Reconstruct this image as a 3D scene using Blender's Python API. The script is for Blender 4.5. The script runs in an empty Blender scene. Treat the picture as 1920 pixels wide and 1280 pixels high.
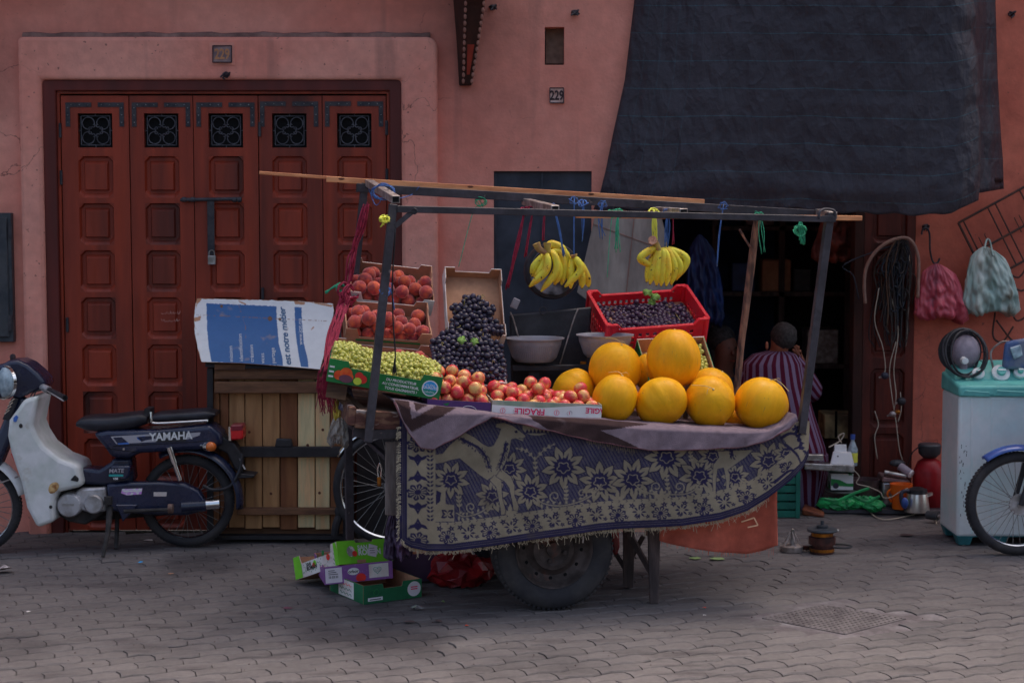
import bpy, bmesh, math, random
import numpy as np
from mathutils import Vector, Matrix

random.seed(7)
SC = bpy.context.scene
COL = SC.collection
R = math.radians

# ------------------------------------------------------------------ camera
FPX = 3330.0                      # focal length in photograph pixels (1920 wide)
CAMH = 1.89
PITCH = math.atan(268.0 / FPX)
cam_data = bpy.data.cameras.new('camera')
cam_data.sensor_width = 36.0
cam_data.lens = FPX / 1920.0 * 36.0
cam_data.clip_end = 300
cam_data.dof.use_dof = True
cam_data.dof.focus_distance = 8.1
cam_data.dof.aperture_fstop = 4.5
cam = bpy.data.objects.new('camera', cam_data)
COL.objects.link(cam)
cam.location = (0, 0, CAMH)
cam.rotation_euler = (math.pi / 2 - PITCH, 0, 0)
SC.camera = cam

# ------------------------------------------------------------------ light
SUN_EL, SUN_AZ = R(62), R(150)    # the sun stands behind the building: the street front is in open shade
world = bpy.data.worlds.new('World')
SC.world = world
world.use_nodes = True
wn = world.node_tree.nodes
wl = world.node_tree.links
bg = wn['Background']
sky = wn.new('ShaderNodeTexSky')
sky.sky_type = 'NISHITA'
sky.sun_disc = False
sky.sun_elevation = SUN_EL
sky.sun_rotation = math.pi - SUN_AZ
sky.air_density = 1.0
sky.dust_density = 8.0
sky.ozone_density = 0.0
wl.new(sky.outputs[0], bg.inputs[0])
bg.inputs[1].default_value = 0.10
sun_data = bpy.data.lights.new('sun', 'SUN')
sun_data.energy = 0.5
sun_data.angle = R(50)
sun_data.color = (1.0, 0.95, 0.9)
sun = bpy.data.objects.new('sun', sun_data)
COL.objects.link(sun)
sdir = Vector((math.sin(SUN_AZ) * math.cos(SUN_EL), -math.cos(SUN_AZ) * math.cos(SUN_EL), math.sin(SUN_EL)))
sun.location = sdir * 30
sun.rotation_euler = sdir.to_track_quat('Z', 'Y').to_euler()
SC.view_settings.view_transform = 'Standard'
SC.view_settings.look = 'None'
SC.view_settings.exposure = 1.32
SC.view_settings.gamma = 1.0
SC.cycles.max_bounces = 6
SC.cycles.transparent_max_bounces = 8

# ------------------------------------------------------------------ measuring
CP, SP = math.cos(PITCH), math.sin(PITCH)
def P(px, py, Y):
    """world point at depth Y that a tape-measure reading (px,py) of the photograph gives"""
    xc = (px - 960.0) / FPX
    yc = -(py - 640.0) / FPX
    d = (xc, CP + yc * SP, yc * CP - SP)
    t = Y / d[1]
    return Vector((d[0] * t, Y, CAMH + d[2] * t))
def G(px, py):
    """point on the ground"""
    xc = (px - 960.0) / FPX
    yc = -(py - 640.0) / FPX
    d = (xc, CP + yc * SP, yc * CP - SP)
    t = -CAMH / d[2]
    return Vector((d[0] * t, d[1] * t, 0))
def mpp(Y):
    return Y / FPX * 1.0

# ------------------------------------------------------------------ colour
def lin(c):
    c = c / 255.0
    return c / 12.92 if c <= 0.04045 else ((c + 0.055) / 1.055) ** 2.4
def C(r, g, b, k=1.75):
    return tuple(min(0.85, lin(v) * k) for v in (r, g, b))

# ------------------------------------------------------------------ materials
MATS = {}
TONE = {'concrete_paver': .64, 'cover_iron': .68, 'cover_concrete': .66, 'joint_sand': .7, 'red_door_paint': .98, 'door_frame_paint': .92, 'rug_weave': .80, 'tyre_rubber': .62, 'navy_paint': .7,
        'fleece_blanket': .68, 'grey_painted_steel': .8, 'orange_plaster': .92, 'black_vinyl': .7, 'black_plastic': .7, 'orange_mat': .82, 'scale_black': .7, 'shutter_metal': .74, 'meter_box_metal': .75,
        'tarred_steel': .7, 'red_film': .55, 'dirty_steel_rim': .75, 'brown_door_paint': .75, 'pink_plaster': 1.0, 'black_iron': .8, 'beige_sheet': .8, 'green_grape': .92, 'corbel_wood': .7, 'box_frame_wood': .8,
        'weathered_wood': .85, 'red_metal': .75, 'teal_plastic': .95, 'dark_teal_plastic': .8, 'cart_plank': .75, 'worn_painted_wood': .85, 'pink_bag': .82, 'white_bag': .85, 'peach_skin': .92, 'red_rope': .85}
def mat(name, col, rough=0.6, col2=None, mscale=3.0, lo=0.4, hi=0.6, var=0.12, vscale=25.0, rnd=0.0,
        bump=0.0, bscale=80.0, metal=0.0, coat=0.0, spec=0.4, space='Object', stretch=(1, 1, 1), sheen=0.0,
        vcol=False, trans=0.0, alpha=1.0, seed=True, rvar=0.0, emit=None, bump2=0.0, bscale2=3.0, detail=4.0,
        col3=None, m3scale=1.0, lo3=0.55, hi3=0.75, sss=0.0,
        col4=None, s4=(7, 7, .5), lo4=.6, hi4=.75, crack=None):
    if name in MATS:
        return MATS[name]
    tn = TONE.get(name, 1.0)
    if tn != 1.0:
        col, col2, col3, col4 = (None if q is None else tuple(v * tn for v in q) for q in (col, col2, col3, col4))
    m = bpy.data.materials.new(name)
    m.use_nodes = True
    N, L = m.node_tree.nodes, m.node_tree.links
    b = N['Principled BSDF']
    if space == 'World':
        vec = N.new('ShaderNodeNewGeometry').outputs['Position']
    else:
        vec = N.new('ShaderNodeTexCoord').outputs['Object']
    oi = N.new('ShaderNodeObjectInfo')
    if seed and space != 'World':
        a = N.new('ShaderNodeVectorMath'); a.operation = 'MULTIPLY_ADD'
        cx = N.new('ShaderNodeCombineXYZ')
        mu = N.new('ShaderNodeMath'); mu.operation = 'MULTIPLY'; mu.inputs[1].default_value = 37.0
        L.new(oi.outputs['Random'], mu.inputs[0])
        for i in range(3):
            L.new(mu.outputs[0], cx.inputs[i])
        a.inputs[1].default_value = (1, 1, 1)
        L.new(vec, a.inputs[0]); L.new(cx.outputs[0], a.inputs[2])
        vec = a.outputs[0]
    if tuple(stretch) != (1, 1, 1):
        s = N.new('ShaderNodeVectorMath'); s.operation = 'MULTIPLY'; s.inputs[1].default_value = stretch
        L.new(vec, s.inputs[0]); vec = s.outputs[0]
    def noise(scale, det=detail, rough_=0.55):
        n = N.new('ShaderNodeTexNoise')
        n.inputs['Scale'].default_value = scale; n.inputs['Detail'].default_value = det
        n.inputs['Roughness'].default_value = rough_
        L.new(vec, n.inputs['Vector'])
        return n.outputs[0]
    def mixrgb(fac, a, bb, mode='MIX'):
        x = N.new('ShaderNodeMix'); x.data_type = 'RGBA'; x.blend_type = mode
        if isinstance(fac, (int, float)): x.inputs[0].default_value = fac
        else: L.new(fac, x.inputs[0])
        for sock, v in ((6, a), (7, bb)):
            if isinstance(v, tuple): x.inputs[sock].default_value = tuple(v) + (1,) * (4 - len(v))
            else: L.new(v, x.inputs[sock])
        return x.outputs[2]
    def ramp(v, lo_, hi_, a=0.0, bb=1.0):
        r = N.new('ShaderNodeMapRange'); r.clamp = True
        r.inputs[1].default_value = lo_; r.inputs[2].default_value = hi_
        r.inputs[3].default_value = a; r.inputs[4].default_value = bb
        L.new(v, r.inputs[0]); return r.outputs[0]
    if vcol:
        at = N.new('ShaderNodeAttribute'); at.attribute_name = 'Col'
        c = at.outputs['Color'] if tn == 1.0 else mixrgb(1.0, at.outputs['Color'], (tn, tn, tn, 1), 'MULTIPLY')
    else:
        c = tuple(col) + (1,)
    if col2 is not None:
        c = mixrgb(ramp(noise(mscale), lo, hi), c, tuple(col2) + (1,))
    if col3 is not None:
        c = mixrgb(ramp(noise(m3scale), lo3, hi3), c, tuple(col3) + (1,))
    if col4 is not None:                      # drips and streaks
        sv = N.new('ShaderNodeVectorMath'); sv.operation = 'MULTIPLY'; sv.inputs[1].default_value = s4
        L.new(vec, sv.inputs[0])
        n4 = N.new('ShaderNodeTexNoise'); n4.inputs['Scale'].default_value = 1.0; n4.inputs['Detail'].default_value = 6
        L.new(sv.outputs[0], n4.inputs['Vector'])
        c = mixrgb(ramp(n4.outputs[0], lo4, hi4, 0, .8), c, tuple(col4) + (1,))
    if crack is not None:                     # hairline cracks and pits
        vo = N.new('ShaderNodeTexVoronoi'); vo.feature = 'DISTANCE_TO_EDGE'; vo.inputs['Scale'].default_value = 1.6
        dn = N.new('ShaderNodeTexNoise'); dn.inputs['Scale'].default_value = 2.5; dn.inputs['Detail'].default_value = 6
        L.new(vec, dn.inputs['Vector'])
        ad = N.new('ShaderNodeVectorMath'); ad.operation = 'MULTIPLY_ADD'; ad.inputs[1].default_value = (.9, .9, .9)
        L.new(dn.outputs['Color'], ad.inputs[0]); L.new(vec, ad.inputs[2]); L.new(ad.outputs[0], vo.inputs['Vector'])
        line = ramp(vo.outputs['Distance'], 0.0, .006, 1, 0)
        gate = ramp(noise(1.2), .52, .6)
        mm = N.new('ShaderNodeMath'); mm.operation = 'MULTIPLY'; L.new(line, mm.inputs[0]); L.new(gate, mm.inputs[1])
        pit = ramp(noise(38, 2.0), .70, .74, 0, .7)
        mx_ = N.new('ShaderNodeMath'); mx_.operation = 'MAXIMUM'; L.new(mm.outputs[0], mx_.inputs[0]); L.new(pit, mx_.inputs[1])
        c = mixrgb(mx_.outputs[0], c, tuple(crack) + (1,))
    if var > 0:
        v = ramp(noise(vscale), 0.25, 0.75, 1 - var, 1 + var)
        cc = N.new('ShaderNodeCombineColor')
        for i in range(3): L.new(v, cc.inputs[i])
        c = mixrgb(1.0, c, cc.outputs[0], 'MULTIPLY')
    if rnd > 0:
        v = ramp(oi.outputs['Random'], 0, 1, 1 - rnd, 1 + rnd)
        cc = N.new('ShaderNodeCombineColor')
        for i in range(3): L.new(v, cc.inputs[i])
        c = mixrgb(1.0, c, cc.outputs[0], 'MULTIPLY')
    if isinstance(c, tuple): b.inputs['Base Color'].default_value = c
    else: L.new(c, b.inputs['Base Color'])
    b.inputs['Roughness'].default_value = rough
    if rvar > 0:
        L.new(ramp(noise(vscale * 0.6), 0.3, 0.7, max(0.03, rough - rvar), min(1, rough + rvar)), b.inputs['Roughness'])
    b.inputs['Metallic'].default_value = metal
    b.inputs['Specular IOR Level'].default_value = spec
    b.inputs['Coat Weight'].default_value = coat
    b.inputs['Coat Roughness'].default_value = 0.15
    b.inputs['Sheen Weight'].default_value = sheen
    b.inputs['Transmission Weight'].default_value = trans
    b.inputs['Alpha'].default_value = alpha
    if sss > 0:
        b.inputs['Subsurface Weight'].default_value = sss
        b.inputs['Subsurface Radius'].default_value = (0.01, 0.006, 0.003)
        b.inputs['Subsurface Scale'].default_value = 0.5
    if bump > 0:
        bn = N.new('ShaderNodeBump'); bn.inputs['Strength'].default_value = bump
        bn.inputs['Distance'].default_value = 0.01
        L.new(noise(bscale), bn.inputs['Height'])
        if bump2 > 0:
            b2 = N.new('ShaderNodeBump'); b2.inputs['Strength'].default_value = bump2
            b2.inputs['Distance'].default_value = 0.1
            L.new(noise(bscale2, 2.0), b2.inputs['Height'])
            L.new(b2.outputs[0], bn.inputs['Normal'])
        L.new(bn.outputs[0], b.inputs['Normal'])
    MATS[name] = m
    return m

# ------------------------------------------------------------------ mesh building
class MB:
    def __init__(self):
        self.v, self.f = [], []
    def add(self, vs, fs):
        o = len(self.v)
        self.v += [tuple(x) for x in vs]
        self.f += [tuple(i + o for i in q) for q in fs]
        return self
    def hexa(self, p):                       # 8 corners: bottom 0-3, top 4-7
        return self.add(p, [(3, 2, 1, 0), (4, 5, 6, 7), (0, 1, 5, 4), (1, 2, 6, 5), (2, 3, 7, 6), (3, 0, 4, 7)])
    def box(self, c, s, rot=None):
        x, y, z = (k / 2 for k in s)
        pts = [Vector(q) for q in ((-x, -y, -z), (x, -y, -z), (x, y, -z), (-x, y, -z), (-x, -y, z), (x, -y, z), (x, y, z), (-x, y, z))]
        if rot is not None: pts = [rot @ q for q in pts]
        return self.hexa([q + Vector(c) for q in pts])
    def span(self, a, b):
        a, b = Vector(a), Vector(b)
        return self.box((a + b) / 2, [abs(b[i] - a[i]) for i in range(3)])
    def bar(self, p0, p1, w, h, up=(0, 0, 1)):
        p0, p1 = Vector(p0), Vector(p1)
        d = (p1 - p0).normalized()
        s = d.cross(Vector(up))
        if s.length < 1e-4: s = d.cross(Vector((1, 0, 0)))
        s.normalize(); u = s.cross(d).normalized()
        s *= w / 2; u *= h / 2
        return self.hexa([p0 - s - u, p0 + s - u, p1 + s - u, p1 - s - u, p0 - s + u, p0 + s + u, p1 + s + u, p1 - s + u])
    def tube(self, pts, r, n=8, closed=False, cap=True, flat=1.0):
        pts = [Vector(p) for p in pts]
        m = len(pts)
        rs = [r] * m if not hasattr(r, '__len__') else list(r)
        tan = []
        for i in range(m):
            a = pts[(i - 1) % m] if (closed or i > 0) else pts[i]
            b = pts[(i + 1) % m] if (closed or i < m - 1) else pts[i]
            t = b - a
            tan.append(t.normalized() if t.length > 1e-9 else Vector((0, 0, 1)))
        ref = Vector((0, 0, 1)) if abs(tan[0].z) < 0.9 else Vector((1, 0, 0))
        nrm = (ref - tan[0] * ref.dot(tan[0])).normalized()
        vs = []
        for i in range(m):
            nrm = (nrm - tan[i] * nrm.dot(tan[i]))
            if nrm.length < 1e-6: nrm = tan[i].orthogonal()
            nrm.normalize()
            bn = tan[i].cross(nrm)
            for k in range(n):
                a = 2 * math.pi * k / n
                vs.append(pts[i] + (nrm * math.cos(a) + bn * math.sin(a) * flat) * rs[i])
        fs = []
        for i in range(m if closed else m - 1):
            j = (i + 1) % m
            for k in range(n):
                l = (k + 1) % n
                fs.append((i * n + k, i * n + l, j * n + l, j * n + k))
        if cap and not closed:
            fs.append(tuple(range(n))[::-1]); fs.append(tuple((m - 1) * n + k for k in range(n)))
        return self.add(vs, fs)
    def lathe(self, prof, o, ax=(0, 0, 1), n=20, sx=1.0, sy=1.0, close=False):
        """prof: (radius, height) list round axis ax through o"""
        ax = Vector(ax).normalized()
        a = ax.orthogonal().normalized() if abs(ax.z) < 0.99 else Vector((1, 0, 0))
        b = ax.cross(a)
        o = Vector(o)
        m = len(prof)
        vs = []
        for r_, h in prof:
            for k in range(n):
                t = 2 * math.pi * k / n
                vs.append(o + ax * h + a * (math.cos(t) * r_ * sx) + b * (math.sin(t) * r_ * sy))
        fs = []
        for i in range(m if close else m - 1):
            j = (i + 1) % m
            for k in range(n):
                l = (k + 1) % n
                fs.append((i * n + k, i * n + l, j * n + l, j * n + k))
        if not close:
            if prof[0][0] > 1e-5: fs.append(tuple(range(n))[::-1])
            if prof[-1][0] > 1e-5: fs.append(tuple((m - 1) * n + k for k in range(n)))
        return self.add(vs, fs)
    def torus(self, c, Rm, rm, ax=(0, 1, 0), n=48, k=10, flat=1.0):
        return self.lathe([(Rm + rm * math.cos(2 * math.pi * i / k), flat * rm * math.sin(2 * math.pi * i / k)) for i in range(k)], c, ax, n, close=True)
    def ball(self, c, r, nu=12, nv=8, rot=None):
        if not hasattr(r, '__len__'): r = (r, r, r)
        c = Vector(c); vs = []; fs = []
        for i in range(1, nv):
            t = math.pi * i / nv
            for k in range(nu):
                a = 2 * math.pi * k / nu
                q = Vector((r[0] * math.sin(t) * math.cos(a), r[1] * math.sin(t) * math.sin(a), r[2] * math.cos(t)))
                vs.append((rot @ q if rot else q) + c)
        top = Vector((0, 0, r[2])); bot = Vector((0, 0, -r[2]))
        vs.append((rot @ top if rot else top) + c); vs.append((rot @ bot if rot else bot) + c)
        T, B = len(vs) - 2, len(vs) - 1
        for i in range(nv - 2):
            for k in range(nu):
                l = (k + 1) % nu
                fs.append((i * nu + k, (i + 1) * nu + k, (i + 1) * nu + l, i * nu + l))
        for k in range(nu):
            l = (k + 1) % nu
            fs.append((T, k, l)); fs.append((B, (nv - 2) * nu + l, (nv - 2) * nu + k))
        return self.add(vs, fs)
    def grid(self, fn, nu, nv, closeu=False):
        vs = []
        for j in range(nv):
            for i in range(nu):
                vs.append(fn(i / (nu if closeu else nu - 1), j / (nv - 1)))
        fs = []
        for j in range(nv - 1):
            for i in range(nu if closeu else nu - 1):
                k = (i + 1) % nu
                fs.append((j * nu + i, j * nu + k, (j + 1) * nu + k, (j + 1) * nu + i))
        return self.add(vs, fs)
    def prism(self, poly, d):
        """poly: world points in one plane; d: extrusion vector"""
        d = Vector(d); n = len(poly)
        vs = [Vector(p) for p in poly] + [Vector(p) + d for p in poly]
        fs = [tuple(range(n)), tuple(range(2 * n - 1, n - 1, -1))]
        fs += [(i, i + n, (i + 1) % n + n, (i + 1) % n) for i in range(n)]
        return self.add(vs, fs)
    def sheet(self, poly):
        return self.add(poly, [tuple(range(len(poly)))])
    def loft(self, rings, cap=True):
        n = len(rings[0]); vs = [p for r_ in rings for p in r_]; fs = []
        for i in range(len(rings) - 1):
            for k in range(n):
                l = (k + 1) % n
                fs.append((i * n + k, i * n + l, (i + 1) * n + l, (i + 1) * n + k))
        if cap:
            fs.append(tuple(range(n))[::-1]); fs.append(tuple((len(rings) - 1) * n + k for k in range(n)))
        return self.add(vs, fs)
    def mesh(self, name, smooth=False, fix=True, origin=(0, 0, 0)):
        me = bpy.data.meshes.new(name)
        o = Vector(origin)
        me.from_pydata([tuple(Vector(p) - o) for p in self.v] if o.length else self.v, [], self.f)
        if fix and len(me.polygons) < 60000:
            bm = bmesh.new(); bm.from_mesh(me)
            bmesh.ops.recalc_face_normals(bm, faces=bm.faces)
            bm.to_mesh(me); bm.free()
        if smooth:
            me.shade_smooth()
            if smooth is not True: me.set_sharp_from_angle(angle=R(smooth))
        return me
    def build(self, name, m, parent=None, smooth=False, bevel=0.0, seg=1, local=False, origin=None, fix=True):
        """verts are world positions unless local; a child is stored relative to its parent"""
        o = Vector((0, 0, 0))
        if parent is not None and not local:
            o = wloc(parent)
        if parent is None and origin is not None:
            o = Vector(origin)
        me = self.mesh(name, smooth, fix, o)
        me.materials.append(m)
        ob = bpy.data.objects.new(name, me)
        COL.objects.link(ob)
        if parent is not None: ob.parent = parent
        elif origin is not None: ob.location = o
        if bevel > 0:
            md = ob.modifiers.new('bevel', 'BEVEL'); md.width = bevel; md.segments = seg
            md.limit_method = 'ANGLE'; md.angle_limit = R(40)
            if not smooth and seg > 1:
                me.shade_smooth(); me.set_sharp_from_angle(angle=R(50))
        return ob

def wloc(o):
    v = Vector((0, 0, 0))
    while o is not None:
        v += o.location; o = o.parent
    return v

def tag(o, label=None, cat=None, group=None, kind=None):
    if label: o['label'] = label
    if cat: o['category'] = cat
    if group: o['group'] = group
    if kind: o['kind'] = kind
    return o
def thing(name, label, cat, loc=(0, 0, 0), group=None):
    o = bpy.data.objects.new(name, None)
    o.empty_display_size = 0.1
    COL.objects.link(o); o.location = loc
    return tag(o, label, cat, group)
def thing_m(name, label, cat, M4, group=None):
    o = thing(name, label, cat, M4.to_translation(), group)
    o.rotation_euler = M4.to_euler()
    return o
def inst(name, me, parent=None, loc=(0, 0, 0), rot=(0, 0, 0), scale=(1, 1, 1)):
    o = bpy.data.objects.new(name, me)
    COL.objects.link(o); o.parent = parent
    o.location = loc; o.rotation_euler = rot; o.scale = scale
    return o
def frame(L, Rr, tilt=0.0):
    """box frame: origin L, x towards Rr, back raised by tilt degrees"""
    x = (Rr - L).normalized()
    y = Vector((0, math.cos(R(tilt)), math.sin(R(tilt))))
    y = (y - x * y.dot(x)).normalized()
    z = x.cross(y)
    M = Matrix((x, y, z)).transposed().to_4x4()
    M.translation = L
    return M, (Rr - L).length
def frame3(c, b, a):
    x = (b - c).normalized(); y = a - c
    y = (y - x * y.dot(x)).normalized(); z = x.cross(y)
    M = Matrix((x, y, z)).transposed().to_4x4(); M.translation = c
    return M
def interp(tab, x):
    return float(np.interp(x, [t[0] for t in tab], [t[1] for t in tab]))
def smooth_path(pts, k=6):
    """Catmull-Rom through pts"""
    pts = [Vector(p) for p in pts]
    q = [pts[0] * 2 - pts[1]] + pts + [pts[-1] * 2 - pts[-2]]
    out = []
    for i in range(1, len(q) - 2):
        for j in range(k):
            t = j / k
            a, b, c, d = q[i - 1], q[i], q[i + 1], q[i + 2]
            out.append(0.5 * ((2 * b) + (c - a) * t + (2 * a - 5 * b + 4 * c - d) * t * t + (3 * b - a - 3 * c + d) * t ** 3))
    out.append(pts[-1])
    return out

_fonts = {}
def text_geo(s, h=1.0, bold=0.0, align='LEFT', shear=0.0, space=1.0):
    """flat letter geometry in x/y, cap height about h*0.7"""
    cu = bpy.data.curves.new('t', 'FONT')
    cu.body = s; cu.size = h; cu.offset = bold; cu.align_x = align; cu.shear = shear; cu.space_character = space
    cu.resolution_u = 3
    o = bpy.data.objects.new('t', cu); COL.objects.link(o)
    dg = bpy.context.evaluated_depsgraph_get()
    me = bpy.data.meshes.new_from_object(o.evaluated_get(dg))
    vs = [v.co.copy() for v in me.vertices]; fs = [tuple(p.vertices) for p in me.polygons]
    bpy.data.objects.remove(o); bpy.data.curves.remove(cu); bpy.data.meshes.remove(me)
    return vs, fs
def letters(name, s, fn, m, parent=None, h=1.0, local=False, **kw):
    vs, fs = text_geo(s, h, **kw)
    mb = MB().add([fn(v.x, v.y) for v in vs], fs)
    return mb.build(name, m, parent, local=local, fix=False)

def raster(canvas, x0, y0, res, poly, col):
    """fill a polygon (photo units) into canvas[h,w,3]; res = samples per unit"""
    H_, W_ = canvas.shape[:2]
    p = np.array([((a - x0) * res, (b - y0) * res) for a, b in poly])
    xa, xb = max(0, int(p[:, 0].min())), min(W_ - 1, int(p[:, 0].max()) + 1)
    ya, yb = max(0, int(p[:, 1].min())), min(H_ - 1, int(p[:, 1].max()) + 1)
    if xb < xa or yb < ya: return
    X, Y_ = np.meshgrid(np.arange(xa, xb + 1), np.arange(ya, yb + 1))
    ins = np.zeros(X.shape, bool)
    n = len(p)
    for i in range(n):
        ax, ay = p[i]; bx, by = p[(i + 1) % n]
        c = (ay > Y_) != (by > Y_)
        with np.errstate(divide='ignore', invalid='ignore'):
            xi = (bx - ax) * (Y_ - ay) / (by - ay if by != ay else 1e-9) + ax
        ins ^= c & (X < xi)
    sub = canvas[ya:yb + 1, xa:xb + 1]
    sub[ins] = col
def stroke_poly(pts, w):
    """ribbon polygon round a path; w scalar or (start,end)"""
    pts = [np.array(p, float) for p in pts]
    n = len(pts); a, b = [], []
    ws = np.linspace(w[0], w[1], n) if hasattr(w, '__len__') else [w] * n
    for i in range(n):
        t = pts[min(i + 1, n - 1)] - pts[max(i - 1, 0)]
        t /= (np.linalg.norm(t) + 1e-9)
        nn = np.array((-t[1], t[0])) * ws[i] / 2
        a.append(tuple(pts[i] + nn)); b.append(tuple(pts[i] - nn))
    return a + b[::-1]
def set_cols(ob, cols):
    me = ob.data
    at = me.color_attributes.new('Col', 'FLOAT_COLOR', 'POINT')
    c = np.ones((len(me.vertices), 4), np.float32); c[:, :3] = cols
    at.data.foreach_set('color', c.ravel())

def pack(n, r, W, D, front=0.0, seed=1, it=260, wall=0.0, top=None, g=(0, 0, -1), jr=0.08, spread=None):
    """settle n balls in a W x D tray (local, floor z=0); returns centres and radii"""
    rg = np.random.default_rng(seed)
    rad = r * (1 + jr * rg.uniform(-1, 1, n))
    a, b = (spread or ((0, W), (0, D)))
    p = np.stack([rg.uniform(a[0] + r, a[1] - r, n), rg.uniform(b[0] + r, b[1] - r, n), rg.uniform(r, r * 8, n)], 1)
    g = np.array(g, float); g /= np.linalg.norm(g)
    for k in range(it):
        p += g * (0.12 * r * (1 - 0.75 * k / it))
        for _ in range(2):
            d = p[:, None] - p[None]
            dist = np.sqrt((d ** 2).sum(2)) + 1e-9
            ov = np.clip(rad[:, None] + rad[None] - dist, 0, None); np.fill_diagonal(ov, 0)
            p += (d / dist[..., None] * (ov * 0.28)[..., None]).sum(1)
            p[:, 0] = np.clip(p[:, 0], rad, W - rad)
            p[:, 1] = np.clip(p[:, 1], rad, D - rad)
            p[:, 2] = np.maximum(p[:, 2], rad)
    return p, rad
# ================================================================== SETTING
YW = 10.0                                   # wall face
YS = 9.93                                   # door surround face
m_joint = mat('joint_sand', C(60, 55, 55), 0.95, col2=C(45, 42, 42), mscale=6, var=0.3, vscale=60, bump=0.6, bscale=200, space='World')
m_paver = mat('concrete_paver', C(106, 100, 99), 0.85, col2=C(88, 83, 84), mscale=1.3, lo=0.35, hi=0.7, var=0.14, vscale=40, rnd=0.10,
              col3=C(56, 51, 54), m3scale=0.9, lo3=0.54, hi3=0.72, col4=C(66, 60, 62), s4=(2.2, 9, 1), lo4=.55, hi4=.72, bump=0.35, bscale=220, space='World', rvar=0.12)
g = MB().sheet([(-40, -30, -0.012), (40, -30, -0.012), (40, 40, -0.012), (-40, 40, -0.012)]).build('ground', m_joint)
tag(g, kind='structure')
pavement = bpy.data.objects.new('pavement', None); COL.objects.link(pavement); tag(pavement, kind='structure')

# zigzag interlocking block
def paver_mesh(name, seed):
    rg = random.Random(seed)
    l, w, a, gp = 0.186, 0.104, 0.012, 0.0045
    o = [(0, 0), (l * .25, a), (l * .5, 0), (l * .75, -a), (l, 0), (l + a * .7, w * .5), (l, w), (l * .75, w + a), (l * .5, w), (l * .25, w - a), (0, w), (a * .7, w * .5)]
    cx, cy = l / 2, w / 2
    def ring(k, z):
        out = []
        for x, y in o:
            dx, dy = x - cx, y - cy
            out.append((dx * (1 - k * .5 / (l / 2)) + rg.uniform(-.0008, .0008), dy * (1 - k * 1.75 / (w / 2)) + rg.uniform(-.0012, .0012), z + rg.uniform(-.0006, .0006)))
        return out
    mb = MB(); n = 12
    rings = [ring(gp / 2, -0.03), ring(gp / 2, -0.005), ring(gp / 2 + 0.004, 0)]
    mb.add([p for r_ in rings for p in r_], [(i * n + k, i * n + (k + 1) % n, (i + 1) * n + (k + 1) % n, (i + 1) * n + k) for i in range(2) for k in range(n)] + [tuple(2 * n + k for k in range(n))])
    return mb, l, w
pav = []
for s in range(6):
    mb, PL, PW = paver_mesh('paver', s)
    me = mb.mesh('paver'); me.materials.append(m_paver); pav.append((me, mb))
ANG = R(24)
ca, sa = math.cos(ANG), math.sin(ANG)
cover_c = G(1562, 1158)
spots = []
rg = random.Random(3)
for i in range(-70, 71):
    for j in range(-95, 96):
        u = (i + (0.5 if j % 2 else 0)) * PL; v = j * PW
        x, y = u * ca - v * sa, u * sa + v * ca + 8.0
        if not (-5.2 < x < 5.2 and 5.7 < y < (10.0 if x < .75 else 10.98)): continue
        d = Vector((x, y, 0)) - cover_c
        if abs(d.x) * 0.8 + abs(d.y) * .9 < 0.36: continue
        px = 960 + x / y * FPX
        vis = -60 < px < 1980 and y > 6.95
        spots.append((y + (0 if vis else 100), x, y))
spots.sort()
rest = MB()
for k, (key, x, y) in enumerate(spots):
    me, mb = pav[rg.randrange(6)]
    rot = ANG + rg.uniform(-.010, .010)
    z = rg.uniform(-0.0025, 0.001) - 0.004 * (math.sin(x * 1.9) * math.sin(y * 2.3) > 0.5)
    tx, ty = rg.uniform(-.007, .007), rg.uniform(-.005, .005)
    if k < 300:
        inst('paver', me, pavement, (x, y, z), (tx, ty, rot))
    else:
        M4 = Matrix.Translation((x, y, z)) @ Matrix.Rotation(rot, 4, 'Z') @ Matrix.Rotation(tx, 4, 'X')
        rest.add([M4 @ Vector(p) for p in mb.v], mb.f)
o = rest.build('pavers', m_paver, pavement, fix=False); tag(o, kind='stuff')
for p in o.data.polygons: p.use_smooth = False

# worn access cover let into a concrete collar
m_conc = mat('cover_concrete', C(122, 116, 118), 0.9, col2=C(92, 84, 86), mscale=5, var=0.2, vscale=50, bump=0.5, bscale=150, space='World')
m_iron_floor = mat('cover_iron', C(104, 97, 97), 0.8, col2=C(84, 77, 78), mscale=9, var=0.25, vscale=80, bump=0.3, space='World')
cov = thing('access_cover', 'worn square studded access cover set flush in the paving', 'manhole cover', cover_c)
q = [cover_c + Vector(p) for p in ((-0.62, 0.0, 0), (0.02, -0.55, 0), (0.62, 0.02, 0), (-0.02, 0.54, 0))]
MB().prism([p + Vector((0, 0, -0.02)) for p in q], (0, 0, 0.0145)).build('collar', m_conc, cov)
q2 = [cover_c + Vector(p) for p in ((-0.32, 0.01, 0), (0.0, -0.29, 0), (0.33, 0.0, 0), (0.0, 0.28, 0))]
MB().prism([p + Vector((0, 0, -0.02)) for p in q2], (0, 0, 0.0185)).build('plate', m_iron_floor, cov)
st = MB()
for i in range(15):
    for j in range(15):
        u, v = (i + .5) / 15, (j + .5) / 15
        p = q2[0] * (1 - u) * (1 - v) + q2[1] * u * (1 - v) + q2[2] * u * v + q2[3] * (1 - u) * v
        st.lathe([(0.0085, 0), (0.0065, 0.0035)], p + Vector((0, 0, -0.002)), n=5)
tag(st.build('studs', m_iron_floor, cov), kind='stuff')

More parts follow.
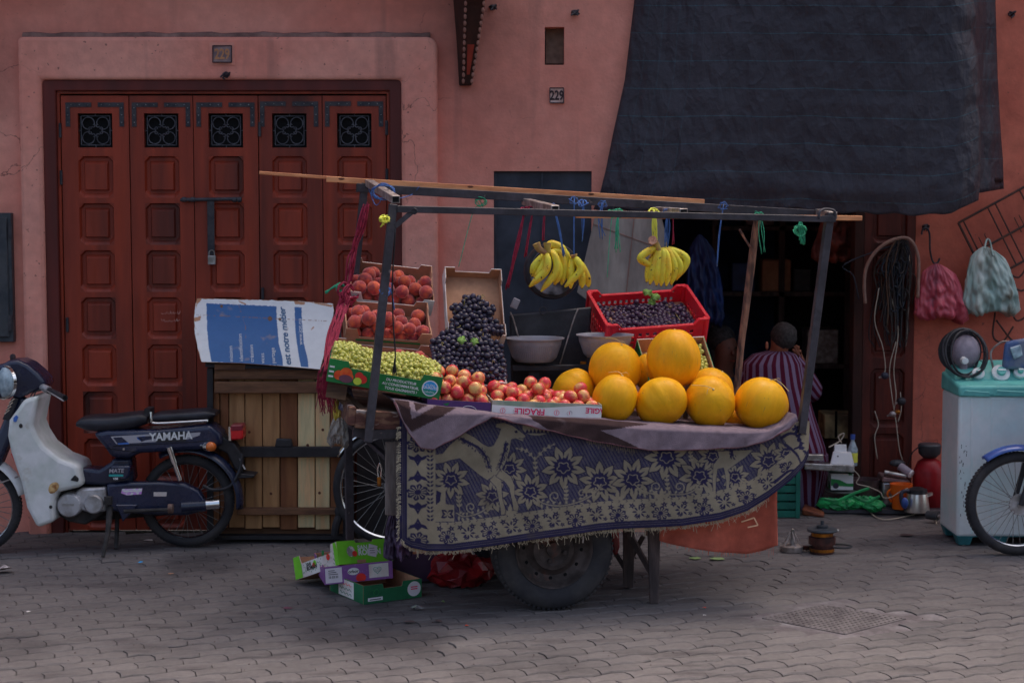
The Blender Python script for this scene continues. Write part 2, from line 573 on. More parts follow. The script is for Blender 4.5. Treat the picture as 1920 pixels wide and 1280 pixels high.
# ------------------------------------------------------------------ building
m_plaster = mat('pink_plaster', C(190, 126, 112), 0.92, col2=C(174, 106, 92), mscale=1.1, lo=0.38, hi=0.66, var=0.10, vscale=14, bump=0.28, bscale=55, bump2=0.28, bscale2=2.2,
                col3=C(134, 84, 74), m3scale=0.75, lo3=0.55, hi3=0.78, space='World', detail=7, col4=C(112, 80, 74), s4=(5, 5, .35), lo4=.60, hi4=.78, crack=C(92, 58, 52))
m_surround = mat('surround_plaster', C(194, 128, 114), 0.92, col2=C(180, 114, 100), mscale=1.6, lo=0.35, hi=0.65, var=0.11, vscale=18, bump=0.30, bscale=60, bump2=0.28, bscale2=2.6,
                 col3=C(146, 102, 94), m3scale=1.4, lo3=0.60, hi3=0.82, space='World', detail=7, col4=C(112, 80, 74), s4=(5, 5, .35), lo4=.60, hi4=.78, crack=C(92, 58, 52))
m_redwall = mat('orange_plaster', C(184, 102, 82), 0.9, col2=C(162, 84, 68), mscale=1.4, lo=0.35, hi=0.62, var=0.12, vscale=16, bump=0.25, bscale=50, bump2=0.2, bscale2=2.0,
                col3=C(120, 52, 44), m3scale=2.2, lo3=0.62, hi3=0.8, space='World', detail=7, col4=C(112, 80, 74), s4=(5, 5, .35), lo4=.60, hi4=.78, crack=C(92, 58, 52))
m_ledge = mat('dusty_ledge', C(120, 95, 88), 0.95, col2=C(90, 70, 66), mscale=5, var=0.25, vscale=30, space='World', bump=.3)
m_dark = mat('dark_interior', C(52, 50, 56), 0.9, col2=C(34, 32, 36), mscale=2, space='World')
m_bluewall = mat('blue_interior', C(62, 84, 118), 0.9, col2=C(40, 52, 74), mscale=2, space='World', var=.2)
bld = thing('building', 'pink plastered building with a red wooden folding door and a dark workshop opening', 'building', (0, YW, 0))
X = lambda px: P(px, 500, YW).x
Z = lambda py: P(960, py, YW).z
def wall_holes(mb, x0, x1, z0, z1, y0, y1, holes):
    xs = sorted({x0, x1} | {min(max(h[k], x0), x1) for h in holes for k in (0, 1)})
    zs = sorted({z0, z1} | {min(max(h[k], z0), z1) for h in holes for k in (2, 3)})
    for i in range(len(xs) - 1):
        col = []
        for j in range(len(zs) - 1):
            cx, cz = (xs[i] + xs[i + 1]) / 2, (zs[j] + zs[j + 1]) / 2
            solid = not any(h[0] < cx < h[1] and h[2] < cz < h[3] for h in holes)
            if solid and col and col[-1][1] == zs[j]: col[-1][1] = zs[j + 1]
            elif solid: col.append([zs[j], zs[j + 1]])
        for a, b in col:
            mb.span((xs[i], y0, a), (xs[i + 1], y1, b))
ZTOP = 7.0
holes = [(X(100), X(745), -1, Z(165)), (X(1021), X(1057), Z(122), Z(51)), (X(926), X(1109), -1, Z(321))]
YO = 10.95                                  # the workshop front stands back from the pink wall
Xo = lambda px: P(px, 500, YO).x
Zo = lambda py: P(960, py, YO).z
w = MB(); wall_holes(w, -9, X(1228), -0.02, ZTOP, YW, YW + 0.35, holes)
w.span((X(1228) - .2, YW + .35, -.02), (X(1228), YO + .3, ZTOP))
w.build('wall', m_plaster, bld)
pw_ = MB(); wall_holes(pw_, X(1228) - .1, 7.5, -.02, ZTOP, YO, YO + .3, [(Xo(1215), Xo(1716), -1, Zo(262))]); pw_.build('painted_wall', m_redwall, bld)
# surround: a proud rounded U of plaster
sx0, sx1 = P(41, 500, YS).x, P(821, 500, YS).x
sz = P(400, 69, YS).z
ix0, ix1, iz = X(90), X(755), Z(151)
rnd_c = []
for k in range(7):
    a = math.pi / 2 * k / 6
    rnd_c.append((sx1 - 0.06 + 0.06 * math.cos(a), sz - 0.06 + 0.06 * math.sin(a)))
rnd_l = []
for k in range(7):
    a = math.pi / 2 + math.pi / 2 * k / 6
    rnd_l.append((sx0 + 0.03 + 0.03 * math.cos(a), sz - 0.03 + 0.03 * math.sin(a)))
poly = [(sx1, -0.02)] + rnd_c + rnd_l + [(sx0, -0.02), (ix0, -0.02), (ix0, iz), (ix1, iz), (ix1, -0.02)]
MB().prism([(x, YS, z) for x, z in poly], (0, YW - YS + 0.03, 0)).build('door_surround', m_surround, bld, bevel=0.022, seg=3)
# dusty rounded bead of render along the surround's top
bead = []
for k in range(40):
    t = k / 39
    bead.append((sx0 + 0.02 + t * (sx1 - sx0 - 0.06), YW - 0.012, sz + 0.004 + 0.006 * math.sin(k * 1.7) * math.sin(k * .6)))
MB().tube(bead, 0.024, 8).build('ledge_fillet', m_ledge, bld, smooth=True)
# vent niche
v = MB()
v.span((X(1019), YW + 0.22, Z(124)), (X(1059), YW + 0.24, Z(49)))
v.build('vent_niche', m_dark, bld)
MB().bar(P(1050, 120, YW + .1), P(1050, 52, YW + .1), 0.03, 0.16).build('niche_slat', mat('old_wood', C(95, 82, 72), .9, var=.3, vscale=30), bld)

# ------------------------------------------------------------------ red folding door
m_door = mat('red_door_paint', C(124, 45, 27), 0.42, col2=C(98, 35, 23), mscale=2.5, lo=0.35, hi=0.7, var=0.16, vscale=9, stretch=(3.5, 1, 0.35), bump=0.12, bscale=40,
             col3=C(60, 26, 22), m3scale=0.8, lo3=0.48, hi3=0.7, rvar=0.12)
m_dframe = mat('door_frame_paint', C(84, 30, 26), 0.5, col2=C(68, 25, 22), mscale=3, var=0.16, vscale=12, stretch=(3, 1, 0.5), bump=0.1, rvar=.1)
m_black_iron = mat('black_iron', C(44, 44, 50), 0.55, col2=C(60, 58, 62), mscale=20, var=0.25, vscale=60, metal=0.3, bump=0.15)
m_hole = mat('window_dark', (0.004, 0.004, 0.005), 0.9, var=0)
m_grille = mat('grille_iron', C(74, 74, 80), 0.6, col2=C(52, 52, 58), mscale=30, metal=0.25)
m_steel = mat('worn_steel', C(150, 150, 152), 0.38, col2=C(110, 108, 106), mscale=25, metal=0.85, rvar=0.12)
m_chalk = mat('chalk', C(190, 150, 140), 0.95, var=0)
yF = YW - 0.045
fx0, fx1, fz = X(89.5), X(755.5), Z(150.5)
gx0, gx1, gz = X(121), X(726), Z(178)
poly = [(fx0, -.02), (fx0, fz), (fx1, fz), (fx1, -.02), (gx1 + .02, -.02), (gx1 + .02, gz + .02), (gx0 - .02, gz + .02), (gx0 - .02, -.02)]
MB().prism([(x, yF, z) for x, z in poly], (0, 0.13, 0)).build('door_frame', m_dframe, bld, bevel=0.006, seg=2)
poly = [(gx0 - .021, -.02), (gx0 - .021, gz + .021), (gx1 + .021, gz + .021), (gx1 + .021, -.02), (gx1 + .003, -.02), (gx1 + .003, gz + .003), (gx0 - .003, gz + .003), (gx0 - .003, -.02)]
MB().prism([(x, yF + 0.022, z) for x, z in poly], (0, 0.1, 0)).build('door_stop', m_door, bld, bevel=0.004, seg=2)
MB().span((fx0 + .05, YW + .09, 0), (fx1 - .05, YW + .11, fz - .03)).build('door_backing', m_hole, bld)
def chamfer_ring(x0, x1, z0, z1, y, c):
    return [(x0 + c, y, z0), (x1 - c, y, z0), (x1, y, z0 + c), (x1, y, z1 - c), (x1 - c, y, z1), (x0 + c, y, z1), (x0, y, z1 - c), (x0, y, z0 + c)]
def door_panel(x0, x1, z0, z1, y):
    mb = MB()
    e = 0.0005
    rings = [chamfer_ring(x0, x1, z0, z1, y + 0.001, e), chamfer_ring(x0, x1, z0, z1, y + 0.002, 0.028),
             chamfer_ring(x0 + .008, x1 - .008, z0 + .024, z1 - .008, y + 0.022, 0.022), chamfer_ring(x0 + .028, x1 - .028, z0 + .040, z1 - .026, y + 0.022, 0.003),
             chamfer_ring(x0 + .036, x1 - .036, z0 + .046, z1 - .044, y + 0.005, 0.002)]
    mb.loft(rings, cap=False)
    mb.f.append(tuple(len(mb.v) - 8 + k for k in range(8)))
    return mb
leafx = [121, 248, 367, 488, 607, 726]
yL = YW - 0.018
def spiral(cx, cz, y, r0, r1, a0, a1, n=14):
    return [(cx + (r0 + (r1 - r0) * k / n) * math.cos(a0 + (a1 - a0) * k / n), y, cz + (r0 + (r1 - r0) * k / n) * math.sin(a0 + (a1 - a0) * k / n)) for k in range(n + 1)]
for li in range(5):
    x0, x1 = X(leafx[li]) + 0.0025, X(leafx[li + 1]) - 0.0025
    y0 = yL + (0.0, 0.004, 0.0, 0.006, 0.002)[li]
    cxp = (leafx[li] + leafx[li + 1]) / 2 + (0, 0, 0, -2, 0)[li]
    cx = X(cxp)
    ztop = gz - 0.006
    wz0, wz1 = Z(277), Z(213)
    hw = 0.0965
    hs = [(cx - hw, cx + hw, wz0, wz1)]
    pans = []
    for k in range(8):
        a, b = Z(293 + 88 * k), Z(371 + 88 * k)
        pans.append((cx - 0.097, cx + 0.097, b, a)); hs.append(pans[-1])
    lb = MB(); wall_holes(lb, x0, x1, 0.012, ztop, y0, y0 + 0.04, hs)
    leaf = lb.build('door_leaf', m_door, bld)
    for p in pans:
        door_panel(*p, y0).build('panel', m_door, leaf)
    MB().span((cx - hw - .002, y0 + 0.037, wz0 - .002), (cx + hw + .002, y0 + 0.0385, wz1 + .002)).build('window', m_hole, leaf)
    gr = MB(); yg = y0 + 0.014; s = hw - 0.016; cz = (wz0 + wz1) / 2
    fr = [(cx - s, yg, cz - s), (cx + s, yg, cz - s), (cx + s, yg, cz + s), (cx - s, yg, cz + s)]
    for k in range(4):
        gr.bar(fr[k], fr[(k + 1) % 4], 0.004, 0.004)
    for sxn in (-1, 1):
        for szn in (-1, 1):
            def mir(pts): return [(cx + sxn * (p[0]), p[1], cz + szn * (p[2])) for p in pts]
            big = [(s * .5 + s * .42 * math.cos(t), yg, s * .5 + s * .42 * math.sin(t)) for t in np.linspace(-1.9, 3.45, 20)]
            gr.tube(mir(big), 0.003, 5)
            gr.tube(mir(spiral(s * .36, s * .14, yg, s * .04, s * .15, 4.0, -1.2)), 0.003, 5)
            gr.tube(mir(spiral(s * .14, s * .36, yg, s * .04, s * .15, 0.6, 5.8)), 0.003, 5)
    for dx, dz in ((1, 0), (-1, 0), (0, 1), (0, -1)):
        gr.bar((cx + dx * s, yg, cz + dz * s), (cx + dx * (hw + .001), yg, cz + dz * (hw + .001)), 0.004, 0.004)
    gr.build('grille', m_grille, leaf)
    for sgn in (-1, 1):
        s_ = MB(); ys = y0 - 0.004
        zt = Z(197 - (2 if li > 2 else 0)); xe = cx + sgn * (X(960 + 50) - X(960)); xi = cx + sgn * (X(960 + 6) - X(960))
        a = 0.0125
        pts = [(xi, zt - a), (xi, zt + a), (xe + sgn * a, zt + a), (xe + sgn * a, Z(238)), (xe - sgn * a, Z(238)), (xe - sgn * a, zt - a)]
        s_.prism([(x, ys, z) for x, z in pts], (0, 0.005, 0))
        strap = s_.build('iron_strap', m_black_iron, leaf)
        rv = MB()
        for t in (0.15, 0.5, 0.85):
            rv.lathe([(0.004, 0), (0.002, 0.003)], (xi + (xe - xi) * t, ys, zt), (0, -1, 0), 6)
            rv.lathe([(0.004, 0), (0.002, 0.003)], (xe, ys, zt + (Z(236) - zt) * t), (0, -1, 0), 6)
        tag(rv.build('rivets', m_steel, strap), kind='stuff')
    if li == 1:
        ch = MB()
        rr = random.Random(5)
        for row, yy in ((0, 586), (1, 600)):
            for k in range(6):
                px = 302 + k * 6 + rr.uniform(-1, 1)
                q = [(px, yy + rr.uniform(-3, 2)), (px + 2, yy + 3), (px + 4, yy + rr.uniform(-1, 3)), (px + 5.5, yy + rr.uniform(-4, 2))]
                ch.tube([P(a, b, y0 + 0.0055) for a, b in q], 0.0012, 4)
        tag(ch.build('chalk_writing', m_chalk, leaf), kind='stuff')
# hinges
for px, py in ((120, 245), (120, 333), (491, 243), (126, 608), (493, 552), (727, 240), (727, 330)):
    MB().lathe([(0.0085, -0.04), (0.0085, 0.04)], (X(px), yL - 0.006, Z(py)), n=8).build('hinge', m_black_iron, bld)
# long bolt with hasp and padlock
bolt = MB()
bolt.tube([P(338, 375, YW - .04), P(452, 373, YW - .04)], 0.011, 8)
for px in (345, 362, 440, 449):
    bolt.lathe([(0.015, -0.012), (0.015, 0.012)], P(px, 374.3, YW - .04), (1, 0, 0), 8)
bolt.bar(P(395, 372, YW - .04), P(396, 478, YW - .04), 0.006, 0.04, up=(1, 0, 0))
for px in (352, 442):
    bolt.bar(P(px, 374, YW - .04), P(px, 374, YW - .01), 0.03, 0.02)
bolt.build('door_bolt', m_black_iron, bld, bevel=0.002)
pl = thing('padlock', 'small silver padlock hanging from the iron hasp of the red folding door', 'padlock', P(397, 495, YW - .045))
MB().prism([P(a, b, YW - .054) for a, b in ((389.5, 479), (404, 479), (404, 496), (389.5, 496))], (0, 0.02, 0)).build('body', m_steel, pl, bevel=0.003, seg=2)
MB().tube([P(a, b, YW - .045) for a, b in ((392, 480), (392, 473), (394, 470), (397, 469), (400, 470), (402, 473), (402, 480))], 0.0035, 6).build('shackle', m_steel, pl)

# ------------------------------------------------------------------ number plates, meter box, hooks, corbel
m_tile_w = mat('white_enamel', C(175, 150, 145), 0.4, col2=C(150, 118, 108), mscale=15, var=.1)
m_tile_b = mat('faded_blue_tile', C(120, 100, 100), 0.6, col2=C(95, 78, 82), mscale=20, var=.2)
m_ink = mat('dark_ink', C(44, 30, 34), 0.6, var=.1)
m_ochre = mat('faded_ochre', C(150, 105, 75), 0.8, var=.1)
def plate(px0, px1, py0, py1, Y, mplate, mtxt, mrim):
    pb = MB().prism([P(px0, py0, Y - .012), P(px1, py0, Y - .012), P(px1, py1, Y - .012), P(px0, py1, Y - .012)], (0, 0.014, 0)).build('number_plate', mplate, bld, bevel=.002)
    rim = MB()
    cs = [P(px0 + 1, py0 + 1, Y - .014), P(px1 - 1, py0 + 1, Y - .014), P(px1 - 1, py1 - 1, Y - .014), P(px0 + 1, py1 - 1, Y - .014)]
    for k in range(4): rim.bar(cs[k], cs[(k + 1) % 4], 0.005, 0.005)
    rim.build('rim', mrim, pb)
    hgt = (py1 - py0) * mpp(Y)
    w_ = (px1 - px0) * mpp(Y)
    c = P((px0 + px1) / 2, (py0 + py1) / 2, Y - .0125)
    letters('numerals', '229', lambda x, y: (c.x + x * 0.72, c.y - .002, c.z + y - hgt * 0.27), mtxt, pb, h=hgt * 0.80, align='CENTER', bold=0.0022)
plate(1030, 1058, 164, 194, YW, m_tile_w, m_ink, m_ink)
plate(398, 435, 85, 118, YS, m_tile_b, m_ochre, m_ink)
MB().span(P(393, 122, YS - .004), P(440, 80, YS + .004)).build('plate_mortar', m_plaster, bld)
m_meter = mat('meter_box_metal', C(50, 55, 62), 0.5, col2=C(66, 68, 72), mscale=8, var=.2, bump=.1, metal=.2)
mx0, mx1, mz0, mz1 = X(-120), X(27), Z(640), Z(399)
meter = MB(); meter.span((mx0, YW - .05, mz0), (mx1, YW + .01, mz1)); mo = meter.build('meter_box', m_meter, bld, bevel=.004)
MB().span((mx0 + .02, YW - .062, mz0 + .03), (mx1 - .02, YW - .049, mz1 - .025)).build('lid', m_meter, mo, bevel=.004)
for py in (432, 605):
    MB().bar(P(19, py - 15, YW - .063), P(19, py + 15, YW - .063), .012, .02).build('hinge', m_black_iron, mo)
rr = random.Random(11)
for px, py, Y in ((424, 140, YS), (924, 14, YW), (1078, 24, YW), (1896, 27, YO), (1735, 425, YO)):
    hk = MB(); c = P(px, py, Y)
    for k in range(4):
        hk.tube(smooth_path([c + Vector((rr.uniform(-.02, .02), .004, rr.uniform(-.01, .01))), c + Vector((rr.uniform(-.02, .02), -.03, rr.uniform(-.02, .02))), c + Vector((rr.uniform(-.03, .03), -.05, rr.uniform(-.03, .01)))], 4), .005, 5)
    hk.ball(c, (.022, .02, .016), 8, 6)
    hk.build('cable_stub', m_black_iron, bld)
m_corbel = mat('corbel_wood', C(66, 34, 26), 0.75, col2=C(46, 24, 20), mscale=6, var=.25, vscale=30, stretch=(1, 1, .3), bump=.2)
m_corbel_in = mat('corbel_paint', C(118, 40, 28), 0.7, var=.2)
m_corbel_edge = mat('corbel_edge', C(120, 84, 74), 0.8, var=.2)
prof = [(.05, 161), (.09, 130), (.15, 80), (.24, 20), (.40, -50), (.70, -140)]
cl_ = [(-140, 842), (0, 851), (80, 857), (161, 861)]; cm_ = [(-140, 884), (0, 876), (80, 872), (161, 869)]; cr_ = [(-140, 926), (0, 911), (80, 898), (161, 884)]
def cpt(tab, py, d): return Vector((P(interp(tab, py), py, YW).x, YW - d, Z(py)))
rings = []
for d, py in prof:
    rings.append([cpt(cl_, py, -.02), cpt(cr_, py, -.02), cpt(cr_, py, d), cpt(cm_, py, d), cpt(cl_, py, d * .55)])
corb = MB().loft(rings).build('corbel', m_corbel, bld, bevel=.004)
sc_ = MB()
for py in np.arange(154, -70, -11.5):
    d = float(np.interp(-py, [-p[1] for p in prof], [p[0] for p in prof]))
    for tab in (cm_, cr_):
        sc_.ball(cpt(tab, py, d + .002), (.009, .012, .015), 7, 5)
tag(sc_.build('scallop_edge', m_corbel_edge, corb), kind='stuff')
ii, jj = [], []
for py in np.linspace(142, 88, 8):
    d = float(np.interp(-py, [-p[1] for p in prof], [p[0] for p in prof])) + .004
    ii.append(cpt(cm_, py, d) + Vector((.018, 0, 0))); jj.append(cpt(cr_, py, d) - Vector((.018, 0, 0)))
MB().add(ii + jj, [(k, k + 8, k + 9, k + 1) for k in range(7)]).build('painted_face', m_corbel_in, corb)

# ------------------------------------------------------------------ blue-grey metal shutter next to the workshop
m_shut = mat('shutter_metal', C(48, 52, 62), 0.5, col2=C(60, 64, 74), mscale=2.5, var=.2, vscale=10, bump=.08, metal=.25, rvar=.1)
sh = MB(); sh.span((X(925), YW + .03, 0), (X(1110), YW + .06, Z(320)))
shu = sh.build('metal_shutter', m_shut, bld)
MB().span((X(927), YW + .018, .05), (X(931), YW + .031, Z(324))).build('edge_strip', m_shut, shu)
MB().span((X(1015), YW + .022, .05), (X(1018), YW + .031, Z(324))).build('edge_strip', m_shut, shu)

# workshop interior
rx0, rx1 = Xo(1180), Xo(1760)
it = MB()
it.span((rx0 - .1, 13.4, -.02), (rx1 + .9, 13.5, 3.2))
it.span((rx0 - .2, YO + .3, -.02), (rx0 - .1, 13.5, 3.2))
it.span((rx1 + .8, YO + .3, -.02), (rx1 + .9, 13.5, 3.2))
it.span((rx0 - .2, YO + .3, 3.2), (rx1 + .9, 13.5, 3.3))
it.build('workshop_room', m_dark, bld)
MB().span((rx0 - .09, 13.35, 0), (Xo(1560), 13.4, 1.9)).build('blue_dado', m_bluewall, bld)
# timber door post and open panelled leaf
m_brown = mat('brown_door_paint', C(92, 36, 26), 0.5, col2=C(70, 28, 22), mscale=3, var=.2, stretch=(3, 1, .5), bump=.1, rvar=.1, col3=C(50, 22, 20), m3scale=2)
MB().span((Xo(1600), YO - .03, 0), (Xo(1618), YO + .10, Zo(264))).build('door_post', m_corbel, bld, bevel=.005)
lx0, lx1 = Xo(1619), Xo(1714)
pns = []
for a, b in ((690, 800), (812, 905), (470, 670), (300, 455)):
    pns.append((lx0 + .05, lx1 - .05, Zo(b), Zo(a)))
lb = MB(); wall_holes(lb, lx0, lx1, .02, Zo(264), YO - .02, YO + .025, pns)
leaf = lb.build('workshop_door_leaf', m_brown, bld)
for p in pns: door_panel(*p, YO - .02).build('panel', m_brown, leaf)
# overhanging upper storey carried by the corbel
ov = MB(); ov.span((-9, YW - .28, 3.26), (P(880, 100, YW).x + .06, YW + .2, 6.5)); ov.build('overhang', m_plaster, bld)
# worn concrete floor inside the workshop
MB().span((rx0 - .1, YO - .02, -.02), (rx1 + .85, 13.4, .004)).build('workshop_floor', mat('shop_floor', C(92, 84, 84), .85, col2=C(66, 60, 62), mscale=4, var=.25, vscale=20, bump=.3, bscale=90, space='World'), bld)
# ================================================================== FRUIT CART
def Yk(px, d=0.0):
    return 7.8 + 0.2 * ((px - 960) * 0.00246 + 0.664) + d
def K(px, py, d=0.0):
    return P(px, py, Yk(px, d))
m_post = mat('grey_painted_steel', C(66, 62, 68), 0.5, col2=C(50, 47, 52), mscale=8, var=.2, vscale=40, metal=.15, col3=C(120, 108, 105), m3scale=16, lo3=.68, hi3=.76, bump=.1)
m_galv = mat('galvanised_steel', C(150, 142, 140), 0.45, col2=C(110, 100, 96), mscale=20, metal=.6, var=.2)
m_oldwood = mat('weathered_wood', C(118, 108, 104), .9, col2=C(86, 76, 74), mscale=4, var=.3, vscale=12, stretch=(4, 4, .6), bump=.4, bscale=40)
m_worn = mat('worn_painted_wood', C(112, 82, 66), .85, col2=C(80, 50, 44), mscale=14, lo=.42, hi=.52, var=.25, vscale=30, stretch=(.6, 2, 2), bump=.3, col3=C(150, 138, 132), m3scale=10, lo3=.6, hi3=.66)
m_plank = mat('cart_plank', C(104, 80, 62), .9, col2=C(74, 56, 46), mscale=5, var=.3, stretch=(.5, 4, 4), bump=.3)
m_tyre = mat('tyre_rubber', C(46, 45, 50), 0.8, col2=C(62, 59, 60), mscale=7, var=.18, vscale=30, bump=.15, bscale=90)
m_rimdirt = mat('dirty_steel_rim', C(84, 74, 72), .7, col2=C(58, 50, 48), mscale=9, metal=.3, var=.3, vscale=30, col3=C(98, 62, 52), m3scale=6, lo3=.58, hi3=.68)
cart = thing('fruit_cart', 'steel framed fruit cart with a car wheel, leaning posts and a rug over its front', 'cart', (G(1035, 1155).x, 8.1, 0))
kx = Vector((0.975, 0.195, -0.098)).normalized()
ky = Vector((-0.2, 0.98, 0)).normalized(); ky = (ky - kx * ky.dot(kx)).normalized()
kz = kx.cross(ky)
KO = K(690, 757, 0.0)
KM = Matrix((kx, ky, kz)).transposed().to_4x4(); KM.translation = KO
def kl(x, y, z): return KM @ Vector((x, y, z))
def kbox(mb, x0, x1, y0, y1, z0, z1):
    return mb.hexa([kl(x0, y0, z0), kl(x1, y0, z0), kl(x1, y1, z0), kl(x0, y1, z0), kl(x0, y0, z1), kl(x1, y0, z1), kl(x1, y1, z1), kl(x0, y1, z1)])
BEDL = 1.96
for i in range(8):
    y0 = 0.03 + i * 0.11
    kbox(MB(), -0.03 + 0.004 * (i % 3), BEDL - .02 + .006 * (i % 2), y0, y0 + .106, -0.055, -0.03).build('bed_plank', m_plank, cart)
kbox(MB(), -.05, BEDL, -.005, .025, -.11, -.028).build('side_board', m_worn, cart, bevel=.004)
kbox(MB(), -.05, BEDL, .915, .945, -.11, -.028).build('side_board', m_worn, cart, bevel=.004)
kbox(MB(), -.082, -.05, -.005, .945, -.10, -.018).build('end_board', m_worn, cart, bevel=.004)
kbox(MB(), BEDL, BEDL + .03, -.005, .945, -.10, -.02).build('end_board', m_worn, cart, bevel=.004)
ar = MB()
for y in (.05, .9):
    kbox(ar, -.05, BEDL, y - .02, y + .02, -.155, -.11)
for x in (.1, .55, 1.0, 1.5, 1.9):
    kbox(ar, x - .02, x + .02, .07, .88, -.15, -.112)
ar.build('chassis', m_post, cart)
# posts and roof frame
posts = [((737, 383, 0), (690, 828, -.022)), ((1556, 400, 0), (1502, 812, -.01)), ((684, 343, .9), (640, 760, .93)), ((1417, 428, .9), (1379, 745, .92))]
for (a, b) in posts[:3]:
    MB().bar(K(*a), K(*b), .036, .036, up=(0.2, -1, 0)).build('post', m_post, cart, bevel=.002)
m_bark = mat('rough_pole_wood', C(122, 88, 72), .9, col2=C(70, 52, 48), mscale=12, lo=.45, hi=.58, var=.3, stretch=(2, 2, .5), bump=.5, bscale=50)
pp = [K(1421, 404, .87), K(1417, 428, .89), K(1408, 500, .9), K(1397, 590, .9), K(1390, 640, .9), K(1376, 790, .92)]
MB().tube(pp, [.018, .019, .021, .019, .018, .018], 7).build('post', m_bark, cart, smooth=40)
MB().tube([K(1386, 430, .88), K(1398, 450, .88), K(1406, 463, .88)], .006, 6).build('twig', m_bark, cart)
MB().bar(K(744, 392, -.012), K(1562, 411, -.012), .03, .030).build('top_bar', m_post, cart, bevel=.002)
MB().bar(K(668, 352, .9), K(1538, 402, .84), .04, .042).build('top_bar', m_post, cart, bevel=.002)
for a, b in (((690, 342, .92), (742, 374, .0)), ((985, 378, .9), (1041, 392, .06)), ((1228, 394, .88), (1282, 398, .06)), ((1536, 398, .84), (1562, 404, .0))):
    q = MB(); pa, pb = K(*a), K(*b)
    q.bar(pa, pb, .038, .034)
    t = q.build('cross_tube', m_galv, cart, bevel=.002)
    d = (pb - pa).normalized()
    MB().bar(pb + d * .0005, pb + d * .0025, .028, .024).build('tube_mouth', m_hole, t)
# bracket strap round the right corner, gusset and ring at the left corner
MB().tube(smooth_path([K(1536, 410, -.03), K(1536, 398, -.03), K(1546, 392, -.02), K(1562, 394, -.02), K(1566, 402, -.02), K(1564, 416, -.02)], 4), .007, 6).build('bracket', m_post, cart)
MB().bar(K(741, 424, -.02), K(772, 398, -.02), .006, .022).build('gusset', m_post, cart)
MB().torus(K(777, 396, -.03), .011, .0035, n=14, k=6).build('ring', m_black_iron, cart)
# lower steel: shelf angle at the left
lo = MB()
lo.bar(K(690, 815, -.02), K(770, 812, .0), .004, .04)
lo.bar(K(655, 778, .9), K(695, 795, .0), .03, .03)
lo.bar(K(650, 790, .9), K(725, 858, .05), .02, .02)
lo.bar(K(652, 770, .9), K(656, 1010, .9), .035, .035)
lo.build('lower_frame', m_post, cart)
MB().hexa([K(a, b, d) for a, b, d in ((722, 965, .03), (756, 968, .03), (756, 968, .07), (722, 965, .07), (722, 828, .03), (756, 826, .03), (756, 826, .07), (722, 828, .07))]).build('leg_board', m_oldwood, cart, bevel=.003)
# wheels
wc = Vector((G(1035, 1155).x, 8.11, 0.283))
wax = Vector((0.2, -0.98, 0)).normalized()
def car_wheel(c, name='wheel'):
    # tyre: rounded section
    prof = []
    for r_, h in ((.182, .062), (.205, .078), (.235, .082), (.262, .074), (.276, .060), (.281, .040), (.283, .0), (.281, -.040), (.276, -.060), (.262, -.074), (.235, -.082), (.205, -.078), (.182, -.062)):
        prof.append((r_, h))
    ty = MB().lathe(prof, c, wax, 64, close=True).build(name, m_tyre, cart, smooth=50)
    tr = MB()
    a = wax.orthogonal().normalized(); b = wax.cross(a)
    for k in range(72):
        t = 2 * math.pi * k / 72
        e = a * math.cos(t) + b * math.sin(t)
        tg = a * -math.sin(t) + b * math.cos(t)
        for h in (.062, -.062):
            p = c + e * .2745 + wax * h
            tr.bar(p - e * .004 - wax * .010, p + e * .0012 + wax * .006, .010, .012, up=tg)
    o_ = tr.build('tread_blocks', m_tyre, ty); tag(o_, kind='stuff')
    rm = MB().lathe([(.183, -.06), (.183, .060), (.180, .066), (.174, .062), (.168, .045), (.150, .030), (.125, .024), (.105, .034), (.095, .050), (.075, .053), (.055, .040), (.035, .040), (.033, .058), (.0, .060)], c, wax, 48).build('rim', m_rimdirt, ty, smooth=40)
    hb = MB()
    for k in range(4):
        t = 2 * math.pi * k / 4 + .5
        hb.lathe([(.011, 0), (.011, .016), (.004, .018)], c + (a * math.cos(t) + b * math.sin(t)) * .056 + wax * .038, wax, 6)
    tag(hb.build('wheel_nuts', m_rimdirt, ty), kind='stuff')
    sl = MB()
    for k in range(12):
        t = 2 * math.pi * k / 12 + .2
        sl.lathe([(.009, 0), (.009, .002)], c + (a * math.cos(t) + b * math.sin(t)) * .137 + wax * .0265, wax, 8)
    tag(sl.build('rim_holes', m_hole, ty), kind='stuff')
    MB().bar(c + (a * .0 + b * .0) + wax * .044 + Vector((.135, 0, .03)), c + wax * .044 + Vector((.139, 0, .06)), .008, .006).build('balance_weight', m_galv, ty)
car_wheel(wc)
car_wheel(wc + ky * .72)
MB().tube([wc + wax * .03, wc + ky * .74], .022, 8).build('axle', m_post, cart)
for d in (.12, .6):
    p = wc + ky * d
    MB().bar(p, p + Vector((0, 0, .56)), .05, .03, up=(1, 0, 0)).build('spring_post', m_post, cart)
# trestle legs at the right
m_legwood = mat('dark_leg_wood', C(76, 64, 62), .85, col2=C(54, 46, 46), mscale=8, var=.25, stretch=(3, 3, .5), bump=.3)
fl = G(1226, 1130); bl = G(1178, 1100)
MB().hexa([fl + Vector(q) for q in ((-.02, -.02, 0), (.02, -.02, 0), (.02, .02, 0), (-.02, .02, 0), (-.045, -.025, .74), (.035, -.025, .74), (.035, .025, .74), (-.045, .025, .74))]).build('leg', m_legwood, cart, bevel=.003)
MB().hexa([bl + Vector(q) for q in ((-.025, -.02, 0), (.025, -.02, 0), (.025, .02, 0), (-.025, .02, 0), (-.03, -.02, .76), (.035, -.02, .76), (.035, .02, .76), (-.03, .02, .76))]).build('leg', m_legwood, cart, bevel=.003)
MB().bar(P(1180, 1000, 8.34), P(1232, 1093, 8.30), .03, .022).build('brace', m_legwood, cart)
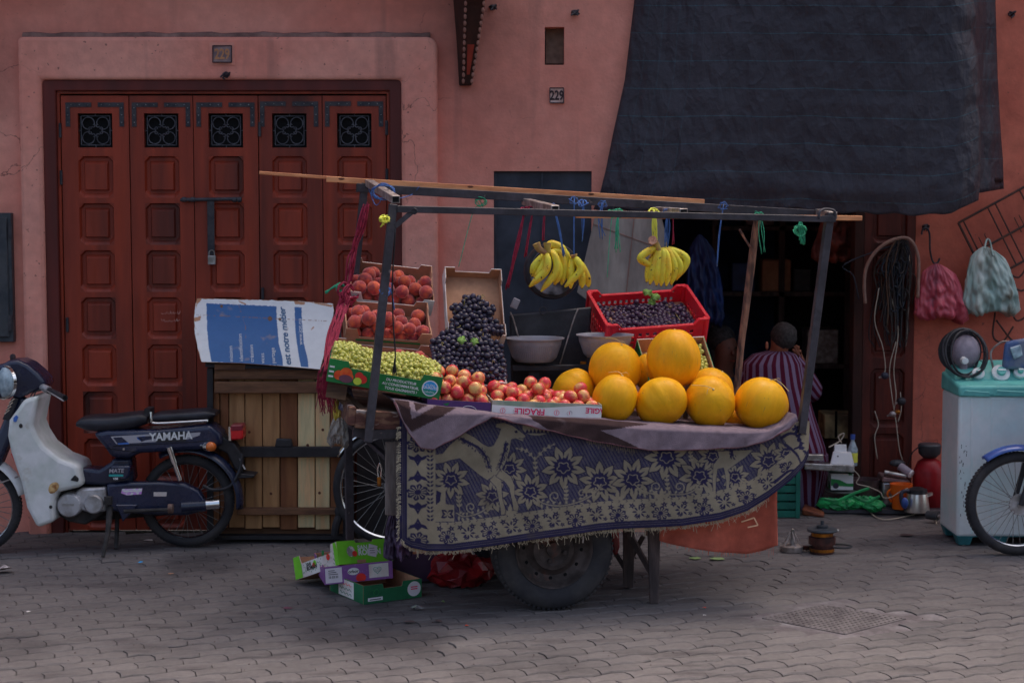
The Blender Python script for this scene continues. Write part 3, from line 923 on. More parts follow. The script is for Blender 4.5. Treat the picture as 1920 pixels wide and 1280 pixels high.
MB().bar(P(1150, 1030, 8.62), P(1180, 1078, 8.62), .03, .022).build('brace', m_legwood, cart)
MB().bar(P(1206, 1005, 8.6), P(1176, 1060, 8.62), .03, .022).build('brace', m_legwood, cart)
# stepped wooden rack carrying the fruit trays

# ------------------------------------------------------------------ patterned rug over the front
NAVY, CREAM, FIELD = np.array(C(44, 40, 72)), np.array(C(142, 131, 112)), np.array(C(66, 64, 86))
X0, Y0c, RES = 740, 750, 2
cv = np.zeros((300 * RES, 790 * RES, 3)); cv[:] = FIELD
hh, ww = cv.shape[:2]
yy, xx = np.mgrid[0:hh, 0:ww]
PXX, PYY = xx / RES + X0, yy / RES + Y0c
weave = (np.sin(PXX * 1.05 + np.floor(PYY / 2.2) * 2.1) * np.sin(PYY * 1.43)) > 0.25
cv[weave] = CREAM * .45 + NAVY * .55
cv[(np.sin(PXX * .9 - np.floor(PYY / 2.6) * 1.3) > .55)] = NAVY * 1.1
def rs(poly, col): raster(cv, X0, Y0c, RES, poly, col)
z1 = lambda pts: [(740 + a / 4.2675, 740 + b / 4.2675) for a, b in pts]
z2 = lambda pts: [(1120 + a / 4.2667, 740 + b / 4.2667) for a, b in pts]
def spath(pts, k=6): return [(p.x, p.y) for p in smooth_path([(a, b, 0) for a, b in pts], k)]
def leaf(cx, cy, ang, l, w, col):
    ca_, sa_ = math.cos(ang), math.sin(ang)
    pts = [(0, 0), (l * .3, w * .42), (l * .6, w * .42), (l * .82, w * .2), (l, 0), (l * .82, -w * .2), (l * .6, -w * .42), (l * .3, -w * .42)]
    rs([(cx + a * ca_ - b * sa_, cy + a * sa_ + b * ca_) for a, b in pts], col)
def flower(cx, cy, r, a0=0.0, sq=1.0, n=9):
    w = r * .39
    for ps, col in ((((-.08, 0), (.2, .60), (.5, .64), (.75, .38), (1.1, 0), (.75, -.38), (.5, -.64), (.2, -.60)), NAVY * .8), (((0, 0), (.22, .42), (.5, .48), (.76, .27), (1.0, 0), (.76, -.27), (.5, -.48), (.22, -.42)), CREAM * .9), (((-.1, .26), (.55, 0), (-.1, -.26)), NAVY)):
        for k in range(n):
            t = a0 + 2 * math.pi * k / n
            ca_, sa_ = math.cos(t), math.sin(t)
            rs([(cx + (r * .3 + a * r * .7) * ca_ - b * w * sa_, cy + ((r * .3 + a * r * .7) * sa_ + b * w * ca_) * sq) for a, b in ps], col)
    rs([(cx + r * (.40 + .05 * math.cos(9 * t)) * math.cos(t), cy + r * (.40 + .05 * math.cos(9 * t)) * sq * math.sin(t)) for t in np.linspace(0, 6.28, 40)], NAVY)
    ring = [(cx + r * (.26 + .045 * math.sin(5 * t)) * math.cos(t), cy + r * .22 * sq * (1 + .2 * math.sin(5 * t)) * math.sin(t)) for t in np.linspace(0, 6.28, 30)]
    rs(stroke_poly(ring, 1.5), CREAM * .95)
def curl(cx, cy, r, a0, turns, w=2.0):
    rs(stroke_poly([(cx + r * (1 - .75 * t) * math.cos(a0 + turns * 6.28 * t), cy + r * (1 - .75 * t) * math.sin(a0 + turns * 6.28 * t)) for t in np.linspace(0, 1, 26)], w), CREAM)
for a in ((845, 899, 36, .2), (923, 930, 32, .5), (955, 878, 33, .1), (994, 921, 35, .3), (1056, 876, 42, .17), (1124, 903, 40, .5), (1186, 898, 41, .1), (1249, 857, 43, .35), (1311, 892, 40, .2), (1336, 855, 30, .0), (1378, 894, 27, .4), (1440, 864, 37, .1), (1474, 850, 26, .6), (1230, 990, 0.1, 0)):
    if a[2] > 1: flower(*a)
vines = [z1([(490, 940), (560, 970), (680, 940), (790, 860)]), z1([(1100, 810), (1200, 870), (1330, 885), (1480, 850), (1600, 780), (1650, 710)]), z2([(290, 710), (360, 765), (470, 795), (570, 795), (700, 790), (780, 755), (822, 700)]), z2([(1120, 660), (1200, 720), (1300, 742), (1410, 735)])]
for v_ in vines:
    pth = spath(v_, 8)
    rs(stroke_poly(pth, 2.2), CREAM)
    for i in range(3, len(pth) - 2, 3):
        for sg, ll in ((1, 11), (-1, 7)):
            t = math.atan2(pth[i + 1][1] - pth[i][1], pth[i + 1][0] - pth[i][0])
            leaf(pth[i][0], pth[i][1] + sg * 2, t + sg * 1.0, ll, 5, CREAM)
for cx, cy, r, a0, tr in ((883, 950, 10, 1.5, 1.2), (1040, 930, 11, 1.4, 1.2), (1090, 924, 10, 1.7, -1.2), (1230, 912, 11, 1.4, 1.2), (1273, 912, 11, 1.7, -1.2)):
    curl(cx, cy, r, a0, tr)
def sprig(pts, n, l=7):
    pth = spath(pts, 8)
    rs(stroke_poly(pth, 1.6), CREAM)
    for i in range(1, n):
        p = pth[int(i * (len(pth) - 1) / n)]; q = pth[min(len(pth) - 1, int(i * (len(pth) - 1) / n) + 1)]
        t = math.atan2(q[1] - p[1], q[0] - p[0])
        leaf(p[0], p[1], t + .7, l, 4.5, CREAM); leaf(p[0], p[1], t - .7, l, 4.5, CREAM)
    leaf(pth[-1][0], pth[-1][1], t, l, 4.5, CREAM)
sprig(z1([(1125, 680), (1125, 590), (1120, 520)]), 4); sprig(z1([(1120, 520), (1060, 450), (990, 430)]), 4, 6); sprig(z1([(1120, 520), (1190, 440), (1260, 400)]), 4, 6)
sprig(z1([(1365, 870), (1370, 790), (1365, 700)]), 5); sprig(z2([(570, 790), (555, 700), (552, 615)]), 5); sprig(z2([(755, 560), (745, 500), (740, 440)]), 4); sprig(z1([(520, 930), (515, 860), (510, 800)]), 4, 9)
for cx, cy in ((1157, 938), (956, 965), (1338, 930), (1240, 935)):
    for t in (-2.5, -1.57, -.64):
        leaf(cx, cy, t, 22, 9, CREAM)
# camels
camel = z1([(560, 300), (640, 340), (700, 390), (750, 415), (790, 405), (830, 330), (850, 270), (805, 255), (815, 230), (870, 222), (940, 245), (1000, 290), (1045, 325), (1020, 368), (965, 345), (930, 355), (915, 450), (880, 550), (850, 600), (880, 650), (800, 640), (740, 680), (680, 640), (620, 590), (560, 540), (520, 505), (440, 520), (380, 540), (305, 550), (310, 480), (380, 470), (440, 400), (500, 350)])
l1 = z1([(800, 640), (850, 680), (855, 750), (860, 830), (885, 920), (880, 950), (850, 960), (845, 900), (825, 800), (815, 740), (760, 680)])
l2 = z1([(850, 590), (930, 655), (955, 720), (955, 800), (990, 890), (985, 925), (950, 920), (935, 830), (915, 740), (880, 690), (810, 650)])
camel2 = z2([(960, 450), (1240, 440), (1180, 500), (1080, 570), (1040, 600), (1060, 640), (1055, 700), (1050, 770), (1030, 780), (1030, 690), (1010, 580), (960, 590), (945, 680), (945, 760), (925, 770), (920, 680), (925, 560), (970, 500)])
for pl_ in (camel, l1, l2, camel2):
    pc = np.mean(np.array(pl_), 0)
    rs(stroke_poly(pl_ + [pl_[0]], 2.4), NAVY)
    rs(pl_, CREAM * .94)
rgp = random.Random(4)
for pth in (z1([(520, 345), (600, 385), (680, 430), (730, 500), (755, 590)]), z1([(890, 380), (870, 470), (835, 585)]), z2([(1070, 445), (1085, 490)])):
    q = spath(pth, 10)
    rs(stroke_poly(q, (5.5, 2.5)), NAVY)
    for p in q:
        for _ in range(3):
            a = (p[0] + rgp.uniform(-5, 5), p[1] + rgp.uniform(-4, 4))
            rs(stroke_poly([a, (a[0] + rgp.uniform(-3, 3), a[1] + 4)], 1.1), NAVY)
rs(z1([(955, 290), (975, 282), (985, 300), (965, 305)]), NAVY * .7)
rs(stroke_poly(z1([(990, 345), (1020, 350), (1035, 340)]), 1.2), NAVY)
# scalloped medallion and fringe under the blanket
rs([(1006 + 27 * math.cos(t), 801 + 15 * math.sin(t)) for t in np.linspace(0, 6.28, 30)], CREAM)
for k in range(6): rs([(988 + 7 * k, 803), (992 + 7 * k, 812), (984 + 7 * k, 812)], NAVY)
for k in range(22):
    x = 1098 + 4.2 * k
    rs(stroke_poly([(x, 815 + k * .9), (x + 3, 830 + k * .9 + 3 * (k % 3)), (x + 6, 826 + k * .9)], 1.1), CREAM * .8)
ybot = [(744, 1002), (750, 1010), (758, 1018), (772, 1026), (800, 1032), (850, 1032), (920, 1023), (1000, 1011), (1080, 1000), (1120, 994), (1170, 990), (1280, 985), (1350, 974), (1400, 957), (1440, 933), (1480, 902), (1505, 875), (1520, 846), (1530, 830)]
ytop = [(740, 762), (760, 768), (860, 776), (925, 784), (1000, 790), (1120, 795), (1200, 804), (1380, 814), (1440, 815), (1470, 802), (1500, 788), (1530, 790)]
YB = np.interp(PXX, [a for a, b in ybot], [b for a, b in ybot])
xl = np.maximum(0, PXX - 764)
dist = YB - PYY
# cream borders
bord = (dist < 54) | (PXX < 816)
bord_in = bord
cv[bord_in] = CREAM
rgn = np.random.default_rng(2)
def rosette(cx, cy, r, sl=0.0):
    rs([(cx + r * 1.12 * (1 + .12 * math.sin(8 * t)) * math.cos(t), cy + r * .86 * (1 + .12 * math.sin(8 * t)) * math.sin(t)) for t in np.linspace(0, 6.28, 60)], NAVY)
    for k in range(14):
        t = 2 * math.pi * k / 14
        rs(stroke_poly([(cx + r * .34 * math.cos(t), cy + r * .28 * math.sin(t)), (cx + r * .95 * math.cos(t), cy + r * .74 * math.sin(t))], (1.2, 2.6)), CREAM)
    rs([(cx + r * .2 * math.cos(t), cy + r * .16 * math.sin(t)) for t in np.linspace(0, 6.28, 12)], NAVY)
def navy_star(cx, cy, r, n=6, a0=0.0, sq=1.0):
    pts = []
    for k in range(2 * n):
        t = a0 + math.pi * k / n; q = r if k % 2 == 0 else r * .45
        pts.append((cx + q * math.cos(t), cy + q * math.sin(t) * sq))
    rs(pts, NAVY); rs([(cx + .22 * (x - cx), cy + .22 * (y - cy)) for x, y in pts], CREAM)
# left band motifs
for cy in (832, 922, 1012):
    rosette(783, cy, 17)
    for sg in (-1, 1):
        rs([(783, cy + sg * 18), (790, cy + sg * 24), (803, cy + sg * 20), (797, cy + sg * 28), (789, cy + sg * 31), (783, cy + sg * 42), (777, cy + sg * 31), (769, cy + sg * 28), (765, cy + sg * 20), (776, cy + sg * 24)], NAVY)
        navy_star(783, cy + sg * 33, 5.5, 4)
for cy in range(848, 985, 16):
    for sg in (-1, 1):
        leaf(806, cy, sg * .9 - 1.57, 9, 4.5, NAVY); leaf(806, cy - 7, sg * .9 - 1.57, 8, 4.0, NAVY)
# bottom band motifs follow the hem
def hem(x, up): return (x, float(np.interp(x, [a for a, b in ybot], [b for a, b in ybot])) - up)
for i, x in enumerate(range(838, 1480, 40)):
    if i % 2 == 0:
        cx, cy = hem(x, 26); rosette(cx, cy, 14)
    else:
        cx, cy = hem(x, 30)
        for k in range(8):
            t = 2 * math.pi * k / 8
            leaf(cx + 4 * math.cos(t), cy + 3 * math.sin(t), t, 10, 4, NAVY)
for i, x in enumerate(range(824, 1480, 20)):
    cx, cy = hem(x + rgp.uniform(-2, 2), 42); navy_star(cx, cy, 7.5, 5, i * .7, .85)
    cx, cy = hem(x + 10, 21); navy_star(cx, cy, 5.5, 5, i * .5, .85)
for x in range(826, 1500, 14):
    a, b = hem(x, 51.5)
    rs(stroke_poly([(a - 3, b - 2), (a, b), (a - 3, b + 2)], 1.3), NAVY)
# butterfly corner motif
rs([(a, b) for a, b in z1([(315, 735), (400, 735), (405, 870), (475, 880), (475, 1010), (315, 1010)])], CREAM)
rs(z1([(330, 760), (370, 780), (360, 850), (325, 880)]), NAVY)
for t in (.5, -.6, 2.6, -2.5): leaf(838, 963, t, 14, 10, NAVY)
for t in (.5, -.6, 2.6, -2.5): leaf(838, 963, t, 9, 4, CREAM)
# right-hand end: cream border seen edge on, with swirls
rs([(1452, 800), (1530, 780), (1530, 880), (1470, 905), (1440, 925), (1468, 890), (1488, 868), (1478, 836)], CREAM)
for q in ([(1462, 822), (1480, 812), (1496, 818), (1500, 835), (1488, 842)], [(1470, 832), (1492, 850), (1500, 868)], [(1484, 805), (1500, 800), (1510, 815)], [(1450, 905), (1475, 885), (1490, 880)]):
    rs(stroke_poly(spath(q, 6), (6, 3)), NAVY)
for k in range(7): rs([(1490 + 3 * k + rgp.uniform(-4, 4) + 4 * math.cos(t), 800 + 8 * k + 5 * math.sin(t)) for t in np.linspace(0, 6.28, 8)], NAVY)
# binding
YB = np.interp(PXX, [a for a, b in ybot], [b for a, b in ybot]); dist = YB - PYY
edge = np.minimum(dist, np.where(PXX < 1470, (PXX - 750) * 1.0, 99))
cv[edge < 14] = NAVY * .9
cv[(edge > 5.2) & (edge < 6.2)] = CREAM * .35 + NAVY * .65
cv[(edge > 9.2) & (edge < 10.0)] = CREAM * .35 + NAVY * .65
# soiling
cv *= (1 - .16 * rgn.random((hh, ww, 1)))
soil = .5 + .5 * np.sin(PXX * .021 + 1.5 * np.sin(PYY * .03)) * np.sin(PYY * .045 + PXX * .008)
cv *= (1 - .22 * soil[..., None])
NU, NV = 640, 220
m_rug = mat('rug_weave', (1, 1, 1), .95, vcol=True, var=.22, vscale=14, bump=.5, bscale=420, sheen=.15, spec=.1, col3=C(80, 70, 64), m3scale=5, lo3=.62, hi3=.85)
cols = np.zeros((NU * NV, 3))
rugm = MB(); vs = []
for j in range(NV):
    v = j / (NV - 1)
    for i in range(NU):
        u = i / (NU - 1)
        px = 750 + 766 * u
        yb = float(np.interp(px, [a for a, b in ybot], [b for a, b in ybot])); yt = float(np.interp(px, [a for a, b in ytop], [b for a, b in ytop]))
        py = yt + (yb - yt) * v
        s = (px - 750) / 766
        d = -.045 - .02 * v + .012 * math.sin(s * 9 + 1 + v) * v + .006 * math.sin(s * 33 + 5 * v) * v + .010 * math.sin(s * 17 - 2) * v
        d += .010 * math.exp(-((s - .13) / .03) ** 2) * v - .012 * math.exp(-((s - .88 + .08 * v) / .03) ** 2)
        if s > .86: d += .9 * (s - .86) ** 1.5 * (1.1 - .3 * v)
        d += .006 * math.sin(px * .21 + py * .05) * max(0, (s - .9)) * 8
        if s < .03: d += (0.03 - s) * .7
        vs.append(K(px, py, d))
        c0, r0 = int((px - X0) * RES), int((py - Y0c) * RES)
        cols[j * NU + i] = cv[max(0, r0 - 0):r0 + 2, max(0, c0 - 0):c0 + 2].reshape(-1, 3).mean(0)
rugm.add(vs, [(j * NU + i, j * NU + i + 1, (j + 1) * NU + i + 1, (j + 1) * NU + i) for j in range(NV - 1) for i in range(NU - 1)])
rug = thing('camel_rug', 'navy and cream woven rug with camels and flowers hanging over the cart front', 'rug', K(1100, 1000, -.05))
ro = rugm.build('woven_sheet', m_rug, rug, smooth=True, fix=False); set_cols(ro, cols)
md = ro.modifiers.new('thick', 'SOLIDIFY'); md.thickness = .006; md.offset = -1
m_fringe = mat('cream_fringe', C(150, 138, 118), .95, var=.2)
fr_ = MB(); rf = random.Random(9)
for k in range(900):
    px = rf.uniform(752, 1440)
    if 930 < px < 1000 and rf.random() < .4: continue
    _, yb = hem(px, 0)
    s = (px - 750) / 766
    d = -.065 + .012 * math.sin(s * 9 + 2) + .006 * math.sin(s * 33 + 5) + .010 * math.sin(s * 17 - 2) + .008
    ln = rf.uniform(3, 8) if rf.random() < .93 else rf.uniform(10, 20)
    fr_.tube([K(px, yb - 3, d), K(px + rf.uniform(-3, 3), yb + ln * .5, d), K(px + rf.uniform(-5, 5), yb + ln, d + .003)], .0011, 3, cap=False)
for k in range(170):
    py = rf.uniform(800, 1010)
    fr_.tube([K(752, py, -.05), K(752 - rf.uniform(2, 6), py + rf.uniform(-3, 3), -.045), K(750 - rf.uniform(3, 8), py + rf.uniform(0, 7), -.045)], .0010, 3, cap=False)
tag(fr_.build('fringe', m_fringe, rug), kind='stuff')

# ------------------------------------------------------------------ striped blanket on the bed
LIL, BRN, SEAM = np.array(C(122, 107, 116)), np.array(C(60, 46, 47)), np.array(C(110, 76, 82))
bt = [(738, 752), (800, 762), (860, 768), (925, 777), (1000, 783), (1120, 789), (1200, 796), (1380, 806), (1440, 808), (1470, 797), (1494, 779)]
bb = [(738, 756), (752, 785), (766, 812), (788, 840), (812, 843), (845, 826), (880, 806), (905, 791), (922, 783), (960, 792), (1030, 808), (1100, 825), (1180, 839), (1215, 844), (1300, 844), (1400, 838), (1450, 822), (1478, 804), (1494, 786)]
bcv = np.zeros((100 * 2, 770 * 2, 3)); bcv[:] = LIL
rb = lambda p, c: raster(bcv, 735, 748, 2, p, c)
rb([(735, 745), (764, 745), (771, 784), (831, 757), (866, 762), (771, 809), (757, 790)], BRN)
rb([(772, 745), (778, 772), (800, 762), (790, 745)], BRN)
rb([(980, 776), (1087, 780), (1124, 787), (1190, 794), (1218, 798), (1125, 806), (1175, 828), (1209, 846), (1150, 833), (1080, 819), (1030, 806)], BRN)
hh2, ww2 = bcv.shape[:2]
yy2, xx2 = np.mgrid[0:hh2, 0:ww2]
YB2 = np.interp(xx2 / 2 + 735, [a for a, b in bb], [b for a, b in bb])
bcv[(YB2 - (yy2 / 2 + 748)) < 2.0] = SEAM
NU, NV1, NV2 = 380, 14, 46
vs, cl = [], []
rows = [(-1, k / (NV1 - 1)) for k in range(NV1 - 1)] + [(1, k / (NV2 - 1)) for k in range(NV2)]
for kind_, t in rows:
    for i in range(NU):
        px = 738 + 756 * i / (NU - 1)
        yt, yb = interp(bt, px), interp(bb, px)
        s = i / (NU - 1)
        wob = .006 * math.sin(s * 40) + .004 * math.sin(s * 91 + t * 5)
        if kind_ < 0:
            e = K(px, yt, -.03)
            vs.append(e + ky * (.40 * (1 - t)) + Vector((0, 0, -.012 + .012 * t + wob * .3)))
            cl.append(LIL)
        else:
            py = yt + (yb - yt) * t
            d = -.03 - .045 * min(1, t * 5) ** .6 + wob * t - .012 * t
            if px < 930: d -= .012
            vs.append(K(px, py, d))
            cl.append(bcv[min(hh2 - 1, max(0, int((py - 748) * 2)))][min(ww2 - 1, int((px - 735) * 2))])
nr = len(rows)
bm_ = MB().add(vs, [(j * NU + i, j * NU + i + 1, (j + 1) * NU + i + 1, (j + 1) * NU + i) for j in range(nr - 1) for i in range(NU - 1)])
m_blank = mat('fleece_blanket', (1, 1, 1), .98, vcol=True, var=.16, vscale=30, bump=.5, bscale=260, spec=.05, col3=C(96, 84, 88), m3scale=9, lo3=.6, hi3=.8)
bo = bm_.build('blanket', m_blank, None, smooth=True, fix=False, origin=K(1100, 800, 0)); set_cols(bo, np.array(cl))
tag(bo, 'lilac grey and brown striped fleece blanket folded over the top edge of the rug', 'blanket')
md = bo.modifiers.new('thick', 'SOLIDIFY'); md.thickness = .008; md.offset = -1

# ------------------------------------------------------------------ orange mat hanging under the right end
m_omat = mat('orange_mat', C(168, 84, 66), .95, col2=C(146, 72, 58), mscale=4, var=.14, vscale=30, bump=.5, bscale=300)
om_b = [(1238, 1014), (1260, 1020), (1300, 1028), (1340, 1034), (1400, 1038), (1430, 1032), (1456, 1022)]
mt = MB()
def omf(u, v):
    px = 1238 + 219 * u
    yt = np.interp(px, [1238, 1350, 1400, 1440, 1457], [984, 972, 955, 930, 915]) - 6
    return K(px, yt + (interp(om_b, px) - yt) * v, .02 + .03 * math.sin(u * 9 + 1) * v + .012 * math.sin(u * 23) * v)
mt.grid(omf, 40, 16)
omat = thing('orange_mat', 'faded orange mat hanging below the rug at the trestle end of the cart', 'mat', K(1350, 1030, .02))
oo = mt.build('mat_sheet', m_omat, omat, smooth=True); md = oo.modifiers.new('thick', 'SOLIDIFY'); md.thickness = .008
of = MB(); m_omark = mat('mat_mark', C(205, 150, 120), .95, var=.2)
for a, b in (((1390, 978), (1414, 970)), ((1414, 970), (1421, 984)), ((1421, 984), (1402, 988))):
    pa, pb = K(a[0], a[1], .004), K(b[0], b[1], .002)
    of.bar(pa, pb, .003, .006)
tag(of.build('woven_mark', m_omark, omat), kind='stuff')
fr2 = MB()
for k in range(60):
    px = rf.uniform(1240, 1456); yb = interp(om_b, px)
    fr2.tube([K(px, yb - 2, .01), K(px + rf.uniform(-1, 1), yb + rf.uniform(2, 9) + (8 if px > 1440 else 0), .01)], .0009, 3, cap=False)
tag(fr2.build('fringe', m_omat, omat), kind='stuff')

# ------------------------------------------------------------------ battens laid along the roof frame
m_pine = mat('pine_batten', C(186, 128, 88), .7, col2=C(164, 104, 70), mscale=6, var=.18, vscale=14, stretch=(.4, 5, 5), bump=.15)
m_knot = mat('wood_knot', C(80, 46, 34), .8, var=.2)
def batten(a, b, w, h, label, knots=()):
    t = thing('wooden_batten', label, 'batten', (a + b) / 2, 'battens on the cart roof')
    MB().bar(a, b, w, h).build('stick', m_pine, t, bevel=.002)
    dirn = (b - a)
    for k in knots:
        c = a + dirn * k
        MB().ball(c + Vector((0, -w / 2 + .001, h * .2)), (.022, .003, .006), 10, 6).build('knot', m_knot, t)
batten(K(486, 324, .93), K(640, 335, .93), .03, .016, 'thin pale batten end sticking out past the roof corner over the red door')
batten(K(612, 336, .9), K(1320, 379, .86), .024, .028, 'long pale pine batten lashed along the back roof bar of the cart', (.036, .37, .69))
batten(K(1080, 404, .5), K(1615, 409, .45), .03, .024, 'pale pine batten poking out beyond the far roof corner toward the workshop')
# ================================================================== TRAYS, FRUIT, SCALE
m_card = mat('brown_cardboard', C(150, 112, 88), .9, col2=C(132, 96, 76), mscale=6, var=.1, vscale=40, bump=.08)
m_cardw = mat('white_cardboard', C(190, 182, 180), .75, col2=C(168, 156, 152), mscale=7, var=.08)
m_green = mat('green_print', C(24, 108, 52), .5, col2=C(18, 92, 46), mscale=5, var=.08, spec=.5)
m_purple = mat('purple_print', C(70, 44, 92), .5, col2=C(58, 36, 78), mscale=8, var=.15)
m_white_ink = mat('white_ink', C(215, 215, 215), .6, var=.03)
m_red_ink = mat('red_ink', C(186, 40, 84), .6, var=.05)
m_orange_ink = mat('orange_ink', C(216, 84, 36), .5, col2=C(190, 60, 30), mscale=30, var=.1)
m_rink = mat('tomato_ink', C(190, 44, 40), .5, var=.1)
m_yg_ink = mat('pear_ink', C(170, 186, 60), .5, var=.1)
m_plum_ink = mat('plum_ink', C(92, 56, 70), .5, var=.1)
m_blue_ink = mat('badge_blue', C(40, 130, 190), .5, var=.05)
m_dgreen_ink = mat('badge_green', C(30, 120, 110), .5, var=.05)
def notch(W, H, a, b, Hm):
    return [(0, 0), (W, 0), (W, H), (W - a, H), (W - a - b, Hm), (a + b, Hm), (a, H), (0, H)]
def carton(name, label, cat, M4, W, D, H, mo, mi=None, fr=None, bk=None, sd=None, group=None, mback=None, mside=None):
    """open fruit tray; fr/bk/sd = (corner width, slope, middle height) or None for plain walls"""
    mi = mi or m_card
    t = thing_m(name, label, cat, M4, group)
    T, T2 = .003, .0025
    def wall(nm, poly, org, ux, n, m_, m_in):
        q = [Vector(org) + Vector(ux) * a + Vector((0, 0, b)) for a, b in poly]
        o_ = MB().prism(q, Vector(n) * T).build(nm, m_, t, local=True)
        q2 = [p + Vector(n) * (T + .0004) for p in q]
        MB().prism(q2, Vector(n) * T2).build('lining', m_in, o_, local=True)
        return o_
    pf = notch(W, H, *fr) if fr else [(0, 0), (W, 0), (W, H), (0, H)]
    pb = notch(W, H, *bk) if bk else [(0, 0), (W, 0), (W, H), (0, H)]
    ps = notch(D - .012, H - .0008, *sd) if sd else [(0, 0), (D - .012, 0), (D - .012, H - .0008), (0, H - .0008)]
    t_front = wall('front_panel', pf, (0, 0, 0), (1, 0, 0), (0, 1, 0), mo, mi)
    wall('back_panel', pb, (0, D, 0), (1, 0, 0), (0, -1, 0), mback or mo, mi)
    wall('side_panel', ps, (0.0004, .006, 0), (0, 1, 0), (1, 0, 0), mside or mo, mi)
    wall('side_panel', ps, (W - .0004, .006, 0), (0, 1, 0), (-1, 0, 0), mside or mo, mi)
    MB().span((.006, .006, .001), (W - .006, D - .006, .004)).build('floor', mi, t, local=True)
    return t
def on_front(name, s, t, ox, oz, h, m_, flip=False, y=-.0015, **kw):
    sg = -1 if flip else 1
    return letters(name, s, lambda a, b: (ox + sg * a, y, oz + sg * b), m_, t, h=h, local=True, **kw)
def disc(name, t, ox, oz, r, m_, y=-.0012, sx=1.0, n=20):
    return MB().sheet([(ox + r * sx * math.cos(2 * math.pi * k / n), y, max(.002, oz + r * math.sin(2 * math.pi * k / n))) for k in range(n)]).build(name, m_, t, local=True)

# ------------------------------------------------------------------ fruit meshes
def fruit_mesh(name, m_, cleft=.06, dip=.12, el=1.0, nu=18, nv=12, seed=0):
    rg_ = random.Random(seed); mb = MB().ball((0, 0, 0), 1.0, nu, nv)
    out = []
    for p in mb.v:
        x, y, z = p
        th = math.atan2(y, x); rad = math.hypot(x, y)
        k = 1 - cleft * math.exp(-(th / .28) ** 2) * rad
        zz = z * (el - dip * math.exp(-(rad / .28) ** 2) * (1 if z > 0 else .5))
        w = 1 + .03 * math.sin(2 * th + seed)
        out.append((x * k * w, y * k * w, zz))
    mb.v = out
    me = mb.mesh(name, True); me.materials.append(m_)
    return me
m_peach = mat('peach_skin', C(186, 82, 50), .75, col2=C(134, 42, 46), mscale=.9, lo=.33, hi=.60, var=.10, vscale=4, rnd=.16, sheen=.35, spec=.25, detail=3, col3=C(96, 38, 50), m3scale=.7, lo3=.50, hi3=.72)
m_nect = mat('nectarine_skin', C(220, 146, 84), .36, col2=C(170, 44, 52), mscale=.75, lo=.36, hi=.56, var=.10, vscale=5, rnd=.12, spec=.5, detail=3, col3=C(120, 24, 40), m3scale=.7, lo3=.58, hi3=.78)
peach_me = [fruit_mesh('peach', m_peach, seed=k) for k in range(3)]
nect_me = [fruit_mesh('nectarine', m_nect, .05, .10, .95, seed=k) for k in range(3)]
rfz = random.Random(21)
def fill(M4, pts, rad, meshes, name, label, cat, group, z0=0.0, y0=0.0, x0=0.0):
    for p, r_ in zip(pts, rad):
        o_ = inst(name, meshes[rfz.randrange(len(meshes))], None, M4 @ Vector((p[0] + x0, p[1] + y0, p[2] + z0)),
                  (rfz.uniform(-1.2, 1.2), rfz.uniform(-1.2, 1.2), rfz.uniform(0, 6.28)), (r_, r_, r_))
        tag(o_, label, cat, group)
def shelf(M4, W, D, nm='rack_shelf'):
    b = MB(); 
    b.hexa([M4 @ Vector(q) for q in ((.02, .01, -.014), (W - .02, .01, -.014), (W - .02, D - .01, -.014), (.02, D - .01, -.014), (.02, .01, -.001), (W - .02, .01, -.001), (W - .02, D - .01, -.001), (.02, D - .01, -.001))])
    b.build(nm, m_plank, cart)
    for x in (.05, W - .05):
        for y in (.03, D - .03):
            p = M4 @ Vector((x, y, -.016)); l_ = KM.inverted() @ p
            if l_.x > -.06: MB().bar(p, kl(l_.x, l_.y, -.03), .025, .02, up=(1, 0, 0)).build('rack_leg', m_plank, cart)

# three peach trays on the rack
trays = [((652, 574, .78), (808, 592, .78), 36, .27, 30, 'top'), ((645, 646, .55), (805, 657, .55), 32, .26, 30, 'mid'), ((628, 712, .32), (815, 728, .32), 22, .24, 26, 'low')]
lab = {'top': 'white and brown cardboard tray of peaches, highest on the cart rack', 'mid': 'brown cardboard peach tray with a green edge line, middle one on the rack', 'low': 'cardboard peach tray partly hidden behind the green grapes'}
flab = {'top': 'ripe peach in the highest tray on the rack', 'mid': 'ripe peach in the middle tray on the rack', 'low': 'ripe peach in the tray behind the green grapes'}
for i, (a, b, tilt, D, n, key) in enumerate(trays):
    M4, W = frame(K(*a), K(*b), tilt)
    H = .095
    t = carton('peach_tray', lab[key], 'fruit tray', M4, W, D, H, m_cardw if key == 'top' else m_card, None, (.05, .015, .05), (.055, .01, .07), (.05, .02, .08), 'peach trays', mback=m_cardw, mside=m_card)
    if key != 'top':
        MB().span((.05, -.0012, .030), (W - .05, -.0006, .040)).build('green_line', m_green, t, local=True)
    shelf(M4, W, D)
    p, rd = pack(n, .0335, W - .014, D - .014, seed=10 + i, g=(0, -.25, -1), it=200)
    fill(M4, p, rd, peach_me, 'peach', flab[key], 'peach', 'peaches in the ' + key + ' tray', .004, .007, .007)

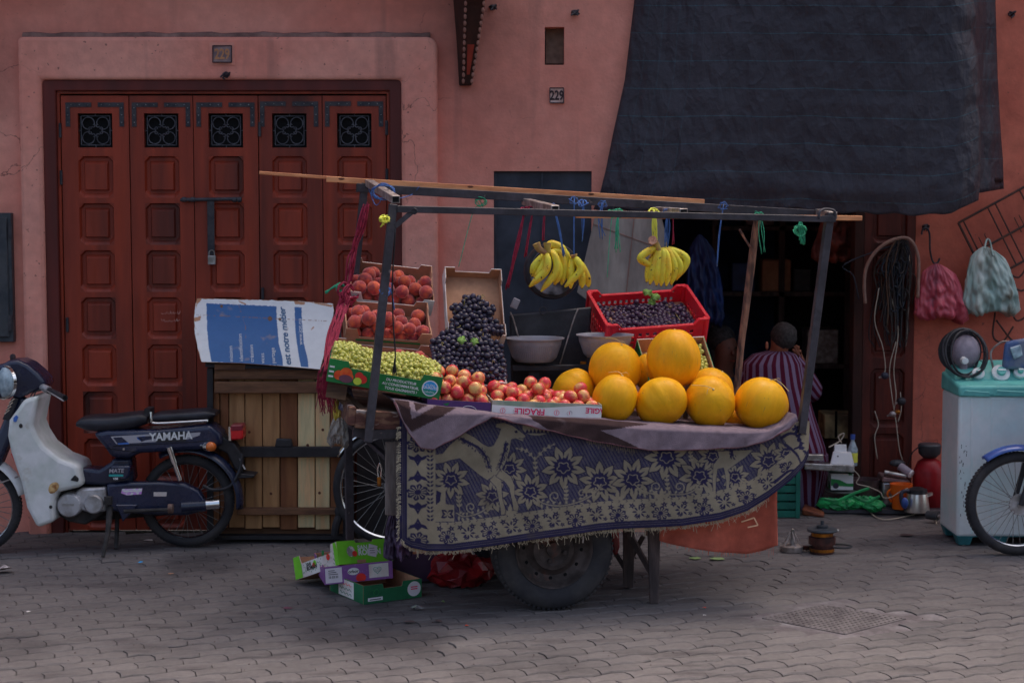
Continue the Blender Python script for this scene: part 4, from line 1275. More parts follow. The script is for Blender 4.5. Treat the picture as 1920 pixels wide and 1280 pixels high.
# ------------------------------------------------------------------ grapes
def grape_mesh(name, m_):
    mb = MB().ball((0, 0, 0), (1, 1, 1.14), 12, 8); me = mb.mesh(name, True); me.materials.append(m_); return me
m_ggrape = mat('green_grape', C(170, 168, 88), .32, col2=C(140, 140, 62), mscale=1.2, var=.10, rnd=.18, spec=.5, sss=.12, detail=2)
m_bgrape = mat('black_grape', C(32, 28, 40), .36, col2=C(50, 42, 62), mscale=1.4, lo=.42, hi=.62, var=.12, rnd=.25, spec=.5, detail=2)
m_rgrape = mat('dark_red_grape', C(46, 28, 46), .36, col2=C(64, 44, 66), mscale=1.2, var=.12, rnd=.25, spec=.5, detail=2)
m_stalk = mat('grape_stalk', C(134, 120, 70), .8, col2=C(110, 84, 54), mscale=20, var=.2)
m_leaf = mat('vine_leaf', C(104, 132, 62), .6, col2=C(74, 104, 46), mscale=12, var=.2, spec=.3)
gg, bgm, rgm_ = grape_mesh('grape', m_ggrape), grape_mesh('grape', m_bgrape), grape_mesh('grape', m_rgrape)
def packg(n, r, W, D, floor, seed, it=90, g=(0, 0, -1), init=None):
    q = np.random.default_rng(seed)
    rad = r * (1 + .14 * q.uniform(-1, 1, n))
    p = np.stack([q.uniform(r, W - r, n), q.uniform(r, D - r, n), np.zeros(n)], 1)
    p[:, 2] = floor(p[:, 0], p[:, 1]) + r + q.uniform(0, r * 5, n)
    g = np.array(g, float); g /= np.linalg.norm(g)
    for k in range(it):
        p += g * .16 * r * (1 - .7 * k / it)
        d = p[:, None] - p[None]; dist = np.sqrt((d ** 2).sum(2)) + 1e-9
        ov = np.clip(rad[:, None] + rad[None] - dist, 0, None); np.fill_diagonal(ov, 0)
        p += (d / dist[..., None] * (ov * .3)[..., None]).sum(1)
        p[:, 0] = np.clip(p[:, 0], rad, W - rad); p[:, 1] = np.clip(p[:, 1], rad, D - rad)
        p[:, 2] = np.maximum(p[:, 2], floor(p[:, 0], p[:, 1]) + rad * .6)
    return p, rad
def bunches(M4, p, rd, me, nb, label, group, seed, axis=0, core=None, mstalk=None):
    """split the settled grapes into nb bunches, each with grapes and a stalk"""
    q = np.random.default_rng(seed)
    cen = p[q.choice(len(p), nb, replace=False)].copy()
    for _ in range(8):
        a = np.argmin(((p[:, None] - cen[None]) ** 2).sum(2), 1)
        for k in range(nb):
            if (a == k).any(): cen[k] = p[a == k].mean(0)
    for k in range(nb):
        idx = np.where(a == k)[0]
        if len(idx) < 3: continue
        base = M4 @ Vector((cen[k][0], cen[k][1], p[idx, 2].min()))
        t = thing('grape_bunch', label, 'grapes', base, group)
        for i in idx:
            w = M4 @ Vector(p[i])
            inst('grape', me, t, w - base, (q.uniform(0, 3), q.uniform(0, 3), q.uniform(0, 6)), (rd[i],) * 3)
        sp = idx[np.argsort(p[idx, axis])]
        pts = [M4 @ Vector(p[j] + np.array((0, 0, -.004))) for j in sp[::max(1, len(sp) // 7)]]
        top = M4 @ Vector(p[sp[len(sp) // 2]] + np.array((q.uniform(-.02, .02), 0, rd[0] * 1.9)))
        sm = MB()
        if len(pts) >= 2: sm.tube(smooth_path(pts, 3), .0014, 5)
        c = M4 @ Vector(cen[k])
        sm.tube(smooth_path([c, c.lerp(top, .6), top, top + Vector((q.uniform(-.02, .02), -.006, q.uniform(-.012, .008)))], 4), .0017, 5)
        for _ in range(3):
            i = idx[q.integers(len(idx))]
            a0 = M4 @ Vector(p[i] + np.array((0, -rd[i] * .5, rd[i] * .9)))
            sm.tube(smooth_path([a0, a0 + Vector((q.uniform(-.012, .012), -.004, .008)), a0 + Vector((q.uniform(-.03, .03), -.006, q.uniform(-.008, .01)))], 4), .0011, 4)
        sm.build('stalk', mstalk or m_stalk, t)

# green box of green grapes at the near corner
M4, W = frame(K(611, 714, .10), K(823, 750, .04), 7)
D, H = .25, .105
t = carton('grape_tray', 'green printed cardboard tray holding green grapes at the cart corner', 'fruit tray', M4, W, D, H, m_green, m_card, (.085, .012, .075), (.06, .01, .085), (.05, .01, .09))
for a, b in (((.0, .0), (.02, .1)),): MB().span((-.0008, .02, .012), (-.0003, D - .03, .09)).build('side_print', m_purple, t, local=True)
fh = .030
for k, s_ in enumerate(('DU PRODUCTEUR', 'AU CONSOMMATEUR,', 'TOUS GAGNANTS !')):
    on_front('slogan', s_, t, .330 + (.0, .0, .004)[k], .050 - k * .0195, .0165, m_white_ink, align='CENTER', bold=.0004, shear=.12)
MB().sheet([(.195, -.0012, .040), (.212, -.0012, .058), (.232, -.0012, .040), (.212, -.0012, .022)]).build('arrow_print', m_white_ink, t, local=True)
disc('badge_ring', t, .462, .047, .037, m_white_ink, -.0012)
disc('badge', t, .462, .047, .032, m_blue_ink, -.0016)
MB().sheet([(.462 + .0315 * math.cos(a), -.0018, .047 + .0315 * math.sin(a)) for a in np.linspace(math.pi * 1.06, math.pi * 1.94, 14)]).build('badge_base', m_dgreen_ink, t, local=True)
on_front('badge_text', 'FILIÈRE', t, .462, .056, .013, m_white_ink, align='CENTER', y=-.0022)
on_front('badge_text', 'QUALITÉ', t, .462, .044, .016, m_white_ink, align='CENTER', y=-.0022, bold=.0005)
on_front('badge_text', "LabelVie", t, .462, .026, .013, m_white_ink, align='CENTER', y=-.0022)
for ox, oz, r_, m_, sx in ((.052, .038, .022, m_orange_ink, 1), (.083, .052, .025, m_orange_ink, 1.1), (.098, .036, .02, m_orange_ink, 1), (.085, .026, .018, m_plum_ink, 1.7), (.142, .048, .019, m_rink, 1), (.160, .036, .019, m_rink, 1), (.138, .024, .017, m_yg_ink, 1.1)):
    disc('fruit_print', t, ox, oz, r_, m_, -.0012 - .0002 * len(t.children), sx)
for k in range(3):
    MB().span((.006, -.0016, .022 + .022 * k), (.028, -.001, .030 + .022 * k)).build('small_print', m_white_ink, t, local=True)
# tray rests on the bed and on a block at the outer end
MB().hexa([M4 @ Vector(q) for q in ((.01, .03, -.08), (.1, .03, -.08), (.1, D - .03, -.08), (.01, D - .03, -.08), (.01, .03, -.001), (.1, .03, -.001), (.1, D - .03, -.001), (.01, D - .03, -.001))]).build('rack_block', m_plank, cart)
MB().bar(M4 @ Vector((.06, .12, -.07)), kl(.05, .12, -.10), .05, .04).build('rack_bracket', m_plank, cart)
floorg = lambda x, y: .05 + .055 * np.clip(1 - ((y - .17) / .17) ** 2, 0, 1) + .012 * np.sin(x * 22)
p, rd = packg(520, .0108, W - .012, D - .012, floorg, 31, 80)
p[:, 0] += .006; p[:, 1] += .006
bunches(M4, p, rd, gg, 8, 'bunch of pale green grapes in the green tray', 'green grape bunches', 5)
# black grapes in two steep trays
MA, WA = frame(K(836, 642, .62), K(944, 646, .62), 54)
DA = .38
ta = carton('grape_tray', 'tall empty topped brown tray standing steep behind the black grapes', 'fruit tray', MA, WA, DA, .085, m_cardw, m_card, (.02, .01, .015), (.05, .006, .05), (.06, .015, .06), mside=m_cardw)
shelf(MA, WA, DA)
pa, ra = packg(230, .0132, WA - .016, .24, lambda x, y: .03 + .045 * np.clip(1 - ((y - .05) / .2) ** 2, 0, 1) * np.clip(1 - ((x - .12) / .2) ** 2, 0, 1), 41, 90, (0, -.15, -1))
keep = np.abs(pa[:, 0] - WA * .42) < (.150 - pa[:, 1] * .45 + .018 * np.sin(pa[:, 1] * 55)) ; pa, ra = pa[keep], ra[keep]
pa[:, 0] += .008; pa[:, 1] += .006
bunches(MA, pa, ra, bgm, 5, 'bunch of black grapes heaped in the steep brown tray', 'upper black grape bunches', 6)
MBx, WB = frame(K(818, 738, .27), K(946, 742, .27), 34)
DB = .30
m_liner = mat('patterned_paper', C(178, 168, 166), .8, col2=C(120, 112, 114), mscale=45, lo=.48, hi=.52, var=.05)
tb = carton('grape_tray', 'white lined tray under black grapes beside the nectarines', 'fruit tray', MBx, WB, DB, .08, m_cardw, m_liner, (.05, .01, .06), (.05, .01, .06), None, mside=m_card)
shelf(MBx, WB, DB)
pb, rb_ = packg(330, .0132, WB + .03, DB + .05, lambda x, y: .04 + .05 * np.clip(1 - ((y - .2) / .22) ** 2, 0, 1) + .012 * np.sin(x * 25 + y * 18), 43, 90, (0, -.1, -1))
keep = (pb[:, 1] < .20 + 1.6 * pb[:, 0] + .02 * np.sin(pb[:, 0] * 60)) & (pb[:, 1] < .16 + 1.9 * (WB + .05 - pb[:, 0])) & (pb[:, 1] > .05 - .5 * pb[:, 0])
pb, rb_ = pb[keep], rb_[keep]
pb[:, 0] -= .02; pb[:, 1] += .02
bunches(MBx, pb, rb_, bgm, 6, 'bunch of black grapes spilling over the white lined tray', 'lower black grape bunches', 8)
def vine_leaf(name, c, size, nrm, rotz, label, cat='leaf', m_=None):
    nrm = Vector(nrm).normalized(); a = nrm.orthogonal().normalized(); b = nrm.cross(a)
    pts = [Vector(c)]
    n = 25
    for k in range(n):
        t_ = 2 * math.pi * k / n
        r_ = size * (.62 + .3 * abs(math.cos(2.5 * t_ + .3)) + .06 * math.sin(11 * t_))
        t2 = t_ + rotz
        pts.append(Vector(c) + a * r_ * math.cos(t2) + b * r_ * math.sin(t2) + nrm * (.25 * size * math.sin(3 * t2) ))
    o_ = MB().add(pts, [(0, 1 + k, 1 + (k + 1) % n) for k in range(n)]).build(name, m_ or m_leaf, None, smooth=True, origin=c)
    md_ = o_.modifiers.new('thick', 'SOLIDIFY'); md_.thickness = .0012
    return tag(o_, label, cat)
for px, py, d, s, rz in ((866, 637, .34, .026, .3), (890, 640, .33, .024, 1.3)):
    tag(vine_leaf('vine_leaf', K(px, py, d), s, (.2, -1, 1), rz, 'wilted yellow green vine leaf lying on the black grapes'), group='leaves on the black grapes')

# ------------------------------------------------------------------ nectarines
m_tape = mat('white_tape', C(204, 196, 204), .35, var=.04, coat=.3)
M1, W1 = frame(K(800, 774, .035), K(919, 780, .03), 3)
t1 = carton('nectarine_tray', 'dark purple printed tray of nectarines beside the green grapes', 'fruit tray', M1, W1, .20, .062, m_purple, m_card, None, None, None)
MB().tube([(W1 - .1 + .04 * math.cos(a), -.001, .012 + .03 * math.sin(a)) for a in np.linspace(.3, 2.85, 14)], .0012, 4).build('ring_print', m_white_ink, t1, local=True)
MB().sheet([(.07, -.001, .045), (.10, -.001, .052), (.09, -.001, .038)]).build('leaf_print', m_green, t1, local=True)
M2, W2 = frame(K(921, 782, .03), K(1126, 790, .03), 3)
t2 = carton('nectarine_tray', 'low tray of nectarines with white and pink FRAGILE tape along its front', 'fruit tray', M2, W2, .27, .078, mat('grey_green_print', C(112, 128, 112), .7, col2=C(150, 140, 130), mscale=9), m_card, None, None, None)
MB().sheet([(.0, -.001, .012), (W2 - .09, -.001, .002), (W2 + .001, -.001, .022), (W2 + .001, -.001, .07), (W2 - .07, -.001, .072), (W2 * .45, -.001, .052), (.0, -.001, .058)]).build('tape', m_tape, t2, local=True)
MB().span((W2 - .068, -.0025, -.008), (W2 + .001, -.0004, .024)).build('flap', m_cardw, t2, local=True)
on_front('tape_text', 'FRAGILE', t2, .245, .046, .038, m_red_ink, flip=True, y=-.0022, bold=.001)
on_front('tape_text', 'FRAGILE', t2, W2 + .052, .060, .034, m_red_ink, flip=True, y=-.0022, bold=.001).name = 'tape_text'
for ox in (.05, .11, .30, .36):
    MB().torus((ox, -.0018, .033), .0115, .0009, n=18, k=4).build('tape_mark', m_red_ink if ox in (.05, .30) else m_liner, t2, local=True)
    MB().bar((ox, -.0018, .026), (ox, -.0018, .040), .0015, .002).build('tape_mark', m_red_ink, t2, local=True)
# clip the second word at the box edge
o_ = [c for c in t2.children if c.name.startswith('tape_text')][-1]
bmx = bmesh.new(); bmx.from_mesh(o_.data)
bmesh.ops.bisect_plane(bmx, geom=bmx.verts[:] + bmx.edges[:] + bmx.faces[:], plane_co=(W2 + .001, 0, 0), plane_no=(1, 0, 0), clear_outer=True)
bmx.to_mesh(o_.data); bmx.free()
def mound(h, y0, w): return lambda x, y: h * np.clip(1 - ((y - y0) / w) ** 2, 0, 1)
def packm(n, r, W, D, floor, seed, it=220):
    q = np.random.default_rng(seed); rad = r * (1 + .09 * q.uniform(-1, 1, n))
    p = np.stack([q.uniform(r, W - r, n), q.uniform(r, D - r, n), q.uniform(.1, .3, n)], 1)
    for k in range(it):
        p[:, 2] -= .14 * r * (1 - .7 * k / it)
        for _ in range(2):
            d = p[:, None] - p[None]; dist = np.sqrt((d ** 2).sum(2)) + 1e-9
            ov = np.clip(rad[:, None] + rad[None] - dist, 0, None); np.fill_diagonal(ov, 0)
            p += (d / dist[..., None] * (ov * .27)[..., None]).sum(1)
            p[:, 0] = np.clip(p[:, 0], rad, W - rad); p[:, 1] = np.clip(p[:, 1], rad, D - rad)
            p[:, 2] = np.maximum(p[:, 2], floor(p[:, 0], p[:, 1]) + rad)
    return p, rad
p, rd = packm(26, .0305, W1 - .012, .188, mound(.055, .16, .12), 51)
fill(M1, p, rd, nect_me, 'nectarine', 'red and yellow nectarine heaped in the purple tray', 'nectarine', 'nectarines in the purple tray', .028, .006, .006)
p, rd = packm(40, .0300, W2 - .012, .25, lambda x, y: mound(.05, .19, .15)(x, y) * np.clip(1.15 - x / .45, .1, 1), 53)
fill(M2, p, rd, nect_me, 'nectarine', 'red and yellow nectarine in the tray with FRAGILE tape', 'nectarine', 'nectarines in the taped tray', .028, .006, .006)
MB().span((.01, .01, .003), (W1 - .01, .19, .03)).build('paper_bed', m_card, t1, local=True)
MB().span((.01, .01, .003), (W2 - .01, .26, .03)).build('paper_bed', m_card, t2, local=True)

# ------------------------------------------------------------------ melons
m_melon = mat('melon_rind', (.90, .45, .008), .48, col2=(.88, .37, .006), mscale=1.2, lo=.35, hi=.7, var=.06, vscale=7, stretch=(1, 1, .35), bump=.16, bscale=9, rnd=.08, spec=.22, col3=(.86, .32, .008), m3scale=.9, lo3=.58, hi3=.85, col4=(.52, .30, .06), s4=(16, 16, 4), lo4=.66, hi4=.72, rvar=.1)
m_vine = mat('dry_vine', C(170, 148, 100), .9, var=.2)
def melon_mesh(seed):
    rg_ = random.Random(seed); mb = MB().ball((0, 0, 0), 1, 48, 32); out = []
    ph = [rg_.uniform(0, 6) for _ in range(6)]
    for x, y, z in mb.v:
        th = math.atan2(y, x); rad = math.hypot(x, y)
        w = 1 + rad * (.017 * math.sin(10 * th + ph[0] + .6 * z) + .009 * math.sin(17 * th + ph[1] + 3 * z) + .004 * math.sin(29 * th + ph[2] + 7 * z)) + .022 * math.sin(2 * th + ph[3]) + .012 * math.sin(3 * th + 4 * z + ph[4])
        zz = z * (1 - .05 * math.exp(-(rad / .22) ** 2)) + .02 * (1 - rad)
        out.append((x * w, y * w, zz))
    mb.v = out; me = mb.mesh('rind', True); me.materials.append(m_melon); return me
mel_me = [melon_mesh(k) for k in range(4)]
# (px,py, rx, ry, depth, tilt about y, tilt about x, label)
melons = [(1153, 692, 49, 51, .37, .25, .25, 'yellow melon with a curved dry stalk, behind the front row beside the bowls', 1),
          (1153, 747, 43, 46, .145, .1, .3, 'yellow melon at the front touching the FRAGILE tray', 1),
          (1263, 673, 50, 57, .27, .0, .05, 'biggest yellow melon standing upright on top of the pile', 0),
          (1240, 753, 49, 45, .13, -.2, .75, 'yellow melon in the front row below the upright one', 1),
          (1331, 753, 48, 49, .14, .9, .35, 'yellow melon lying on its side with a stringy end in the front row', 1),
          (1334, 730, 42, 40, .37, .5, .2, 'yellow melon half hidden behind the side lying one', 0),
          (1427, 757, 51, 50, .14, -.1, .35, 'yellow melon alone at the end of the cart by the striped robe', 1),
          (1075, 735, 46, 38, .40, 1.1, .2, 'yellow melon lying behind the nectarines', 0),
          (1222, 700, 34, 40, .48, .2, .2, 'yellow melon showing a sliver behind the upright one', 0),
          (1384, 783, 30, 26, .33, .2, .2, 'yellow melon mostly hidden between the last two front melons', 0)]
for i, (px, py, rx, ry, d, ty, tx, lb, vine) in enumerate(melons):
    c = K(px, py, d); k = Yk(px, d) / FPX
    t = thing('melon', lb, 'melon', c, 'yellow melons')
    t.rotation_euler = (tx, ty, i * 1.3)
    inst('rind', mel_me[i % 4], t, (0, 0, 0), (0, 0, 0), (rx * k, rx * k, ry * k))
    h = ry * k
    MB().lathe([(.007, 0), (.005, .006), (.0, .008)], (0, 0, h * .95), n=7).build('stem_scar', m_vine, t, local=True)
    if vine:
        a = rfz.uniform(0, 6.28) if i != 0 else 2.4
        e = Vector((math.cos(a), math.sin(a), 0)) * rx * k
        pts = [Vector((0, 0, h * .96)), Vector((0, 0, h * 1.05)) + e * .12, Vector((0, 0, h * 1.06)) + e * .4, Vector((0, 0, h * .9)) + e * .85]
        MB().tube(smooth_path(pts, 5), .0016, 5).build('dry_stalk', m_vine, t, local=True)
        MB().tube(smooth_path([pts[1], pts[1] + Vector((.012, -.02, .012)), pts[1] + Vector((.03, -.03, .004))], 4), .0011, 4).build('dry_stalk', m_vine, t, local=True)
# board under the upper melons (hidden) is not needed: they rest on the front row

# ------------------------------------------------------------------ red crate of dark grapes
m_redpl = mat('red_plastic', C(192, 26, 40), .35, col2=C(172, 18, 34), mscale=5, var=.06, spec=.5, rvar=.08)
MC, WC = frame(K(1134, 664, .76), K(1320, 650, .80), 26)
DC, HC = .34, .17
cr = thing_m('red_crate', 'red slatted plastic crate of dark grapes behind the melons', 'crate', MC)
def crate_wall(nm, org, ux, n, L, hs, dip=True, top=None):
    Hn = HC - (.028 if dip else 0)
    org, ux, n = Vector(org), Vector(ux), Vector(n)
    def pt(a, z, d=0): return org + ux * a + n * d + Vector((0, 0, z))
    mb = MB()
    z_holes = [(.03, .05), (.058, .078), (.086, .106)]
    xs = np.linspace(.05, L - .05, hs * 2 + 1)
    cells = []
    def slab(a0, a1, z0, z1):
        mb.hexa([pt(a0, z0), pt(a1, z0), pt(a1, z0, .006), pt(a0, z0, .006), pt(a0, z1), pt(a1, z1), pt(a1, z1, .006), pt(a0, z1, .006)])
    slab(0, L, 0, .03)
    for za, zb in z_holes:
        slab(0, .05, za, zb); slab(L - .05, L, za, zb)
        for k in range(hs):
            slab(xs[2 * k + 1], xs[2 * k + 2], za, zb)
    for za, zb in ((.05, .058), (.078, .086)): slab(0, L, za, zb)
    slab(0, L, .106, Hn - .01)
    slab(0, .06, Hn - .01, HC - .01); slab(L - .06, L, Hn - .01, HC - .01)
    o1 = mb.build(nm, m_redpl, cr, local=True)
    rim = MB()
    path = [pt(.0, HC), pt(.05, HC), pt(.075, Hn), pt(L - .075, Hn), pt(L - .05, HC), pt(L, HC)]
    for a, b in zip(path[:-1], path[1:]):
        rim.hexa([a - n * .012 - Vector((0, 0, .012)), b - n * .012 - Vector((0, 0, .012)), b + n * .007 - Vector((0, 0, .012)), a + n * .007 - Vector((0, 0, .012)), a - n * .012, b - n * .012, b + n * .007, a + n * .007])
    rim.build('rim', m_redpl, o1, local=True, bevel=.003, seg=2)
crate_wall('front_wall', (0, 0, 0), (1, 0, 0), (0, 1, 0), WC, 11)
crate_wall('back_wall', (0, DC, 0), (1, 0, 0), (0, -1, 0), WC, 14)
crate_wall('side_wall', (0, 0.0005, 0), (0, 1, 0), (1, 0, 0), DC - .001, 7, False)
crate_wall('side_wall', (WC, 0.0005, 0), (0, 1, 0), (-1, 0, 0), DC - .001, 7, False)
MB().span((.004, .004, .0), (WC - .004, DC - .004, .006)).build('floor', m_redpl, cr, local=True)
for x in (0, WC):
    for y in (0, DC):
        MB().lathe([(.016, .0), (.016, HC - .002)], (x + (.006 if x == 0 else -.006), y + (.006 if y == 0 else -.006), 0), n=10).build('corner', m_redpl, cr, local=True, smooth=40)
p, rd = packg(270, .0128, WC - .03, DC - .03, lambda x, y: .072 + 0 * x, 61, 80)
p[:, 0] += .015; p[:, 1] += .015
bunches(MC, p, rd, rgm_, 6, 'bunch of dark purple grapes in the red crate', 'grape bunches in the red crate', 9)
MB().span((.012, .012, .006), (WC - .012, DC - .012, .078)).build('paper_bed', m_card, cr, local=True)
for px, py, s, rz in ((1214, 548, .028, .2), (1228, 556, .03, 1.0), (1222, 566, .024, 2.1)):
    tag(vine_leaf('vine_leaf', K(px, py, .90), s, (.1, -1, .8), rz, 'green vine leaf lying on the dark grapes in the red crate'), group='leaves in the red crate')
# tray of green grapes under the crate
MT, WT = frame(K(1212, 740, .43), K(1340, 734, .43), 40)
tt = carton('grape_tray', 'green edged cardboard tray squeezed between the red crate and the melons', 'fruit tray', MT, WT, .29, .09, m_cardw, m_card, None, None, None, mside=m_green)
p, rd = packg(60, .0108, .10, .24, lambda x, y: .06 + 0 * x, 71, 60)
p[:, 0] += WT - .115; p[:, 1] += .02
bunches(MT, p, rd, gg, 1, 'small bunch of green grapes in the tray below the red crate', None, 3)
shelf(MT, WT, .29)
shelf(MC, WC, DC)

# ------------------------------------------------------------------ weighing scale with two grey bowls
m_scale = mat('scale_black', C(40, 40, 46), .5, col2=C(54, 54, 60), mscale=8, var=.2, metal=.2, rvar=.1)
m_brass = mat('brass', C(150, 92, 30), .4, col2=C(96, 60, 28), mscale=20, metal=.7, var=.2)
m_greypl = mat('grey_plastic', C(126, 124, 132), .45, col2=C(108, 104, 110), mscale=6, var=.08)
sb = K(1020, 760, .80); sb = kl(*(KM.inverted() @ sb).xy, -.03)
scl = thing('weighing_scale', 'black weighing scale with a round dial head standing behind the fruit', 'scale', sb)
MB().hexa([K(a, b, d) for a, b, d in ((960, 800, .86), (1090, 804, .86), (1090, 800, .93), (960, 796, .93), (955, 590, .88), (1110, 575, .88), (1110, 575, .93), (955, 590, .93))]).build('body', m_scale, scl, bevel=.01, seg=2)
hc = K(1036, 508, .90)
MB().lathe([(.0, .03), (.10, .03), (.135, .02), (.142, .0), (.142, -.03), (.12, -.04), (0, -.04)], hc, (.2, -1, 0), 40).build('dial_head', m_scale, scl, smooth=40)
MB().lathe([(.0, .036), (.118, .036), (.122, .03)], hc, (.2, -1, 0), 40).build('dial_glass', mat('dark_glass', C(36, 36, 42), .15, var=.1, col2=C(120, 122, 132), mscale=5, lo=.55, hi=.7, spec=.6), scl, smooth=40)
MB().torus(K(1018, 582, .86), .018, .003, (.2, -1, 0), 20, 6).build('ring', m_scale, scl)
for q in (((957, 585, .85), (963, 600, .85), (972, 632, .85)), ((1084, 578, .85), (1074, 604, .85), (1050, 682, .85))):
    MB().tube(smooth_path([K(*a) for a in q], 4), .004, 6).build('wire_arm', m_galv, scl)
MB().bar(K(970, 560, .86), K(962, 578, .86), .02, .035).build('handle', m_greypl, scl, bevel=.004)
MB().bar(K(960, 690, .70), K(1180, 688, .62), .03, .03).build('beam', m_scale, scl, bevel=.004)
for px, py in ((998, 688), (1028, 689), (1065, 688), (1093, 682)):
    MB().span(K(px - 5, py + 6, .685), K(px + 6, py - 5, .70)).build('brass_fitting', m_brass, scl, bevel=.003)
for px, d in ((1002, .72), (1134, .60)):
    a = K(px, 693, d)
    MB().lathe([(.05, .0), (.045, .015), (.02, .03), (.02, .06)], a - Vector((0, 0, .055)), n=14).build('pan_support', m_scale, scl)
    l_ = KM.inverted() @ a
    MB().bar(a, kl(l_.x, l_.y, -.03), .05, .05, up=(1, 0, 0)).build('stand', m_scale, scl)
def bowl(c, r, h, label):
    t = thing('bowl', label, 'bowl', c, 'grey bowls on the scale')
    prof = [(.0, 0), (r * .62, 0), (r * .72, h * .12), (r * .9, h * .75), (r * .93, h * .93), (r * 1.0, h * .95), (r * 1.01, h), (r * .97, h), (r * .91, h * .93), (r * .86, h * .7), (r * .68, h * .14), (.0, h * .04)]
    MB().lathe(prof, c, n=64).build('shell', m_greypl, t, smooth=40)
    rb2 = MB()
    for k in range(72):
        a = 2 * math.pi * k / 72
        e = Vector((math.cos(a), math.sin(a), 0))
        rb2.bar(c + e * (r * .735) + Vector((0, 0, h * .16)), c + e * (r * .895) + Vector((0, 0, h * .74)), .0045, .003, up=e)
    tag(rb2.build('ribs', m_greypl, t), kind='stuff')
bowl(K(1002, 677, .72), .146, .115, 'grey ribbed plastic bowl on the scale in front of the dial')
bowl(K(1134, 669, .60), .140, .11, 'grey ribbed plastic bowl on the scale next to the red crate')

# ------------------------------------------------------------------ bananas
m_ban = mat('banana_skin', C(244, 176, 54), .5, col2=C(226, 146, 40), mscale=14, lo=.45, hi=.7, var=.08, vscale=30, rnd=.08, spec=.35, col3=C(70, 46, 30), m3scale=48, lo3=.63, hi3=.67)
m_banstem = mat('banana_stem', C(128, 92, 70), .8, col2=C(150, 130, 62), mscale=20, var=.25)
m_bantip = mat('banana_tip', C(56, 40, 30), .9, var=.2)
zb = lambda x, y: (930 + x / 4.571, 420 + y / 4.571)
def bunch(label, d, crown, bans, stem, loc):
    t = thing('banana_bunch', label, 'bananas', K(*zb(*loc), d), 'banana bunches on the cart')
    for k, (a, b, c, dd) in enumerate(bans):
        pts = smooth_path([K(*zb(*crown), d + .02), K(*zb(*a), d + dd), K(*zb(*b), d + dd - .012), K(*zb(*c), d + dd)], 6)
        n = len(pts)
        rr_ = [np.interp(i / (n - 1), [0, .12, .25, .4, .7, .88, .97, 1], [.006, .009, .013, .0185, .0195, .016, .008, .0045]) for i in range(n)]
        MB().tube(pts, rr_, 8).build('banana', m_ban, t, smooth=75)
        MB().ball(pts[-1], .0048, 6, 4).build('tip', m_bantip, t)
    for s_ in stem:
        MB().tube(smooth_path([K(*zb(*q), d) for q in s_], 4), np.linspace(.019, .013, (len(s_) - 1) * 4 + 1), 9).build('stem', m_banstem, t, smooth=50)
bunch('large speckled banana bunch with a cut brown stem hanging in front of the scale dial', .45, (430, 240),
      [((460, 170), (560, 205), (612, 300), .05), ((480, 185), (600, 265), (622, 430), .045), ((540, 240), (590, 380), (560, 520), .03), ((490, 250), (545, 400), (500, 520), .02), ((400, 280), (330, 360), (312, 450), .03), ((430, 290), (380, 400), (330, 460), .015),
       ((500, 270), (515, 400), (385, 578), -.012), ((440, 285), (425, 400), (285, 538), -.02)], [((345, 165), (370, 215), (430, 245)), ((440, 160), (440, 205), (450, 245))], (430, 240))
bunch('small orange yellow banana bunch tied with green twine next to the large bunch', .45, (672, 285),
      [((720, 335), (775, 440), (795, 540), .03), ((700, 340), (735, 450), (738, 548), .02), ((655, 310), (640, 420), (640, 552), .015), ((690, 305), (722, 400), (588, 540), -.01)], [((665, 262), (672, 290))], (672, 285))
bunch('yellow banana bunch with a thick round stem hanging above the red crate', .40, (1400, 220),
      [((1490, 220), (1632, 300), (1568, 455), .04), ((1485, 225), (1575, 350), (1545, 480), .03), ((1470, 230), (1530, 370), (1500, 520), .02), ((1340, 215), (1238, 295), (1345, 365), .0), ((1380, 240), (1320, 350), (1290, 495), .02), ((1385, 240), (1345, 380), (1320, 515), .005), ((1400, 240), (1385, 390), (1375, 525), .0), ((1430, 240), (1425, 390), (1415, 530), -.004), ((1450, 240), (1475, 380), (1460, 530), .0)], [((1345, 140), (1370, 170), (1400, 230))], (1400, 220))
MB().lathe([(.0, .004), (.021, .002), (.021, -.006)], K(*zb(1342, 138), .385), (-.15, -1, .35), 14).build('cut_end', mat('banana_cut', C(186, 140, 116), .8, col2=C(140, 96, 80), mscale=60), bpy.data.objects['banana_bunch.002'], smooth=40)
# ================================================================== MOPEDS
m_navy = mat('navy_paint', C(30, 38, 66), .30, col2=C(24, 30, 52), mscale=5, var=.12, coat=.35, spec=.5, rvar=.12, col3=C(72, 68, 72), m3scale=9, lo3=.60, hi3=.85)
m_blackpl = mat('black_plastic', C(34, 34, 38), .45, col2=C(46, 45, 50), mscale=12, var=.15)
m_vinyl = mat('black_vinyl', C(32, 32, 38), .42, col2=C(44, 44, 52), mscale=8, var=.12, bump=.12, bscale=120)
m_shield = mat('white_leg_shield', C(186, 192, 190), .4, col2=C(168, 172, 168), mscale=6, var=.07, col3=C(140, 128, 110), m3scale=7, lo3=.66, hi3=.8)
m_chrome = mat('chrome', C(200, 200, 205), .16, metal=1.0, var=.05, rvar=.08)
m_alu = mat('cast_aluminium', C(158, 158, 162), .42, col2=C(120, 116, 114), mscale=10, metal=.55, var=.15, bump=.1)
m_grime = mat('engine_grime', C(52, 48, 48), .8, col2=C(36, 34, 34), mscale=14, var=.25, bump=.3)
m_redlens = mat('red_lens', C(176, 22, 30), .2, var=.05, coat=.5)
m_orlens = mat('orange_lens', C(214, 96, 40), .2, var=.05, coat=.5)
m_glass = mat('lamp_glass', C(150, 165, 172), .12, col2=C(110, 125, 135), mscale=20, spec=.6, coat=.5)
m_silver_decal = mat('silver_decal', C(140, 138, 145), .4, var=.05)
m_blue_decal = mat('blue_decal', C(54, 92, 160), .4, var=.05)
